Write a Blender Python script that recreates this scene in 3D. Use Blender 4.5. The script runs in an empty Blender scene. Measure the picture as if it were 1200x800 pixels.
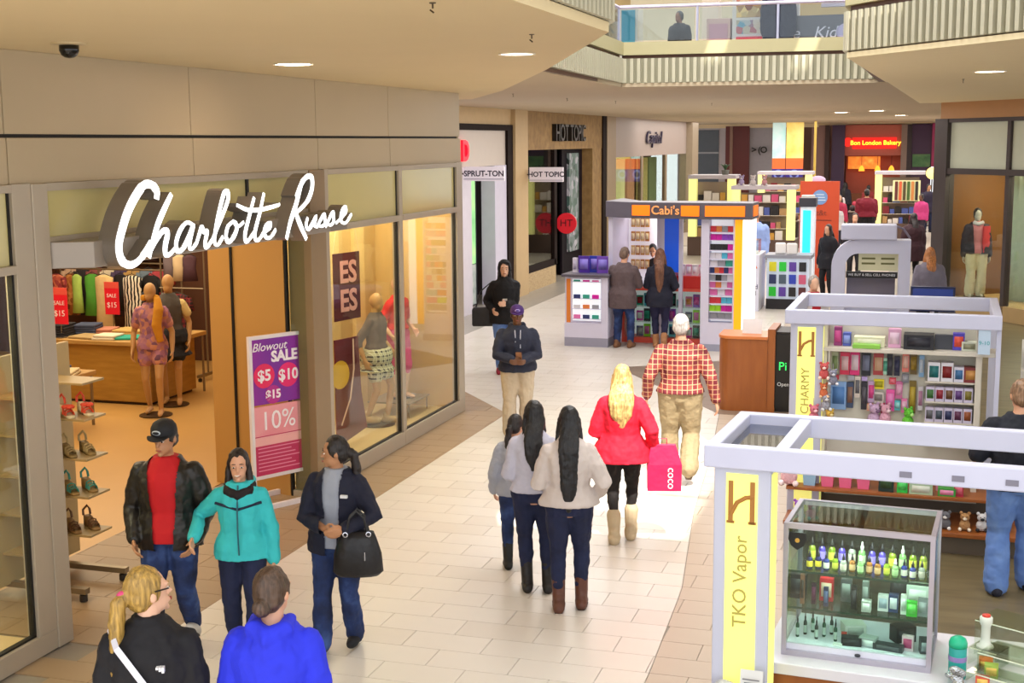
import bpy, bmesh, math, random
from mathutils import Vector, Matrix, Quaternion
random.seed(7)
R = math.radians
scene = bpy.context.scene
COL = scene.collection

# ------------------------------------------------------------------ camera
CAMZ, FPX, PITCH, ROLL, YAW = 3.6, 1555.6, 0.1486, -0.00819, 0.30282
_fw = Vector((-math.sin(YAW)*math.cos(PITCH), math.cos(YAW)*math.cos(PITCH), -math.sin(PITCH)))
_r = Vector((math.cos(YAW), math.sin(YAW), 0)); _u = _r.cross(_fw)
_r2 = _r*math.cos(ROLL)+_u*math.sin(ROLL); _u2 = -_r*math.sin(ROLL)+_u*math.cos(ROLL)
cam = bpy.data.cameras.new('camera'); cam.sensor_width = 36; cam.lens = 36*FPX/1200; cam.clip_end = 300
camo = bpy.data.objects.new('camera', cam); COL.objects.link(camo)
camo.matrix_world = Matrix(((_r2.x, _u2.x, -_fw.x, 0), (_r2.y, _u2.y, -_fw.y, 0), (_r2.z, _u2.z, -_fw.z, CAMZ), (0, 0, 0, 1)))
scene.camera = camo

# ------------------------------------------------------------------ world, sun, exposure
w = bpy.data.worlds.new('world'); scene.world = w; w.use_nodes = True
w.node_tree.nodes['Background'].inputs[0].default_value = (0.93, 0.96, 1.0, 1)
w.node_tree.nodes['Background'].inputs[1].default_value = 1.8
SUN_DIR = Vector((-0.30, 0.52, -0.80)).normalized()
sl = bpy.data.lights.new('sun', 'SUN'); sl.energy = 7.5; sl.angle = R(0.6); sl.color = (1, 0.95, 0.87)
so = bpy.data.objects.new('sun', sl); COL.objects.link(so); so.rotation_mode = 'QUATERNION'
so.rotation_quaternion = SUN_DIR.to_track_quat('-Z', 'Y')
vs = scene.view_settings; vs.view_transform = 'Standard'; vs.look = 'None'; vs.gamma = 1; vs.use_curve_mapping = False
vs.exposure = 0.24
def area(name, loc, sx, sy, power, col=(1, .95, .88), rot=(0, 0, 0)):
    l = bpy.data.lights.new(name, 'AREA'); l.shape = 'RECTANGLE'; l.size = sx; l.size_y = sy; l.energy = power; l.color = col
    o = bpy.data.objects.new(name, l); COL.objects.link(o); o.location = loc; o.rotation_euler = rot
    return o
WARM = (1, .84, .58)
area('atrium_fill', (-2.6, 14, 8.8), 4, 10, 900, (.97, .98, 1))  # unseen fill added under the roof to brighten the atrium
area('near_fill', (0.5, 4, 8.8), 8, 6, 250, (.97, .98, 1))  # added fill above the near floor, out of view
area('court_fill', (-4.6, 24, 4.33), 7, 9, 420, (.98, .97, .96))  # added court fills, here and below: hidden panels, not ceiling fixtures
area('court_fill', (-3, 34, 4.33), 9, 8, 620, (1, .96, .92))
area('court_fill', (-3, 50, 4.33), 12, 14, 1100, (1, .95, .9))
area('store_light', (-8.6, 10.2, 3.34), 4, 4.5, 120, WARM)
area('store_light', (-11.2, 16, 3.34), 4, 5, 190, WARM)
area('window_light', (-6.7, 14.6, 3.34), 1.2, 3.6, 130, (1, .86, .62))
area('window_light', (-6.5, 6.8, 3.34), .8, 1.6, 60, (1, .86, .62))
area('upper_fill', (-3, 30, 8.3), 12, 8, 650, (1, .97, .93))  # unseen fill added to brighten the upper gallery
# ------------------------------------------------------------------ helpers
def lin(c): return c/12.92 if c <= .04045 else ((c+.055)/1.055)**2.4
def hx(h):
    h = h.lstrip('#'); return tuple(lin(int(h[i:i+2], 16)/255) for i in (0, 2, 4))
_mats = {}
def mat(h, rough=.55, metal=0., emit=0., var=.07, scale=6., bump=0., bscale=40., spec=.5):
    k = (h, rough, metal, emit, var, scale, bump, bscale, spec)
    if k in _mats: return _mats[k]
    m = bpy.data.materials.new('m_'+h.strip('#')); m.use_nodes = True; nt = m.node_tree; b = nt.nodes['Principled BSDF']
    c = hx(h)
    b.inputs['Roughness'].default_value = rough; b.inputs['Metallic'].default_value = metal
    b.inputs['Specular IOR Level'].default_value = spec
    if emit:
        b.inputs['Emission Color'].default_value = (*c, 1); b.inputs['Emission Strength'].default_value = emit
    tc = nt.nodes.new('ShaderNodeTexCoord'); n = nt.nodes.new('ShaderNodeTexNoise'); n.inputs['Scale'].default_value = scale
    n.inputs['Detail'].default_value = 3; nt.links.new(tc.outputs['Object'], n.inputs['Vector'])
    mx = nt.nodes.new('ShaderNodeMix'); mx.data_type = 'RGBA'
    mx.inputs['A'].default_value = (*[max(0, x*(1-var)) for x in c], 1); mx.inputs['B'].default_value = (*[min(1, x*(1+var)) for x in c], 1)
    nt.links.new(n.outputs['Fac'], mx.inputs['Factor']); nt.links.new(mx.outputs['Result'], b.inputs['Base Color'])
    if bump:
        n2 = nt.nodes.new('ShaderNodeTexNoise'); n2.inputs['Scale'].default_value = bscale; nt.links.new(tc.outputs['Object'], n2.inputs['Vector'])
        bp = nt.nodes.new('ShaderNodeBump'); bp.inputs['Strength'].default_value = bump; bp.inputs['Distance'].default_value = .02
        nt.links.new(n2.outputs['Fac'], bp.inputs['Height']); nt.links.new(bp.outputs['Normal'], b.inputs['Normal'])
    _mats[k] = m; return m
def ramp_mat(name, kind, cols, scale=4., rough=.6, axis=None, distort=0., pos=None, const=False, emit=0):
    """a procedural pattern: kind noise / wave / voronoi / brick / checker, mapped through a colour ramp"""
    if name in _mats: return _mats[name]
    m = bpy.data.materials.new('m_'+name); m.use_nodes = True; nt = m.node_tree; b = nt.nodes['Principled BSDF']
    b.inputs['Roughness'].default_value = rough
    tc = nt.nodes.new('ShaderNodeTexCoord'); mp = nt.nodes.new('ShaderNodeMapping'); nt.links.new(tc.outputs['Object'], mp.inputs['Vector'])
    if axis: mp.inputs['Scale'].default_value = axis
    if kind == 'wave':
        n = nt.nodes.new('ShaderNodeTexWave'); n.inputs['Distortion'].default_value = distort; out = 'Fac'
    elif kind == 'voronoi': n = nt.nodes.new('ShaderNodeTexVoronoi'); out = 'Color'
    elif kind == 'checker': n = nt.nodes.new('ShaderNodeTexChecker'); n.inputs[1].default_value = (1, 1, 1, 1); n.inputs[2].default_value = (0, 0, 0, 1); out = 'Fac'
    else: n = nt.nodes.new('ShaderNodeTexNoise'); n.inputs['Detail'].default_value = 6; out = 'Fac'
    n.inputs['Scale'].default_value = scale; nt.links.new(mp.outputs[0], n.inputs['Vector'])
    rp = nt.nodes.new('ShaderNodeValToRGB'); nt.links.new(n.outputs[out], rp.inputs[0])
    e = rp.color_ramp.elements
    if const: rp.color_ramp.interpolation = 'CONSTANT'
    for i, c in enumerate(cols):
        p = pos[i] if pos else i/max(1, len(cols)-1)
        if i < 2: e[i].position = p; el = e[i]
        else: el = e.new(p)
        el.color = (*hx(c), 1)
    nt.links.new(rp.outputs[0], b.inputs['Base Color'])
    if emit:
        nt.links.new(rp.outputs[0], b.inputs['Emission Color']); b.inputs['Emission Strength'].default_value = emit
    _mats[name] = m; return m
def plaid_mat(name, base, c1, c2, scale=9., rough=.8):
    """tartan: two crossing sets of stripes over a base colour"""
    if name in _mats: return _mats[name]
    m = bpy.data.materials.new('m_'+name); m.use_nodes = True; nt = m.node_tree; b = nt.nodes['Principled BSDF']; b.inputs['Roughness'].default_value = rough
    tc = nt.nodes.new('ShaderNodeTexCoord'); prev = None; col = None
    def stripes(direction, sc, thr, c, colin):
        wv = nt.nodes.new('ShaderNodeTexWave'); wv.bands_direction = direction; wv.inputs['Scale'].default_value = sc
        nt.links.new(tc.outputs['Object'], wv.inputs['Vector'])
        rp = nt.nodes.new('ShaderNodeValToRGB'); rp.color_ramp.elements[0].position = thr; rp.color_ramp.elements[1].position = thr+.08
        nt.links.new(wv.outputs['Fac'], rp.inputs[0])
        fm = nt.nodes.new('ShaderNodeMath'); fm.operation = 'MULTIPLY'; fm.inputs[1].default_value = .75; nt.links.new(rp.outputs[0], fm.inputs[0])
        mx = nt.nodes.new('ShaderNodeMix'); mx.data_type = 'RGBA'; nt.links.new(fm.outputs[0], mx.inputs['Factor'])
        if colin is None: mx.inputs['A'].default_value = (*hx(base), 1)
        else: nt.links.new(colin, mx.inputs['A'])
        mx.inputs['B'].default_value = (*hx(c), 1); return mx.outputs['Result']
    o = stripes('X', scale*.5, .45, c1, None); o = stripes('Z', scale*.5, .45, c1, o)
    o = stripes('X', scale, .9, c2, o); o = stripes('Z', scale, .9, c2, o)
    nt.links.new(o, b.inputs['Base Color']); _mats[name] = m; return m
def glass_mat(tint='#f4faf6', k0=.04, key='glass', k1=.9):
    """clear pane: reflects by Schlick's law, otherwise lets light straight through"""
    if key in _mats: return _mats[key]
    m = bpy.data.materials.new('m_'+key); m.use_nodes = True; nt = m.node_tree; nt.nodes.clear()
    o = nt.nodes.new('ShaderNodeOutputMaterial'); mx = nt.nodes.new('ShaderNodeMixShader'); lw = nt.nodes.new('ShaderNodeLayerWeight'); lw.inputs[0].default_value = .5
    pw = nt.nodes.new('ShaderNodeMath'); pw.operation = 'POWER'; pw.inputs[1].default_value = 5; nt.links.new(lw.outputs['Facing'], pw.inputs[0])
    ma = nt.nodes.new('ShaderNodeMath'); ma.operation = 'MULTIPLY_ADD'; ma.inputs[1].default_value = k1; ma.inputs[2].default_value = k0; nt.links.new(pw.outputs[0], ma.inputs[0])
    t = nt.nodes.new('ShaderNodeBsdfTransparent'); t.inputs[0].default_value = (*hx(tint), 1)
    g = nt.nodes.new('ShaderNodeBsdfGlossy'); g.inputs['Roughness'].default_value = .015
    nt.links.new(ma.outputs[0], mx.inputs[0]); nt.links.new(t.outputs[0], mx.inputs[1]); nt.links.new(g.outputs[0], mx.inputs[2]); nt.links.new(mx.outputs[0], o.inputs[0])
    _mats[key] = m; return m
GLASS = glass_mat()
SHELFGLASS = glass_mat('#f1faf5', .03, 'shelf_glass', .6)
ACRYL = glass_mat('#f3f8f0', .07, 'acrylic')

class MB:
    def __init__(s): s.v = []; s.f = []
    def box(s, x0, y0, z0, x1, y1, z1):
        b = len(s.v); s.v += [(x, y, z) for z in (z0, z1) for y in (y0, y1) for x in (x0, x1)]
        s.f += [tuple(b+i for i in q) for q in ((0, 2, 3, 1), (4, 5, 7, 6), (0, 1, 5, 4), (2, 6, 7, 3), (0, 4, 6, 2), (1, 3, 7, 5))]; return s
    def cbox(s, c, d, rz=0, rx=0, ry=0):
        b = len(s.v); s.box(*[-x/2 for x in d], *[x/2 for x in d]); m = Matrix.Translation(c) @ Matrix.Rotation(rz, 4, 'Z') @ Matrix.Rotation(ry, 4, 'Y') @ Matrix.Rotation(rx, 4, 'X')
        for i in range(b, len(s.v)): s.v[i] = tuple(m @ Vector(s.v[i]))
        return s
    def rings(s, rs, cap=True, closed=False):
        b = len(s.v); n = len(rs[0])
        for r in rs: s.v += [tuple(p) for p in r]
        m = len(rs)
        for i in range(m if closed else m-1):
            j = (i+1) % m
            for k in range(n):
                l = (k+1) % n; s.f.append((b+i*n+k, b+i*n+l, b+j*n+l, b+j*n+k))
        if cap and not closed:
            s.f.append(tuple(b+k for k in reversed(range(n)))); s.f.append(tuple(b+(m-1)*n+k for k in range(n)))
        return s
    def tube(s, pts, rad, n=8, flat=1., up=None, round_ends=False):
        pts = [Vector(p) for p in pts]
        if not hasattr(rad, '__len__'): rad = [rad]*len(pts)
        rad = list(rad)
        if round_ends:
            d0 = (pts[0]-pts[1]).normalized(); d1 = (pts[-1]-pts[-2]).normalized(); r0, r1 = rad[0], rad[-1]; p0, p1 = pts[0], pts[-1]
            pts = [p0+d0*r0*.95, p0+d0*r0*.6]+pts+[p1+d1*r1*.6, p1+d1*r1*.95]; rad = [r0*.3, r0*.8]+rad+[r1*.8, r1*.3]
        rs = []; side = None
        for i, p in enumerate(pts):
            a = pts[max(0, i-1)]; c = pts[min(len(pts)-1, i+1)]; d = (c-a).normalized()
            if side is None:
                ref = Vector(up) if up else (Vector((0, 0, 1)) if abs(d.z) < .9 else Vector((0, 1, 0)))
                side = d.cross(ref).normalized()
            else: side = (side-d*side.dot(d)).normalized()
            u = side.cross(d)
            rs.append([p+side*math.cos(2*math.pi*k/n)*rad[i]+u*math.sin(2*math.pi*k/n)*rad[i]*flat for k in range(n)])
        return s.rings(rs)
    def lathe(s, prof, n=12, c=(0, 0, 0), sx=1, sy=1):
        c = Vector(c)
        return s.rings([[c+Vector((r*sx*math.cos(2*math.pi*k/n), r*sy*math.sin(2*math.pi*k/n), z)) for k in range(n)] for r, z in prof])
    def ell(s, c, r, n=12, m=8):
        return s.lathe([(math.sin(math.pi*i/m) if 0 < i < m else .02, -math.cos(math.pi*i/m)*r[2]) for i in range(m+1)], n, c, r[0], r[1])
    def prism(s, poly, z0, z1):
        return s.rings([[(x, y, z0) for x, y in poly], [(x, y, z1) for x, y in poly]])
    def xf(s, m, start=0):
        for i in range(start, len(s.v)): s.v[i] = tuple(m @ Vector(s.v[i]))
        return s
    def mesh(s, name):
        me = bpy.data.meshes.new(name); me.from_pydata(s.v, [], s.f); me.update()
        bm = bmesh.new(); bm.from_mesh(me); bmesh.ops.recalc_face_normals(bm, faces=bm.faces); bm.to_mesh(me); bm.free(); return me
    def build(s, name, m, parent=None, smooth=False, bevel=0, loc=None):
        me = s.mesh(name); me.materials.append(m)
        if smooth: me.polygons.foreach_set('use_smooth', [True]*len(me.polygons))
        o = bpy.data.objects.new(name, me); COL.objects.link(o)
        if parent: o.parent = parent
        if loc: o.location = loc
        if bevel:
            bv = o.modifiers.new('bevel', 'BEVEL'); bv.width = bevel; bv.segments = 2; bv.limit_method = 'ANGLE'
        return o
def box(name, m, x0, y0, z0, x1, y1, z1, parent=None, bevel=0): return MB().box(x0, y0, z0, x1, y1, z1).build(name, m, parent, bevel=bevel)
def tag(o, label, cat, group=None):
    o['label'] = label; o['category'] = cat
    if group: o['group'] = group
    return o
def struct(o): o['kind'] = 'structure'; return o
def thing(name, label, cat, loc=(0, 0, 0), rz=0, group=None):
    o = bpy.data.objects.new(name, None); COL.objects.link(o); o.location = loc; o.rotation_euler = (0, 0, rz); o.empty_display_size = .1
    return tag(o, label, cat, group)
def copy_tree(o, loc=None, rz=None, parent=None, label=None):
    c = o.copy(); COL.objects.link(c); c.parent = parent
    for ch in o.children: copy_tree(ch, parent=c)
    if loc is not None: c.location = loc
    if rz is not None: c.rotation_euler = (0, 0, rz)
    if label: c['label'] = label
    return c
def text(name, body, size, m, parent=None, loc=(0, 0, 0), rot=(R(90), 0, 0), ext=.004, ax='CENTER', sx=1., shear=0., bold=0., space=1.):
    cu = bpy.data.curves.new(name, 'FONT'); cu.body = body; cu.size = size; cu.extrude = ext; cu.align_x = ax; cu.align_y = 'CENTER'; cu.shear = shear; cu.offset = bold; cu.space_character = space
    cu.resolution_u = 3
    t = bpy.data.objects.new('tmp', cu); COL.objects.link(t)
    me = bpy.data.meshes.new_from_object(t.evaluated_get(bpy.context.evaluated_depsgraph_get()))
    COL.objects.unlink(t); bpy.data.objects.remove(t); bpy.data.curves.remove(cu)
    me.materials.clear(); me.materials.append(m); o = bpy.data.objects.new(name, me); COL.objects.link(o)
    o.location = loc; o.rotation_euler = rot; o.scale = (sx, 1, 1)
    if parent: o.parent = parent
    return o
def face(a, b):
    """rotation about z that turns local -y (a front) towards the camera side of the line a to b"""
    return math.atan2(b[1]-a[1], b[0]-a[0])
# ================================================================== SETTING
XS = -5.95                                           # plane of the dress shop front
CREAM = mat('#d8d0c6', .3, var=.04, scale=2.2); CREAM2 = mat('#d3cabf', .32, var=.04, scale=2.2)
BEIGE = mat('#b7a592', .4, var=.05, scale=2); TAN = mat('#9c8264', .42, var=.08, scale=2); BROWN = mat('#7d6a5a', .4, var=.08); GREYT = mat('#9d978d', .35, var=.08)
INWOOD = mat('#c79a58', .35, var=.07, scale=1.5)
floor = struct(box('floor', mat('#8f8578', .7), -20, -4, -.2, 14, 75, -.010))
def curve_x(y):
    P = [(4, -1.66), (8.5, -1.70), (10.3, -1.79), (12.6, -2.08), (14, -2.2), (15.6, -2.35), (17.4, -2.55), (20.7, -4.7), (20.9, -4.3), (22.2, -2.6), (80, -2.6)]
    for (a, xa), (b, xb) in zip(P, P[1:]):
        if y <= b: return xa+(xb-xa)*(y-a)/(b-a)
    return P[-1][1]
def clip(poly, a, b, c):                             # keep a*x+b*y <= c
    out = []
    for i, p in enumerate(poly):
        q = poly[(i+1) % len(poly)]; dp = a*p[0]+b*p[1]-c; dq = a*q[0]+b*q[1]-c
        if dp <= 0: out.append(p)
        if dp*dq < 0: t = dp/(dp-dq); out.append((p[0]+(q[0]-p[0])*t, p[1]+(q[1]-p[1])*t))
    return out
pieces = []                                          # (distance, polygon, material)
def add_piece(poly, m):
    if len(poly) < 3: return
    ar = abs(sum(p[0]*q[1]-q[0]*p[1] for p, q in zip(poly, poly[1:]+poly[:1])))/2
    if ar < .004: return
    cx = sum(p[0] for p in poly)/len(poly); cy = sum(p[1] for p in poly)/len(poly)
    az = math.atan2(cx, cy)+YAW
    d = math.hypot(cx, cy)
    if abs(az) > R(22) or d < 7.6: d += 1000
    pieces.append((d, poly, m))
TL, TW, G = .6, .305, .0025
for j in range(int(4/TW), int(46/TW)):
    y0, y1 = j*TW+G, (j+1)*TW-G; off = .3 if j % 2 else 0.
    xa, xb = -9.2, -.95
    for i in range(int(xa/TL)-1, int(xb/TL)+2):
        x0, x1 = i*TL+off+.07+G, (i+1)*TL+off+.07-G
        if x1 < xa or x0 > xb: continue
        rect = [(x0, y0), (x1, y0), (x1, y1), (x0, y1)]
        cx, cy = (x0+x1)/2, (y0+y1)/2
        rect = clip(clip(rect, 1, 0, xb-G), -1, 0, 7.15 if cy < 16.8 else -xa)
        if len(rect) < 3: continue
        if cx < -5.95 and 12.3 < cy < 16.9: continue
        if cy < 7.9 and cx < -5.9: continue
        # the dark border strip along the shop front
        if cx > -7.0 and cy < 18.6:
            k_ = (1, 0, -5.3) if cy < 16.7 else (1, .79, -5.3+.79*16.7)
            l = clip(rect, k_[0], k_[1], k_[2]-G); r = clip(rect, -k_[0], -k_[1], -k_[2]-G); add_piece(l, TAN)
        elif cy < 16.8: add_piece(rect, TAN); continue
        else: r = rect
        if x0 < -8.3: add_piece(clip(rect, 1, 0, -8.3-G), GREYT); r = clip(r, -1, 0, 8.3-G) if r else r
        k0, k1 = curve_x(y0), curve_x(y1); sl_ = (k1-k0)/(y1-y0)
        a_, b_, c_ = 1, -sl_, k0-sl_*y0
        ml = clip(r, a_, b_, c_-G*1.5) if r else []; mr = clip(r, -a_, -b_, -c_-G*1.5) if r else []
        add_piece(ml, CREAM2 if (i*7+j*3) % 5 == 0 else CREAM)
        add_piece(mr, BROWN if 17.3 < cy < 21.6 else BEIGE)
pieces.sort(key=lambda p: p[0])
shared = {}
def tile_mesh(poly, m):
    cx = min(p[0] for p in poly); cy = min(p[1] for p in poly)
    k = (m.name, tuple((round(p[0]-cx, 3), round(p[1]-cy, 3)) for p in poly))
    if k not in shared:
        shared[k] = MB().prism([(p[0]-cx, p[1]-cy) for p in poly], -.010, 0).mesh('tile'); shared[k].materials.append(m)
    return shared[k], (cx, cy, 0)
for d, poly, m in pieces[:300]:
    me, loc = tile_mesh(poly, m); o = bpy.data.objects.new('tile', me); COL.objects.link(o); o.parent = floor; o.location = loc
rest = {}
for d, poly, m in pieces[300:]: rest.setdefault(m.name, (m, MB()))[1].prism(poly, -.010, 0)
for k, (m, b) in rest.items():
    o = b.build('tile_field', m, floor); o['kind'] = 'stuff'
OLIVE = ramp_mat('olive_vinyl', 'noise', ['#3d3322', '#6b5f43', '#857a5c'], 1.6, .35, axis=(1, 5, 1))
box('vinyl_floor', OLIVE, -.95, 4, -.010, 9, 46, -.001, floor)
box('shop_floor', INWOOD, -19, 3.5, -.010, -7.152, 19.6, -.001, floor)
box('far_floor', mat('#c9bdae', .3, var=.06, scale=.6), -19.5, 46.05, -.010, 13, 74, -.001, floor)
box('gallery_floor', mat('#a39a8c', .3), -19.5, 19.7, -.010, -9.21, 46, -.001, floor)
# ---------------------------------------------------------------- dress shop front
PANEL = mat('#b7a586', .45, metal=.05, var=.05, scale=1.2); FRAME = mat('#b0a390', .38, metal=.2, var=.04); BLACK = mat('#0d0b0a', .5); SHADOWGAP = mat('#1a130d', .6)
wl = struct(box('wall_left', SHADOWGAP, -6.25, 4, 3.36, -5.985, 16.75, 4.25))
for y0, y1 in ((4, 7.62), (7.63, 10.02), (10.03, 12.44), (12.45, 14.35), (14.36, 16.8)):
    box('panel', PANEL, -6.0, y0, 3.685, -5.955, y1, 4.25, wl, bevel=.004)
    box('panel', PANEL, -6.0, y0, 3.345, -5.94, y1, 3.66, wl, bevel=.004)
box('end_panel', PANEL, -9.2, 16.74, 2.75, -5.97, 16.8, 4.25, wl)
FROST = mat('#c9bd84', .18, var=.05, scale=1.5)
def window(idx, y0, y1, z0, z1, zt0, zt1, fl=.07, fr=.07, sill=.15):
    """shop window in the plane x = XS: frame members, a big pane and a transom pane"""
    w_ = struct(MB().box(XS-.06, y0, z0, XS+.04, y1, z0+sill).build('window_%d' % idx, FRAME, bevel=.006))
    box('window_frame', FRAME, XS-.06, y0, z0+sill, XS+.04, y0+fl, zt1+.06, w_, .004); box('window_frame', FRAME, XS-.06, y1-fr, z0+sill, XS+.04, y1, zt1+.06, w_, .004)
    box('transom_bar', FRAME, XS-.06, y0+fl, z1, XS+.05, y1-fr, zt0, w_, .004); box('head_frame', FRAME, XS-.06, y0+fl, zt1, XS+.04, y1-fr, zt1+.055, w_, .004)
    box('gasket', BLACK, XS-.03, y1-fr-.022, z0+sill, XS+.012, y1-fr, z1, w_); box('gasket', BLACK, XS-.03, y1-fr-.022, zt0, XS+.012, y1-fr, zt1, w_); box('gasket', BLACK, XS-.03, y0+fl, z0+sill, XS+.012, y1-fr, z0+sill+.015, w_)
    MB().box(XS-.006, y0+fl, z0+sill, XS+.002, y1-fr, z1).build('pane', GLASS, w_); MB().box(XS-.006, y0+fl, zt0, XS+.002, y1-fr, zt1).build('transom_pane', FROST, w_)
    return w_
window(1, 5.6, 7.81, 0, 2.74, 2.80, 3.29, .07, .2, .15)
window(2, 12.5, 14.58, 0, 2.70, 2.77, 3.29, .1, .05, .17)
window(3, 14.58, 16.76, 0, 2.70, 2.77, 3.29, .05, .22, .17)
tr = struct(MB().box(-6.16, 7.81, 0, XS+.05, 7.98, 3.345).build('trim_1', FRAME, bevel=.006))
tr = struct(MB().box(-6.16, 12.14, 0, XS+.05, 12.5, 3.345).build('trim_2', mat('#8f7656', .45), bevel=.006))
w4 = struct(MB().box(XS-.06, 7.98, 3.29, XS+.04, 12.14, 3.345).build('window_4', FRAME))
box('transom_bar', FRAME, XS-.06, 7.98, 2.86, XS+.03, 12.14, 2.965, w4); box('mullion', BLACK, XS-.04, 10.91, 2.965, XS+.02, 10.95, 3.29, w4)
for y0, y1 in ((7.98, 10.91), (10.95, 12.14)): MB().box(XS-.006, y0, 2.965, XS+.002, y1, 3.29).build('transom_pane', FROST, w4)
w5 = struct(box('window_5', BLACK, -6.185, 12.085, 0, -6.165, 12.135, 2.86)); box('window_frame', FRAME, -6.165, 12.09, 0, -5.97, 12.13, .06, w5); box('window_frame', FRAME, -6.165, 12.09, 2.80, -5.97, 12.13, 2.86, w5)
MB().box(-6.165, 12.105, .06, -5.97, 12.113, 2.80).build('pane', GLASS, w5)
# canopy over the entrance
cb = MB().rings([[(XS, 7.98, z), (-5.66, 8.14, z), (-5.66, 12.1, z), (XS, 12.14, z)] for z in (2.74, 2.93)])
struct(cb.build('trim_3', mat('#a1968a', .4, metal=.3, var=.03), bevel=.006))
# interior shell of the dress shop
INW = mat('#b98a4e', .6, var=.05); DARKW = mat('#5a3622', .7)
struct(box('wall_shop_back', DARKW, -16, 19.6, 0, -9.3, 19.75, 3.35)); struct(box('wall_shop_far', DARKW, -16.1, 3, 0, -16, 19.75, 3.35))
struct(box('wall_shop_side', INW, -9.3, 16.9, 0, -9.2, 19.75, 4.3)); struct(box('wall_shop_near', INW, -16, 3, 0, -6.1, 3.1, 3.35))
struct(MB().box(-16, 3, 3.36, -9.25, 19.75, 3.45).box(-9.25, 3, 3.36, -6.0, 16.78, 3.45).build('ceiling_shop', mat('#d8c49c', .7)))
struct(box('wall_window_back', mat('#c9a469', .55, var=.04), -7.25, 12.5, 0, -7.18, 16.8, 3.36))
struct(MB().rings([[(-7.22, 12.38, z), (-6.19, 12.08, z), (-6.19, 12.19, z), (-7.20, 12.49, z)] for z in (0, 3.36)]).build('wall_panel', mat('#bd8d4b', .5, var=.05, scale=1.3)))
struct(box('trim_4', BLACK, -6.90, 12.26, 0, -6.875, 12.285, 3.36))
struct(box('wall_window_side', mat('#c9a469', .55), -7.18, 16.74, 0, -6.0, 16.8, 2.75))
struct(box('wall_window_near', mat('#c9b48a', .6), -7.0, 5.4, 0, -6.95, 7.75, 3.36))
for y in (12.95, 13.7, 14.55, 15.3, 16.1):
    struct(box('trim_5', mat('#e0bd80', .6) if y != 14.55 else mat('#8d7a5c', .6), -7.18, y-.16, 0, -7.13, y+.16, 3.36))
box('display_floor', mat('#d4b98c', .35, var=.05), -7.18, 12.5, 0, -6.01, 16.74, .04, floor); box('display_floor', mat('#d4b98c', .35), -6.95, 5.4, 0, -6.01, 7.81, .04, floor)
# ---------------------------------------------------------------- ceilings and galleries
CEIL = mat('#d9c59b', .75, var=.03, scale=1.5); CEIL2 = mat('#bcab90', .75, var=.03, scale=1.5); CEIL_LIT = mat('#ecdcb4', .7, var=.03)  # right ceiling tone is paler: reflected sunlight put into its colour
TRIMB = mat('#5b3520', .5); BAND = mat('#a89f78', .5, var=.04); RIB = mat('#8d8870', .45, metal=.25, var=.03)
cl = struct(MB().prism([(-6.0, 3), (-1.86, 3), (-1.86, 7.95), (-3.3, 11.7), (-5.2, 16.3), (-6.6, 19.2), (-9.2, 19.2), (-9.2, 16.8), (-6.0, 16.8)], 4.25, 4.33).build('ceiling', CEIL))
cf = struct(MB().prism([(-9.2, 14.5), (-4.0, 13.9), (-4.11, 18.35), (-.56, 18.6), (-.23, 29.7), (14, 29.7), (14, 63), (-20, 63), (-20, 19.8), (-9.2, 19.8)], 4.35, 4.40).build('ceiling_court', CEIL2))
cr = struct(MB().prism([(-.76, 12.9), (.66, 11.0), (7, 2.6), (12, 2.6), (12, 29.7), (-.23, 29.7)], 4.352, 4.40).build('ceiling_right', CEIL_LIT))
def gallery(name, pts, z0, hgt=(.04, .335, .045, .175), inset=.0):
    """parapet following a polyline: brown reveal, ribbed metal band, brown reveal, smooth band"""
    root = None; zz = z0; ribs = MB()
    for k, h in enumerate(hgt):
        b = MB()
        for (x0, y0), (x1, y1) in zip(pts, pts[1:]):
            d = Vector((x1-x0, y1-y0)); L = d.length; d.normalize(); n = Vector((d.y, -d.x)); pr = (-.03, .0, -.03, .03)[k]
            q = [(x0+n.x*pr, y0+n.y*pr), (x1+n.x*pr, y1+n.y*pr), (x1-n.x*.14, y1-n.y*.14), (x0-n.x*.14, y0-n.y*.14)]
            b.rings([[(x, y, zz) for x, y in q], [(x, y, zz+h) for x, y in q]])
            if k == 1:
                m_ = max(2, int(L/.095))
                for i in range(m_):
                    t = (i+.5)*L/m_; ribs.cbox((x0+d.x*t+n.x*.015, y0+d.y*t+n.y*.015, zz+h/2), (.045, .05, h*.98), math.atan2(d.y, d.x))
        mm = (TRIMB, RIB, TRIMB, BAND)[k]
        if root is None: root = struct(b.build(name, mm))
        else: b.build(('', 'ribbed_band', 'reveal', 'parapet')[k], mm, root)
        zz += h
    o = ribs.build('rib', mat('#b7b19a', .45, metal=.2), root); o['kind'] = 'stuff'
    return zz
gallery('wall_gallery_left', [(-1.86, 2.5), (-1.86, 7.95), (-3.3, 11.7)], 4.27)
ZT = gallery('wall_gallery_far', [(-3.7, 9), (-3.91, 13.8), (-4.11, 18.35), (-.93, 18.57), (3, 18.8)], 4.36)
gallery('wall_gallery_right', [(-.7, 19), (-.76, 12.9), (.66, 11.0), (5, 5.2)], 4.36, (.05, .36, .05, .4))
struct(MB().prism([(-20, 4), (-4.2, 4), (-4.3, 18.4), (-4.25, 18.5), (3, 18.9), (14, 18.9), (14, 42), (-20, 42)], 4.6, 4.68).build('floor_upper', mat('#b9ad9a', .4)))
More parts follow.
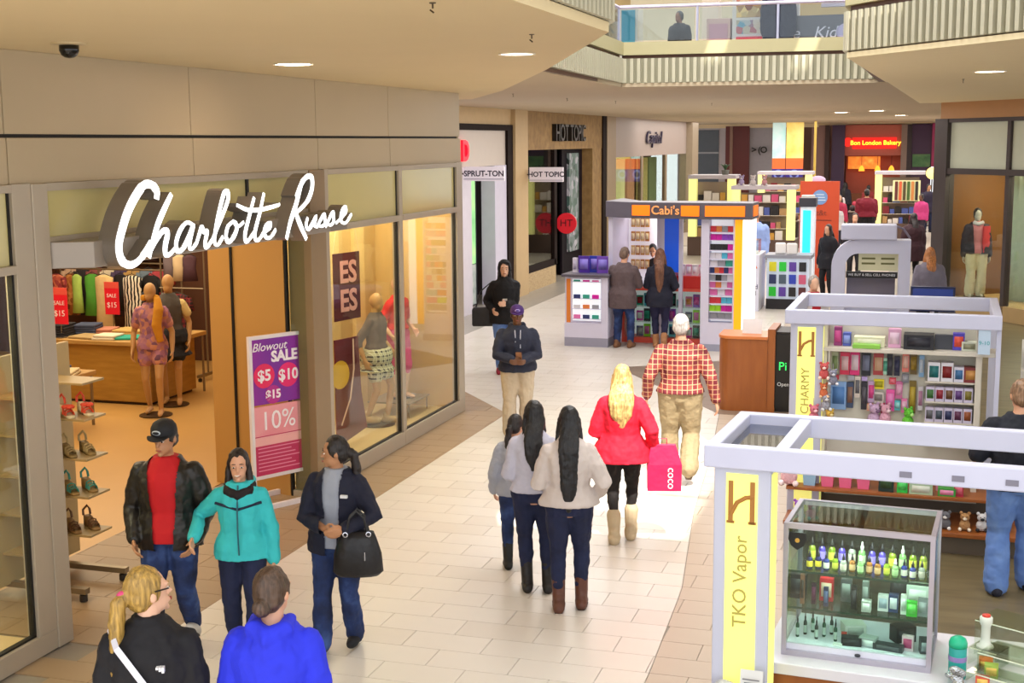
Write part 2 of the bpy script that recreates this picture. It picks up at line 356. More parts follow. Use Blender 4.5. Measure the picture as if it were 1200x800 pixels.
# glass balustrade on the far parapet
GL2 = glass_mat('#e8f0f4', .04, 'rail_glass'); STEEL = mat('#a7a4b5', .3, metal=.7)
bal = thing('balustrade', 'glass balustrade with steel posts and purple-grey handrail on the upper gallery', 'balustrade', (0, 0, ZT))
pp = [(-3.8, 9.5), (-3.97, 13.8), (-4.17, 18.42), (-.93, 18.64), (3, 18.85)]
MB().tube([(x, y, .48) for x, y in pp], .025, 8).build('handrail', mat('#b7aec4', .3, metal=.5), bal)
for (x0, y0), (x1, y1) in zip(pp, pp[1:]):
    L = math.hypot(x1-x0, y1-y0); n_ = max(1, round(L/1.05))
    for i in range(n_):
        t = i/n_; t2 = (i+1)/n_
        a = (x0+(x1-x0)*t, y0+(y1-y0)*t); b = (x0+(x1-x0)*t2, y0+(y1-y0)*t2)
        MB().tube([(a[0], a[1], 0), (a[0], a[1], .47)], .018, 6).build('post', STEEL, bal)
        MB().cbox(((a[0]+b[0])/2, (a[1]+b[1])/2, .235), (L/n_-.06, .012, .42), math.atan2(b[1]-a[1], b[0]-a[0])).build('glass_panel', GL2, bal)
# unseen roof added to block the sun; skylight openings shaped to place its patches
ROOF = mat('#d8d0c0', .8)
def roof_hole(cx, cy, cz, hw, hd):                   # opening in the roof above a point, back along the sun
    k = (9.3-cz)/-SUN_DIR.z; x, y = cx-SUN_DIR.x*k, cy-SUN_DIR.y*k; return (x-hw, y-hd, x+hw, y+hd)
holes = [roof_hole(-2.95, 13.9, 0, .95, 2.3), roof_hole(-2.82, 18.5, 4.78, .15, .22), roof_hole(-1.62, 18.5, 4.78, .15, .22)]
xs_ = sorted({-14, 14}|{h[i] for h in holes for i in (0, 2)}); ys_ = sorted({-1.5, 64}|{h[i] for h in holes for i in (1, 3)}); rb_m = MB()
for xa_, xb_ in zip(xs_, xs_[1:]):
    for ya_, yb_ in zip(ys_, ys_[1:]):
        mx_, my_ = (xa_+xb_)/2, (ya_+yb_)/2
        if not any(h[0] < mx_ < h[2] and h[1] < my_ < h[3] for h in holes): rb_m.box(xa_, ya_, 9.3, xb_, yb_, 9.4)
rf = struct(rb_m.build('roof_sun_mask', ROOF)); h0 = holes[0]
for i in (0, 1): box('skylight_bar', STEEL, h0[0], h0[1]+1.5+i*1.5, 9.3, h0[2], h0[1]+1.56+i*1.5, 9.38, rf)
# ---------------------------------------------------------------- stores along the recessed left wall (plane x = -9.2)
XB = -9.2
WHT = mat('#c3b6aa', .5, var=.03); DKB = mat('#1f1412', .7, spec=.1); STONE = ramp_mat('stone', 'noise', ['#5d4526', '#8b6b3d', '#a98a58'], 5, .7)
wm = struct(box('wall_mid', mat('#c2a578', .6), XB-.4, 19.8, 4.0, XB+.02, 30.5, 4.36))
box('fascia', WHT, XB-.3, 19.8, 3.1, XB, 29.06, 3.87, wm); box('dark_beam', DKB, XB-.3, 19.8, 3.87, XB+.06, 29.45, 4.0, wm); box('dark_post', DKB, XB-.3, 29.06, 0, XB+.06, 29.45, 3.87, wm)
box('white_pier', mat('#cfc8d2', .5), XB-.3, 19.8, 0, XB+.02, 26.6, 3.1, wm); box('white_pier', mat('#c9c4d6', .5), XB-.3, 28.2, 0, XB+.02, 29.06, 3.1, wm)
box('door_recess', mat('#20242c', .4), XB-.5, 26.6, 0, XB-.42, 28.2, 3.1, wm); box('lit_panel', ramp_mat('greenlit', 'noise', ['#3f8a5a', '#8fd08a', '#e8e2a0'], 2, .6, emit=.5), XB-.40, 27.45, .95, XB-.36, 27.95, 2.9, wm); box('lit_panel', ramp_mat('whitelit', 'noise', ['#5a6a66', '#b9c4c0', '#eee6da'], 6, .6), XB-.40, 27.45, .05, XB-.36, 27.95, .93, wm)
box('stone_pier', mat('#b99d72', .6), XB-.3, 29.45, 0, XB+.12, 30.46, 4.36, wm)
wh = struct(box('wall_stone', STONE, XB-.3, 30.46, 3.42, XB+.04, 38.5, 4.36))
box('dark_post', DKB, XB-.3, 38.3, 0, XB+.08, 38.75, 4.36, wh); box('stone_pier', STONE, XB-.3, 37.2, 0, XB+.03, 38.3, 3.42, wh)
BRK = ramp_mat('brickbase', 'noise', ['#8a7250', '#b39a72', '#c9b48c'], 7, .7, axis=(1, 1, 4))
box('brick_base', BRK, XB-.1, 30.46, 0, XB+.04, 33.2, .46, wh); box('window_frame', DKB, XB-.05, 30.46, .46, XB+.05, 33.2, .62, wh); box('window_frame', DKB, XB-.05, 33.05, .46, XB+.05, 33.3, 3.42, wh)
MB().box(XB-.01, 30.46, .62, XB+.002, 33.05, 3.42).build('pane', GLASS, wh)
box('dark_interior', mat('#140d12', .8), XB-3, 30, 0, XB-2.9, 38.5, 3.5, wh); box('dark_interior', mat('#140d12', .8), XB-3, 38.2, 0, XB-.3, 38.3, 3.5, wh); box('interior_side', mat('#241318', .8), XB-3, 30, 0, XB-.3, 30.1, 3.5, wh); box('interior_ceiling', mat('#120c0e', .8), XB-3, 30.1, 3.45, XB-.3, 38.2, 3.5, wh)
box('window_poster', ramp_mat('ht_post', 'noise', ['#1a1014', '#7a1a20', '#a04a30', '#2a2030'], 2.5, .6), XB-1.2, 31.2, .6, XB-1.15, 33.2, 3.0, wh); box('door_panel', mat('#171018', .6, spec=.1), XB-.35, 35.0, 0, XB-.28, 37.2, 3.42, wh)
box('lit_case', ramp_mat('tees', 'voronoi', ['#17201c', '#4d6a62', '#8a8f96', '#c9c4d0'], 6, .5), XB-.28, 35.5, .6, XB-.2, 36.5, 3.3, wh)
wc = struct(box('wall_script', mat('#a09088', .5, var=.03), XB-.3, 38.75, 3.12, XB, 53.2, 4.36))
box('pier', mat('#9a8468', .5), XB-.3, 38.75, 0, XB+.1, 39.9, 4.36, wc); box('pier', mat('#9c8b74', .5), XB-.3, 52.8, 0, XB+.25, 54.2, 4.36, wc); box('sill', mat('#8b7a64', .5), XB-.2, 39.9, 0, XB, 52.8, .4, wc)
for y in (44.2, 48.5): box('mullion', mat('#8b7a64', .4), XB-.1, y-.15, .4, XB+.02, y+.15, 3.12, wc)
for i, (y0, y1, c) in enumerate(((40.3, 42, '#e8df9a'), (42.4, 43.6, '#e4d888'), (44.8, 46.6, '#efe59c'), (47, 48.2, '#c98a5a'), (49, 50.6, '#c9b46a'), (50.9, 52.4, '#7c8a5c'))):
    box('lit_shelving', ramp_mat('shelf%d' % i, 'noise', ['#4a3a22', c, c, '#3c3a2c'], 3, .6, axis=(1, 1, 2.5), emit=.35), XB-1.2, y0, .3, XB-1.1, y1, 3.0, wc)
box('shop_back', mat('#5c533c', .7), XB-1.5, 39, 0, XB-1.45, 53, 3.4, wc); box('shop_ceiling', mat('#8a8068', .7), XB-1.5, 39, 3.3, XB-.3, 53, 3.4, wc)
for y0, y1 in ((39.9, 44.05), (44.35, 48.35), (48.65, 52.8)): MB().box(XB-.01, y0, .4, XB, y1, 3.12).build('pane', GLASS, wc)
# ---------------------------------------------------------------- far end of the court (plane y = 62)
YF = 62
wf = struct(box('wall_far', mat('#d6bd94', .6), -11.2, YF, 4.26, 9, YF+.4, 4.36)); 
box('lintel', mat('#dcc49c', .6, var=.03), -11.2, YF-.15, 4.18, -4.8, YF+.1, 4.36, wf)
def fw(name, c, x0, x1, z0=0, z1=4.26, dy=0, **k): return box(name, mat(c, **k) if isinstance(c, str) else c, x0, YF+dy, z0, x1, YF+dy+.3, z1, wf)
fw('pale_panel', '#b9b0b4', -11.2, -8.95); fw('dark_glazing', mat('#4f545c', .25), -10.5, -9.28, .5, 4.1, -.05); fw('glazing_bar', '#9a9aa0', -10.5, -9.28, 3.02, 3.1, -.1)
fw('red_column', mat('#5c1712', .35), -8.95, -7.87, dy=-.2); fw('column_trim', '#8c6a58', -8.75, -8.62, dy=-.25)
fw('grey_panel', '#a09aa0', -7.87, -6.6); fw('red_post', mat('#5a1a16', .4), -6.6, -6.42, dy=-.1)
fw('mauve_panel', '#8d6a62', -5.1, -4.3); fw('brown_post', mat('#3a1c18', .5), -4.5, -4.3, dy=-.1); fw('purple_column', mat('#37173f', .4), -4.18, -3.62, dy=-.25)
fw('bakery_wall', '#b5543c', -3.62, -1.2, 0, 4.3, 1.2); fw('bakery_header', '#b8604c', -3.62, -1.1, 2.9, 4.3, 0); fw('brown_post', mat('#2e1a1c', .5), -.95, -.75, dy=-.1); fw('brown_post', '#8d7468', -1.2, -.95, dy=-.1)
fw('purple_panel', mat('#3f1c40', .5), -.75, .1, 0, 4.3); fw('magenta_panel', '#a02a5a', .1, .6, 2.4, 4.3, -.1); fw('picture', ramp_mat('greenpic', 'noise', ['#2a4a32', '#4f7a4a', '#7d8a5c'], 4), -.7, .05, 2.4, 2.95, -.1)
fw('court_backdrop', '#6a4a3c', -7, 0, 0, 4.3, 1.6); fw('dim_wall', '#4a2c2c', .6, 9); fw('counter', mat('#8a4a22', .5), -3.4, -1.3, 0, 1.2, .5); fw('menu_panel', ramp_mat('menu', 'noise', ['#e03020', '#f08a30', '#f8d060'], 4, emit=.6), -3.5, -2.1, 2.3, 2.85, .6)
# ---------------------------------------------------------------- shop on the right with the dressed window
ra, rb = Vector((.33, 29.6)), Vector((4.2, 24.4)); rd = (rb-ra).normalized(); rn = Vector((rd.y, -rd.x)); rang = math.atan2(rd.y, rd.x)
if rn.y > 0: rn = -rn
def rp(t, off, z): q = ra+rd*t+rn*off; return (q.x, q.y, z)
def rbox(name, m, t0, t1, o0, o1, z0, z1, parent=None, bevel=0):
    b = MB().rings([[rp(t0, o0, z), rp(t1, o0, z), rp(t1, o1, z), rp(t0, o1, z)] for z in (z0, z1)]); return b.build(name, m, parent, bevel=bevel)
DARKF = mat('#4b4242', .4, metal=.3)
wr = struct(rbox('wall_right', mat('#b98a5c', .5, var=.06), -.05, 6.4, -.2, .12, 4.02, 4.36))
rbox('frame_post', DARKF, -.25, .16, -.12, .1, 0, 4.02, wr); rbox('transom_bar', DARKF, .16, 6.4, -.08, .08, 2.88, 3.0, wr); rbox('frame_head', DARKF, .16, 6.4, -.08, .08, 3.94, 4.02, wr)
for t in (1.95, 3.8): rbox('mullion', DARKF, t, t+.1, -.08, .06, 0, 3.94, wr)
rbox('base', mat('#b89a6a', .4), .16, 6.4, -1.4, .06, 0, .3, wr)
for t0, t1 in ((.16, 1.95), (2.05, 3.8), (3.9, 6.4)):
    rbox('transom_panel', mat('#ccd2be', .3, var=.03), t0, t1, -.02, .0, 3.0, 3.94, wr); rbox('pane', GLASS, t0, t1, -.01, 0, .3, 2.88, wr)
rbox('shop_back', mat('#6a4322', .6), -.2, 8, -3.4, -3.3, 0, 3.4, wr); rbox('shop_ceiling', mat('#b59a6a', .6), -.2, 8, -3.4, -.15, 3.4, 3.5, wr); rbox('shop_side', mat('#7a4f22', .6), -.25, -.18, -3.4, -.12, 0, 3.5, wr)
# ================================================================== FIGURES
_pending = []                                        # meshes whose remesh is applied in one go at the end
_fold = {}
def soft(mb, name, m, parent, voxel=.012, smooth=3, post=None, wr=0., ws=.09):
    """one continuous skin grown over a cluster of overlapping shapes"""
    me = bpy.data.meshes.new(name); me.from_pydata(mb.v, [], mb.f); me.update()
    bm = bmesh.new(); bm.from_mesh(me); bmesh.ops.recalc_face_normals(bm, faces=bm.faces); bm.to_mesh(me); bm.free()
    me.materials.append(m)
    o = bpy.data.objects.new(name, me); COL.objects.link(o); o.parent = parent
    r = o.modifiers.new('remesh', 'REMESH'); r.mode = 'VOXEL'; r.voxel_size = voxel; r.use_smooth_shade = True
    if smooth: s = o.modifiers.new('smooth', 'SMOOTH'); s.factor = .5; s.iterations = smooth
    if wr:
        if ws not in _fold:
            t = bpy.data.textures.new('folds', 'CLOUDS'); t.noise_scale = ws; t.noise_depth = 2; _fold[ws] = t
        d = o.modifiers.new('folds', 'DISPLACE'); d.texture = _fold[ws]; d.strength = wr; d.mid_level = .5; d.texture_coords = 'GLOBAL'
    _pending.append((o, post)); return o
def bake_soft():
    bpy.context.view_layer.update(); dg = bpy.context.evaluated_depsgraph_get(); done = []
    for o, post in _pending: done.append(bpy.data.meshes.new_from_object(o.evaluated_get(dg)))
    for (o, post), me in zip(_pending, done):
        old = o.data; mm = old.materials[0]; o.modifiers.clear()
        if post:
            bm = bmesh.new(); bm.from_mesh(me); post(bm); bm.to_mesh(me); bm.free()
        if not me.materials: me.materials.append(mm)
        me.name = old.name; o.data = me
        me.polygons.foreach_set('use_smooth', [True]*len(me.polygons))
    _pending.clear()
def ik(a, t, l1, l2, pole):
    a, t = Vector(a), Vector(t); d = t-a; L = min(d.length, (l1+l2)*.995); d.normalize(); t = a+d*L
    x = (l1*l1-l2*l2+L*L)/(2*L); h = math.sqrt(max(0, l1*l1-x*x)); p = Vector(pole); p = (p-d*p.dot(d)).normalized()
    return a+d*x+p*h, t
def hair_mat(h):
    k = 'hair'+h
    if k in _mats: return _mats[k]
    c = hx(h); m = bpy.data.materials.new('m_'+k); m.use_nodes = True; nt = m.node_tree; b = nt.nodes['Principled BSDF']; b.inputs['Roughness'].default_value = .45
    tc = nt.nodes.new('ShaderNodeTexCoord'); mp = nt.nodes.new('ShaderNodeMapping'); mp.inputs['Scale'].default_value = (70, 70, 5); nt.links.new(tc.outputs['Object'], mp.inputs[0])
    n = nt.nodes.new('ShaderNodeTexNoise'); n.inputs['Scale'].default_value = 1.; n.inputs['Detail'].default_value = 4; nt.links.new(mp.outputs[0], n.inputs['Vector'])
    rp = nt.nodes.new('ShaderNodeValToRGB'); rp.color_ramp.elements[0].position = .3; rp.color_ramp.elements[1].position = .7
    rp.color_ramp.elements[0].color = (*[x*.45 for x in c], 1); rp.color_ramp.elements[1].color = (*[min(1, x*1.5+.01) for x in c], 1); nt.links.new(n.outputs['Fac'], rp.inputs[0]); nt.links.new(rp.outputs[0], b.inputs['Base Color'])
    bp = nt.nodes.new('ShaderNodeBump'); bp.inputs['Strength'].default_value = .7; bp.inputs['Distance'].default_value = .01; nt.links.new(n.outputs['Fac'], bp.inputs['Height']); nt.links.new(bp.outputs[0], b.inputs['Normal'])
    _mats[k] = m; return m
SKIN = {'light': '#d9a384', 'tan': '#b98560', 'brown': '#6d4630', 'pale': '#e3b497'}
def person(label, loc, heading, H=1.7, fem=False, lean=0., head=(0, 0), lf=(-.1, 0, 0, 0), rf=(.1, 0, 0, 0), lh=(-.24, .02, .80), rh=(.24, .02, .80),
           lp=None, rp_=None, skin='light', hair=('short', '#2a1c14'), top=None, inner=None, pants=None, shoes=None, vox=.011, face=True, curl=.6, group=None,
           name='person', cat='person', cap=None, bulk=1., z=0., hips=1., root=None, kneel=0, fingers=True):
    s = H/1.70
    P = root or thing(name, label, cat, (loc[0], loc[1], z), R(heading), group)
    def V(x, y, z_): return Vector((x*s, y*s, z_*s))
    def L(v): return Vector((v.x, v.y+lean*max(0, v.z-.93*s), v.z-.5*lean*lean*max(0, v.z-.93*s)))
    skm = mat(SKIN.get(skin, skin), .5, var=.05, scale=14)
    shw = .148 if fem else .172; hipw = .088
    # ---- skeleton
    J = {}
    for i, (sd, ft, hd, po) in enumerate(((-1, lf, lh, lp), (1, rf, rh, rp_))):
        hip = V(sd*hipw, 0, .90-kneel); fy = R(ft[3]); ank = V(ft[0], ft[1], .085+ft[2])
        kn, ank = ik(hip, ank, .425*s, .405*s, (sd*.08, 1, 0))
        sh = L(V(sd*shw*(1+(bulk-1)*.55), 0, 1.335)); wr_ = V(*hd); el, wr_ = ik(sh, wr_, .285*s, .255*s, po or (sd*.55, -1, -.25))
        J[sd] = (hip, kn, ank, fy, sh, el, wr_)
    hc = L(V(0, .025, 1.585)); nb = L(V(0, -.01, 1.43))
    hm = Matrix.Translation(hc) @ Matrix.Rotation(R(head[0]), 4, 'Z') @ Matrix.Rotation(-R(head[1]), 4, 'X') @ Matrix.Scale(s, 4)
    TORSO = [(.80, .06, .07), (.84, .135, .105), (.93, .166*hips if fem else .158, .122), (1.06, .128 if fem else .145, .100), (1.20, .145 if fem else .160, .120), (1.30, .158 if fem else .178, .118), (1.355, .140 if fem else .156, .104), (1.40, .108, .085), (1.435, .076, .068), (1.47, .055, .058)]
    def torso(mb, g=0., z0=.8, z1=1.46, flare=0., n=14, outer=False):
        rs = []; prof = [t for t in TORSO if z0 < t[0] < z1]
        def at(zq):
            for a, b in zip(TORSO, TORSO[1:]):
                if a[0] <= zq <= b[0]: t = (zq-a[0])/(b[0]-a[0]); return (zq, a[1]+(b[1]-a[1])*t, a[2]+(b[2]-a[2])*t)
            return (zq, max(.135, TORSO[1][1]) if zq < .8 else .05, .105 if zq < .8 else .05)
        for zq, rx, ry in [at(z0)]+prof+[at(z1)]:
            if zq < 1.05 and outer: rx = max(rx, .184*hips); ry = max(ry, .132)
            f = flare*max(0, 1.05-zq); bk_ = bulk if zq < 1.32 else 1+(bulk-1)*.6; rx = (rx+f)*bk_+g; ry = (ry+f)*bulk+g
            rs.append([L(V(rx*math.cos(2*math.pi*k/n), ry*math.sin(2*math.pi*k/n), zq)) for k in range(n)])
        return mb.rings(rs)
    def arm(mb, sd, g=0., end=1., cuff=0.):
        hip, kn, ank, fy, sh, el, wr_ = J[sd]; e = el+(wr_-el)*max(0, (end-.5)*2) if end > .5 else sh+(el-sh)*end*2
        k = bulk
        pts = [sh, sh.lerp(el, .5), el, el.lerp(e, .55), e] if end > .5 else [sh, e]; rr = [.053*k+g*.8, .050*k+g, .042*k+g, .039+g, .029+g+cuff] if end > .5 else [.06*k+g, .05+g+cuff]
        return mb.tube(pts, [r*s for r in rr], 10, round_ends=True)
    def leg(mb, sd, g=0., end=1., flare=0.):
        hip, kn, ank, fy, sh, el, wr_ = J[sd]; e = ank if end >= 1 else (kn.lerp(ank, (end-.5)*2) if end > .5 else hip.lerp(kn, end*2))
        up = hip+Vector((0, 0, .02*s))
        if end > .5: pts, rr = [up, hip.lerp(kn, .5), kn, kn.lerp(e, .4), e], [.092*(1.06 if fem else 1)*bulk+g, .075*bulk+g, .056+g, .054+g*1.1+flare*.3, .038+g+flare]
        else: pts, rr = [up, e], [.092*bulk+g, .08+g+flare]
        return mb.tube(pts, [r*s for r in rr], 10, round_ends=True)
    def foot(mb, sd, g=0., sole=0.):
        hip, kn, ank, fy, *_ = J[sd]; m_ = Matrix.Translation(ank) @ Matrix.Rotation(-fy, 4, 'X'); b = len(mb.v)
        mb.tube([(sd*-.0*s, -.055*s, -.045*s), (0, .02*s, -.035*s), (sd*.006*s, .09*s, -.05*s), (sd*.01*s, .15*s, -.055*s)], [(.038+g)*s, (.044+g)*s, (.042+g)*s, (.031+g)*s], 10, round_ends=True)
        mb.tube([(0, -.02*s, .02*s), (0, 0, -.03*s)], [(.036+g)*s, (.042+g)*s], 8, round_ends=True)
        return mb.xf(m_, b)
    # ---- the body, one skin
    b = MB(); torso(b, -.012); 
    b.tube([nb, nb.lerp(hc, .6)], [.056*s, .052*s], 10, round_ends=True)
    for sd in (-1, 1):
        arm(b, sd, -.004); leg(b, sd, -.008)
        if not (shoes and shoes.get('only')): foot(b, sd, -.008)
        hip, kn, ank, fy, sh, el, wr_ = J[sd]; d = (wr_-el).normalized(); nrm = Vector((-sd, .15, 0)); nrm = (nrm-d*nrm.dot(d)).normalized(); side = d.cross(nrm)*sd
        if side.y < 0 and abs(side.y) > .3: side = -side
        if fingers:
            for q, ln in enumerate((.075, .085, .08, .062)):
                o_ = side*(.030-.020*q)*s; k0 = wr_+d*.085*s+o_*1.1; a1 = curl*.6; a2 = curl*1.5
                k1 = k0+(d*math.cos(a1)+nrm*math.sin(a1))*ln*.5*s; k2 = k1+(d*math.cos(a2)+nrm*math.sin(a2))*ln*.55*s
                b.tube([wr_-d*.01*s+o_*.5, k0, k1, k2], [.017*s, .0125*s, .0095*s, .008*s], 7, round_ends=True)
            t0 = wr_+d*.025*s+side*.02*s; t1 = t0+(d*.6+side*.75+nrm*.25).normalized()*.045*s; b.tube([t0, t1, t1+(d*.85+side*.25+nrm*.3).normalized()*.035*s], [.015*s, .012*s, .009*s], 7, round_ends=True)
        else: b.tube([wr_, wr_+d*.1*s], [.03*s, .022*s], 8, round_ends=True)
    h0 = len(b.v)
    b.ell((0, -.008, .012), (.074, .092, .104), 16, 12); b.ell((0, .022, -.055), (.056, .066, .062), 14, 10)
    if face:
        b.tube([(0, .082, .012), (0, .102, -.022)], [.009, .014], 8, round_ends=True); b.ell((0, .088, -.062), (.024, .014, .012), 8, 6); b.ell((0, .076, -.098), (.020, .018, .016), 8, 6)
        for sd in (-1, 1): b.ell((sd*.077, -.008, -.008), (.009, .019, .031), 8, 6); b.ell((sd*.03, .075, .03), (.026, .014, .010), 8, 6)
    b.xf(hm, h0)
    soft(b, 'body', skm, P, vox*.8, 2)
    if face:
        for sd in (-1, 1):
            e = MB().ell((sd*.031, .0815, .004), (.0135, .009, .0058), 10, 8).xf(hm).build('eye', mat('#e8e0d8', .3), P, smooth=True)
            MB().ell((sd*.031, .0885, .004), (.0072, .004, .0058), 8, 6).xf(hm).build('iris', mat('#1d120c', .2), e, smooth=True)
            MB().tube([(sd*.048, .077, .026), (sd*.032, .0875, .032), (sd*.015, .0875, .030)], [.002, .0036, .003], 6).xf(hm).build('eyebrow', mat(hair[1] if hair else '#3a2a20', .8), P)
        MB().tube([(-.022, .096, -.060), (0, .1035, -.058), (.022, .096, -.060)], [.003, .0065, .003], 6).xf(hm).build('lips', mat('#9c4f45', .45), P, smooth=True)
    # ---- hair
    if hair:
        hmx = hair_mat(hair[1]); h = MB(); st = hair[0]; Lh = hair[2] if len(hair) > 2 else .4
        if st == 'bald': h.ell((0, -.022, -.01), (.082, .088, .06), 14, 8)
        else:
            h.ell((0, -.022, .030), (.083, .094, .103), 16, 10); h.ell((0, -.045, -.01), (.080, .068, .085), 14, 8)
            for sd in (-1, 1): h.ell((sd*.062, -.002, .02), (.022, .045, .06), 8, 6)
        if st == 'long':
            h.ell((0, -.06, -.06), (.088, .055, .11), 12, 8)
            for sd in (-1, 1): h.tube([(sd*.068, -.01, .02), (sd*.082, .0, -.08), (sd*.085, .005, -.16), (sd*.08, .01, -.16-Lh*.35)], [.026, .03, .03, .018], 8, round_ends=True)
        n0 = len(h.v)
        h.xf(hm)
        yaw_back = Matrix.Rotation(R(head[0]), 4, 'Z')
        if st == 'long':
            bk = [hc+yaw_back @ V(0, -.075, -.02), L(V(0, -.115, 1.45)), L(V(0, -.145, 1.36)), L(V(0, -.150, 1.45-Lh*.7)), L(V(0, -.145, 1.45-Lh))]
            wf_ = hair[3] if len(hair) > 3 else 1.; h.tube(bk, [.075*s, .085*s*wf_, .085*s*wf_, .07*s*wf_, .03*s*wf_], 12, flat=.42/wf_**.5, up=(0, 1, 0), round_ends=True)
        if st == 'pony':
            bk = [hc+yaw_back @ V(0, -.09, .02), hc+yaw_back @ V(0, -.145, -.02), hc+yaw_back @ V(.0, -.16, -.12), hc+yaw_back @ V(0, -.165, -.12-Lh*.6), hc+yaw_back @ V(0, -.155, -.12-Lh)]
            h.tube(bk, [.026*s, .036*s, .040*s, .034*s, .012*s], 9, round_ends=True)
        if st == 'bun': h.ell(tuple(hc+yaw_back @ V(0, -.115, -.045)), (.045*s, .04*s, .045*s), 10, 8)
        soft(h, 'hair', hmx, P, vox*.9, 3, None, .014, .035)
        if st == 'pony': MB().ell(tuple(hc+yaw_back @ V(0, -.125, .0)), (.03*s, .02*s, .028*s), 10, 6).build('hair_tie', mat(hair[3] if len(hair) > 3 else '#222222', .5), P, smooth=True)
    if cap:
        c_ = MB(); c_.lathe([(.088, .028), (.091, .05), (.086, .085), (.068, .115), (.035, .133), (.006, .138)], 18, (0, -.008, 0), 1, 1.13).xf(hm); co = c_.build('cap', mat(cap[0], .7, bump=.2), P, smooth=True)
        br = MB(); n = 10; br.rings([[(.082*math.cos(a), (.075+rr_*math.sin(a)), .034+dz-.25*max(0, rr_*math.sin(a)-.02)) for a in [math.pi*k/n for k in range(n+1)]] for rr_, dz in ((.0, 0), (.068, 0), (.068, .007), (0, .007))], closed=True); br.xf(hm).build('cap_brim', mat(cap[0], .7), co)
        if len(cap) > 1:
            MB().ell((0, .095, .072), (.034, .008, .018), 14, 8).xf(hm).build('cap_badge', mat(cap[1], .5), co, smooth=True)
            if len(cap) > 2: MB().ell((0, .099, .072), (.027, .007, .012), 14, 8).xf(hm).build('badge_field', mat(cap[2], .5), co, smooth=True)
    # ---- clothes
    if pants:
        p = MB(); g = pants.get('g', .012); e = pants.get('end', .97)
        torso(p, min(g, .006), .82, 1.0)
        for sd in (-1, 1): leg(p, sd, g, e, pants.get('flare', .004))
        if pants.get('skirt'): torso(p, g+.03, pants['skirt'], 1.0, .25)
        soft(p, pants.get('name', 'trousers'), pants['m'], P, vox, 3, None, .020, .07)
    if shoes:
        for sd in (-1, 1):
            f = MB(); foot(f, sd, shoes.get('g', .006)); hip, kn, ank, fy, *_ = J[sd]
            if shoes.get('shaft'): f.tube([ank+Vector((0, 0, -.03*s)), ank.lerp(kn, shoes['shaft'])], [.052*s, shoes.get('sr', .062)*s], 10, round_ends=True)
            so_ = soft(f, shoes.get('name', 'shoe'), shoes['m'], P, vox*.85, 2)
            if shoes.get('sole'):
                q = MB().tube([(0, -.085*s, -.078*s), (0, .0, -.078*s), (sd*.008*s, .10*s, -.079*s), (sd*.012*s, .17*s, -.078*s)], [.03*s, .048*s, .050*s, .028*s], 10, flat=.22, up=(0, 0, 1))
                q.xf(Matrix.Translation(ank) @ Matrix.Rotation(-fy, 4, 'X')); q.build('sole', mat(shoes['sole'], .6), so_, smooth=True)
    if inner:
        t = MB(); torso(t, .022, .85, 1.46, outer=True); soft(t, 'shirt', inner, P, vox, 3)
    if top:
        t = MB(); g = top.get('g', .016); torso(t, g, top.get('hem', .86), top.get('neck', 1.455), top.get('flare', 0.), outer=True)
        for sd in (-1, 1):
            if top.get('sleeve', .97) > 0: arm(t, sd, g*.72, top.get('sleeve', .97), top.get('cuff', .006))
        if top.get('collar'): t.tube([nb+Vector((0, 0, -.01*s)), nb+Vector((0, .005*s, .055*s))], [.088*s, .076*s], 12)
        if top.get('hood') == 'back':
            t.tube([L(V(-.085, .02, 1.455)), L(V(-.075, -.075, 1.44)), L(V(0, -.125, 1.41)), L(V(.075, -.075, 1.44)), L(V(.085, .02, 1.455))], [.03*s, .048*s, .062*s, .048*s, .03*s], 10, round_ends=True)
            t.ell(tuple(L(V(0, -.12, 1.35))), (.09*s, .05*s, .09*s), 12, 8)
        if top.get('hood') == 'up': h1 = MB().ell((0, -.03, .015), (.108, .112, .135), 16, 12).ell((0, -.02, -.09), (.098, .095, .08), 14, 8).xf(hm); off = len(t.v); t.v += h1.v; t.f += [tuple(off+i for i in f) for f in h1.f]
        gap = top.get('open', 0); hood = top.get('hood') == 'up'; inv = hm.inverted()
        def post(bm, gap=gap, hood=hood):
            kill = []
            for f in bm.faces:
                c = f.calc_center_median()
                if gap and c.y-lean*max(0, c.z-.93*s) > .035*s and abs(c.x) < gap*s*(.62+.42*max(0, (c.z/s-top.get('hem', .86))/.6)) and c.z < 1.5*s: kill.append(f)
                if hood:
                    q = inv @ c
                    if q.y > .035 and abs(q.x) < .072 and -.11 < q.z < .098: kill.append(f)
            bmesh.ops.delete(bm, geom=list(set(kill)), context='FACES')
        soft(t, top.get('name', 'jacket'), top['m'], P, vox, 3, post if (gap or hood) else None, .024, .085)
    P['_j'] = 0
    del P['_j']
    return P, J, hc, L, V
def CL(h, **k):
    k.setdefault('bump', .5); k.setdefault('bscale', 9); k.setdefault('rough', .8); return mat(h, var=k.pop('var', .12), scale=k.pop('scale', 9), **k)
JEAN = ramp_mat('jean', 'noise', ['#0c1430', '#1e3262', '#4a68a4'], 4.5, .85, pos=[.3, .52, .74]); JEAN2 = ramp_mat('jean_light', 'noise', ['#4462a0', '#5f80bd', '#7f9fd0'], 6, .85); JEAND = ramp_mat('jean_dark', 'noise', ['#0b1026', '#151d3e', '#222c54'], 6, .85)
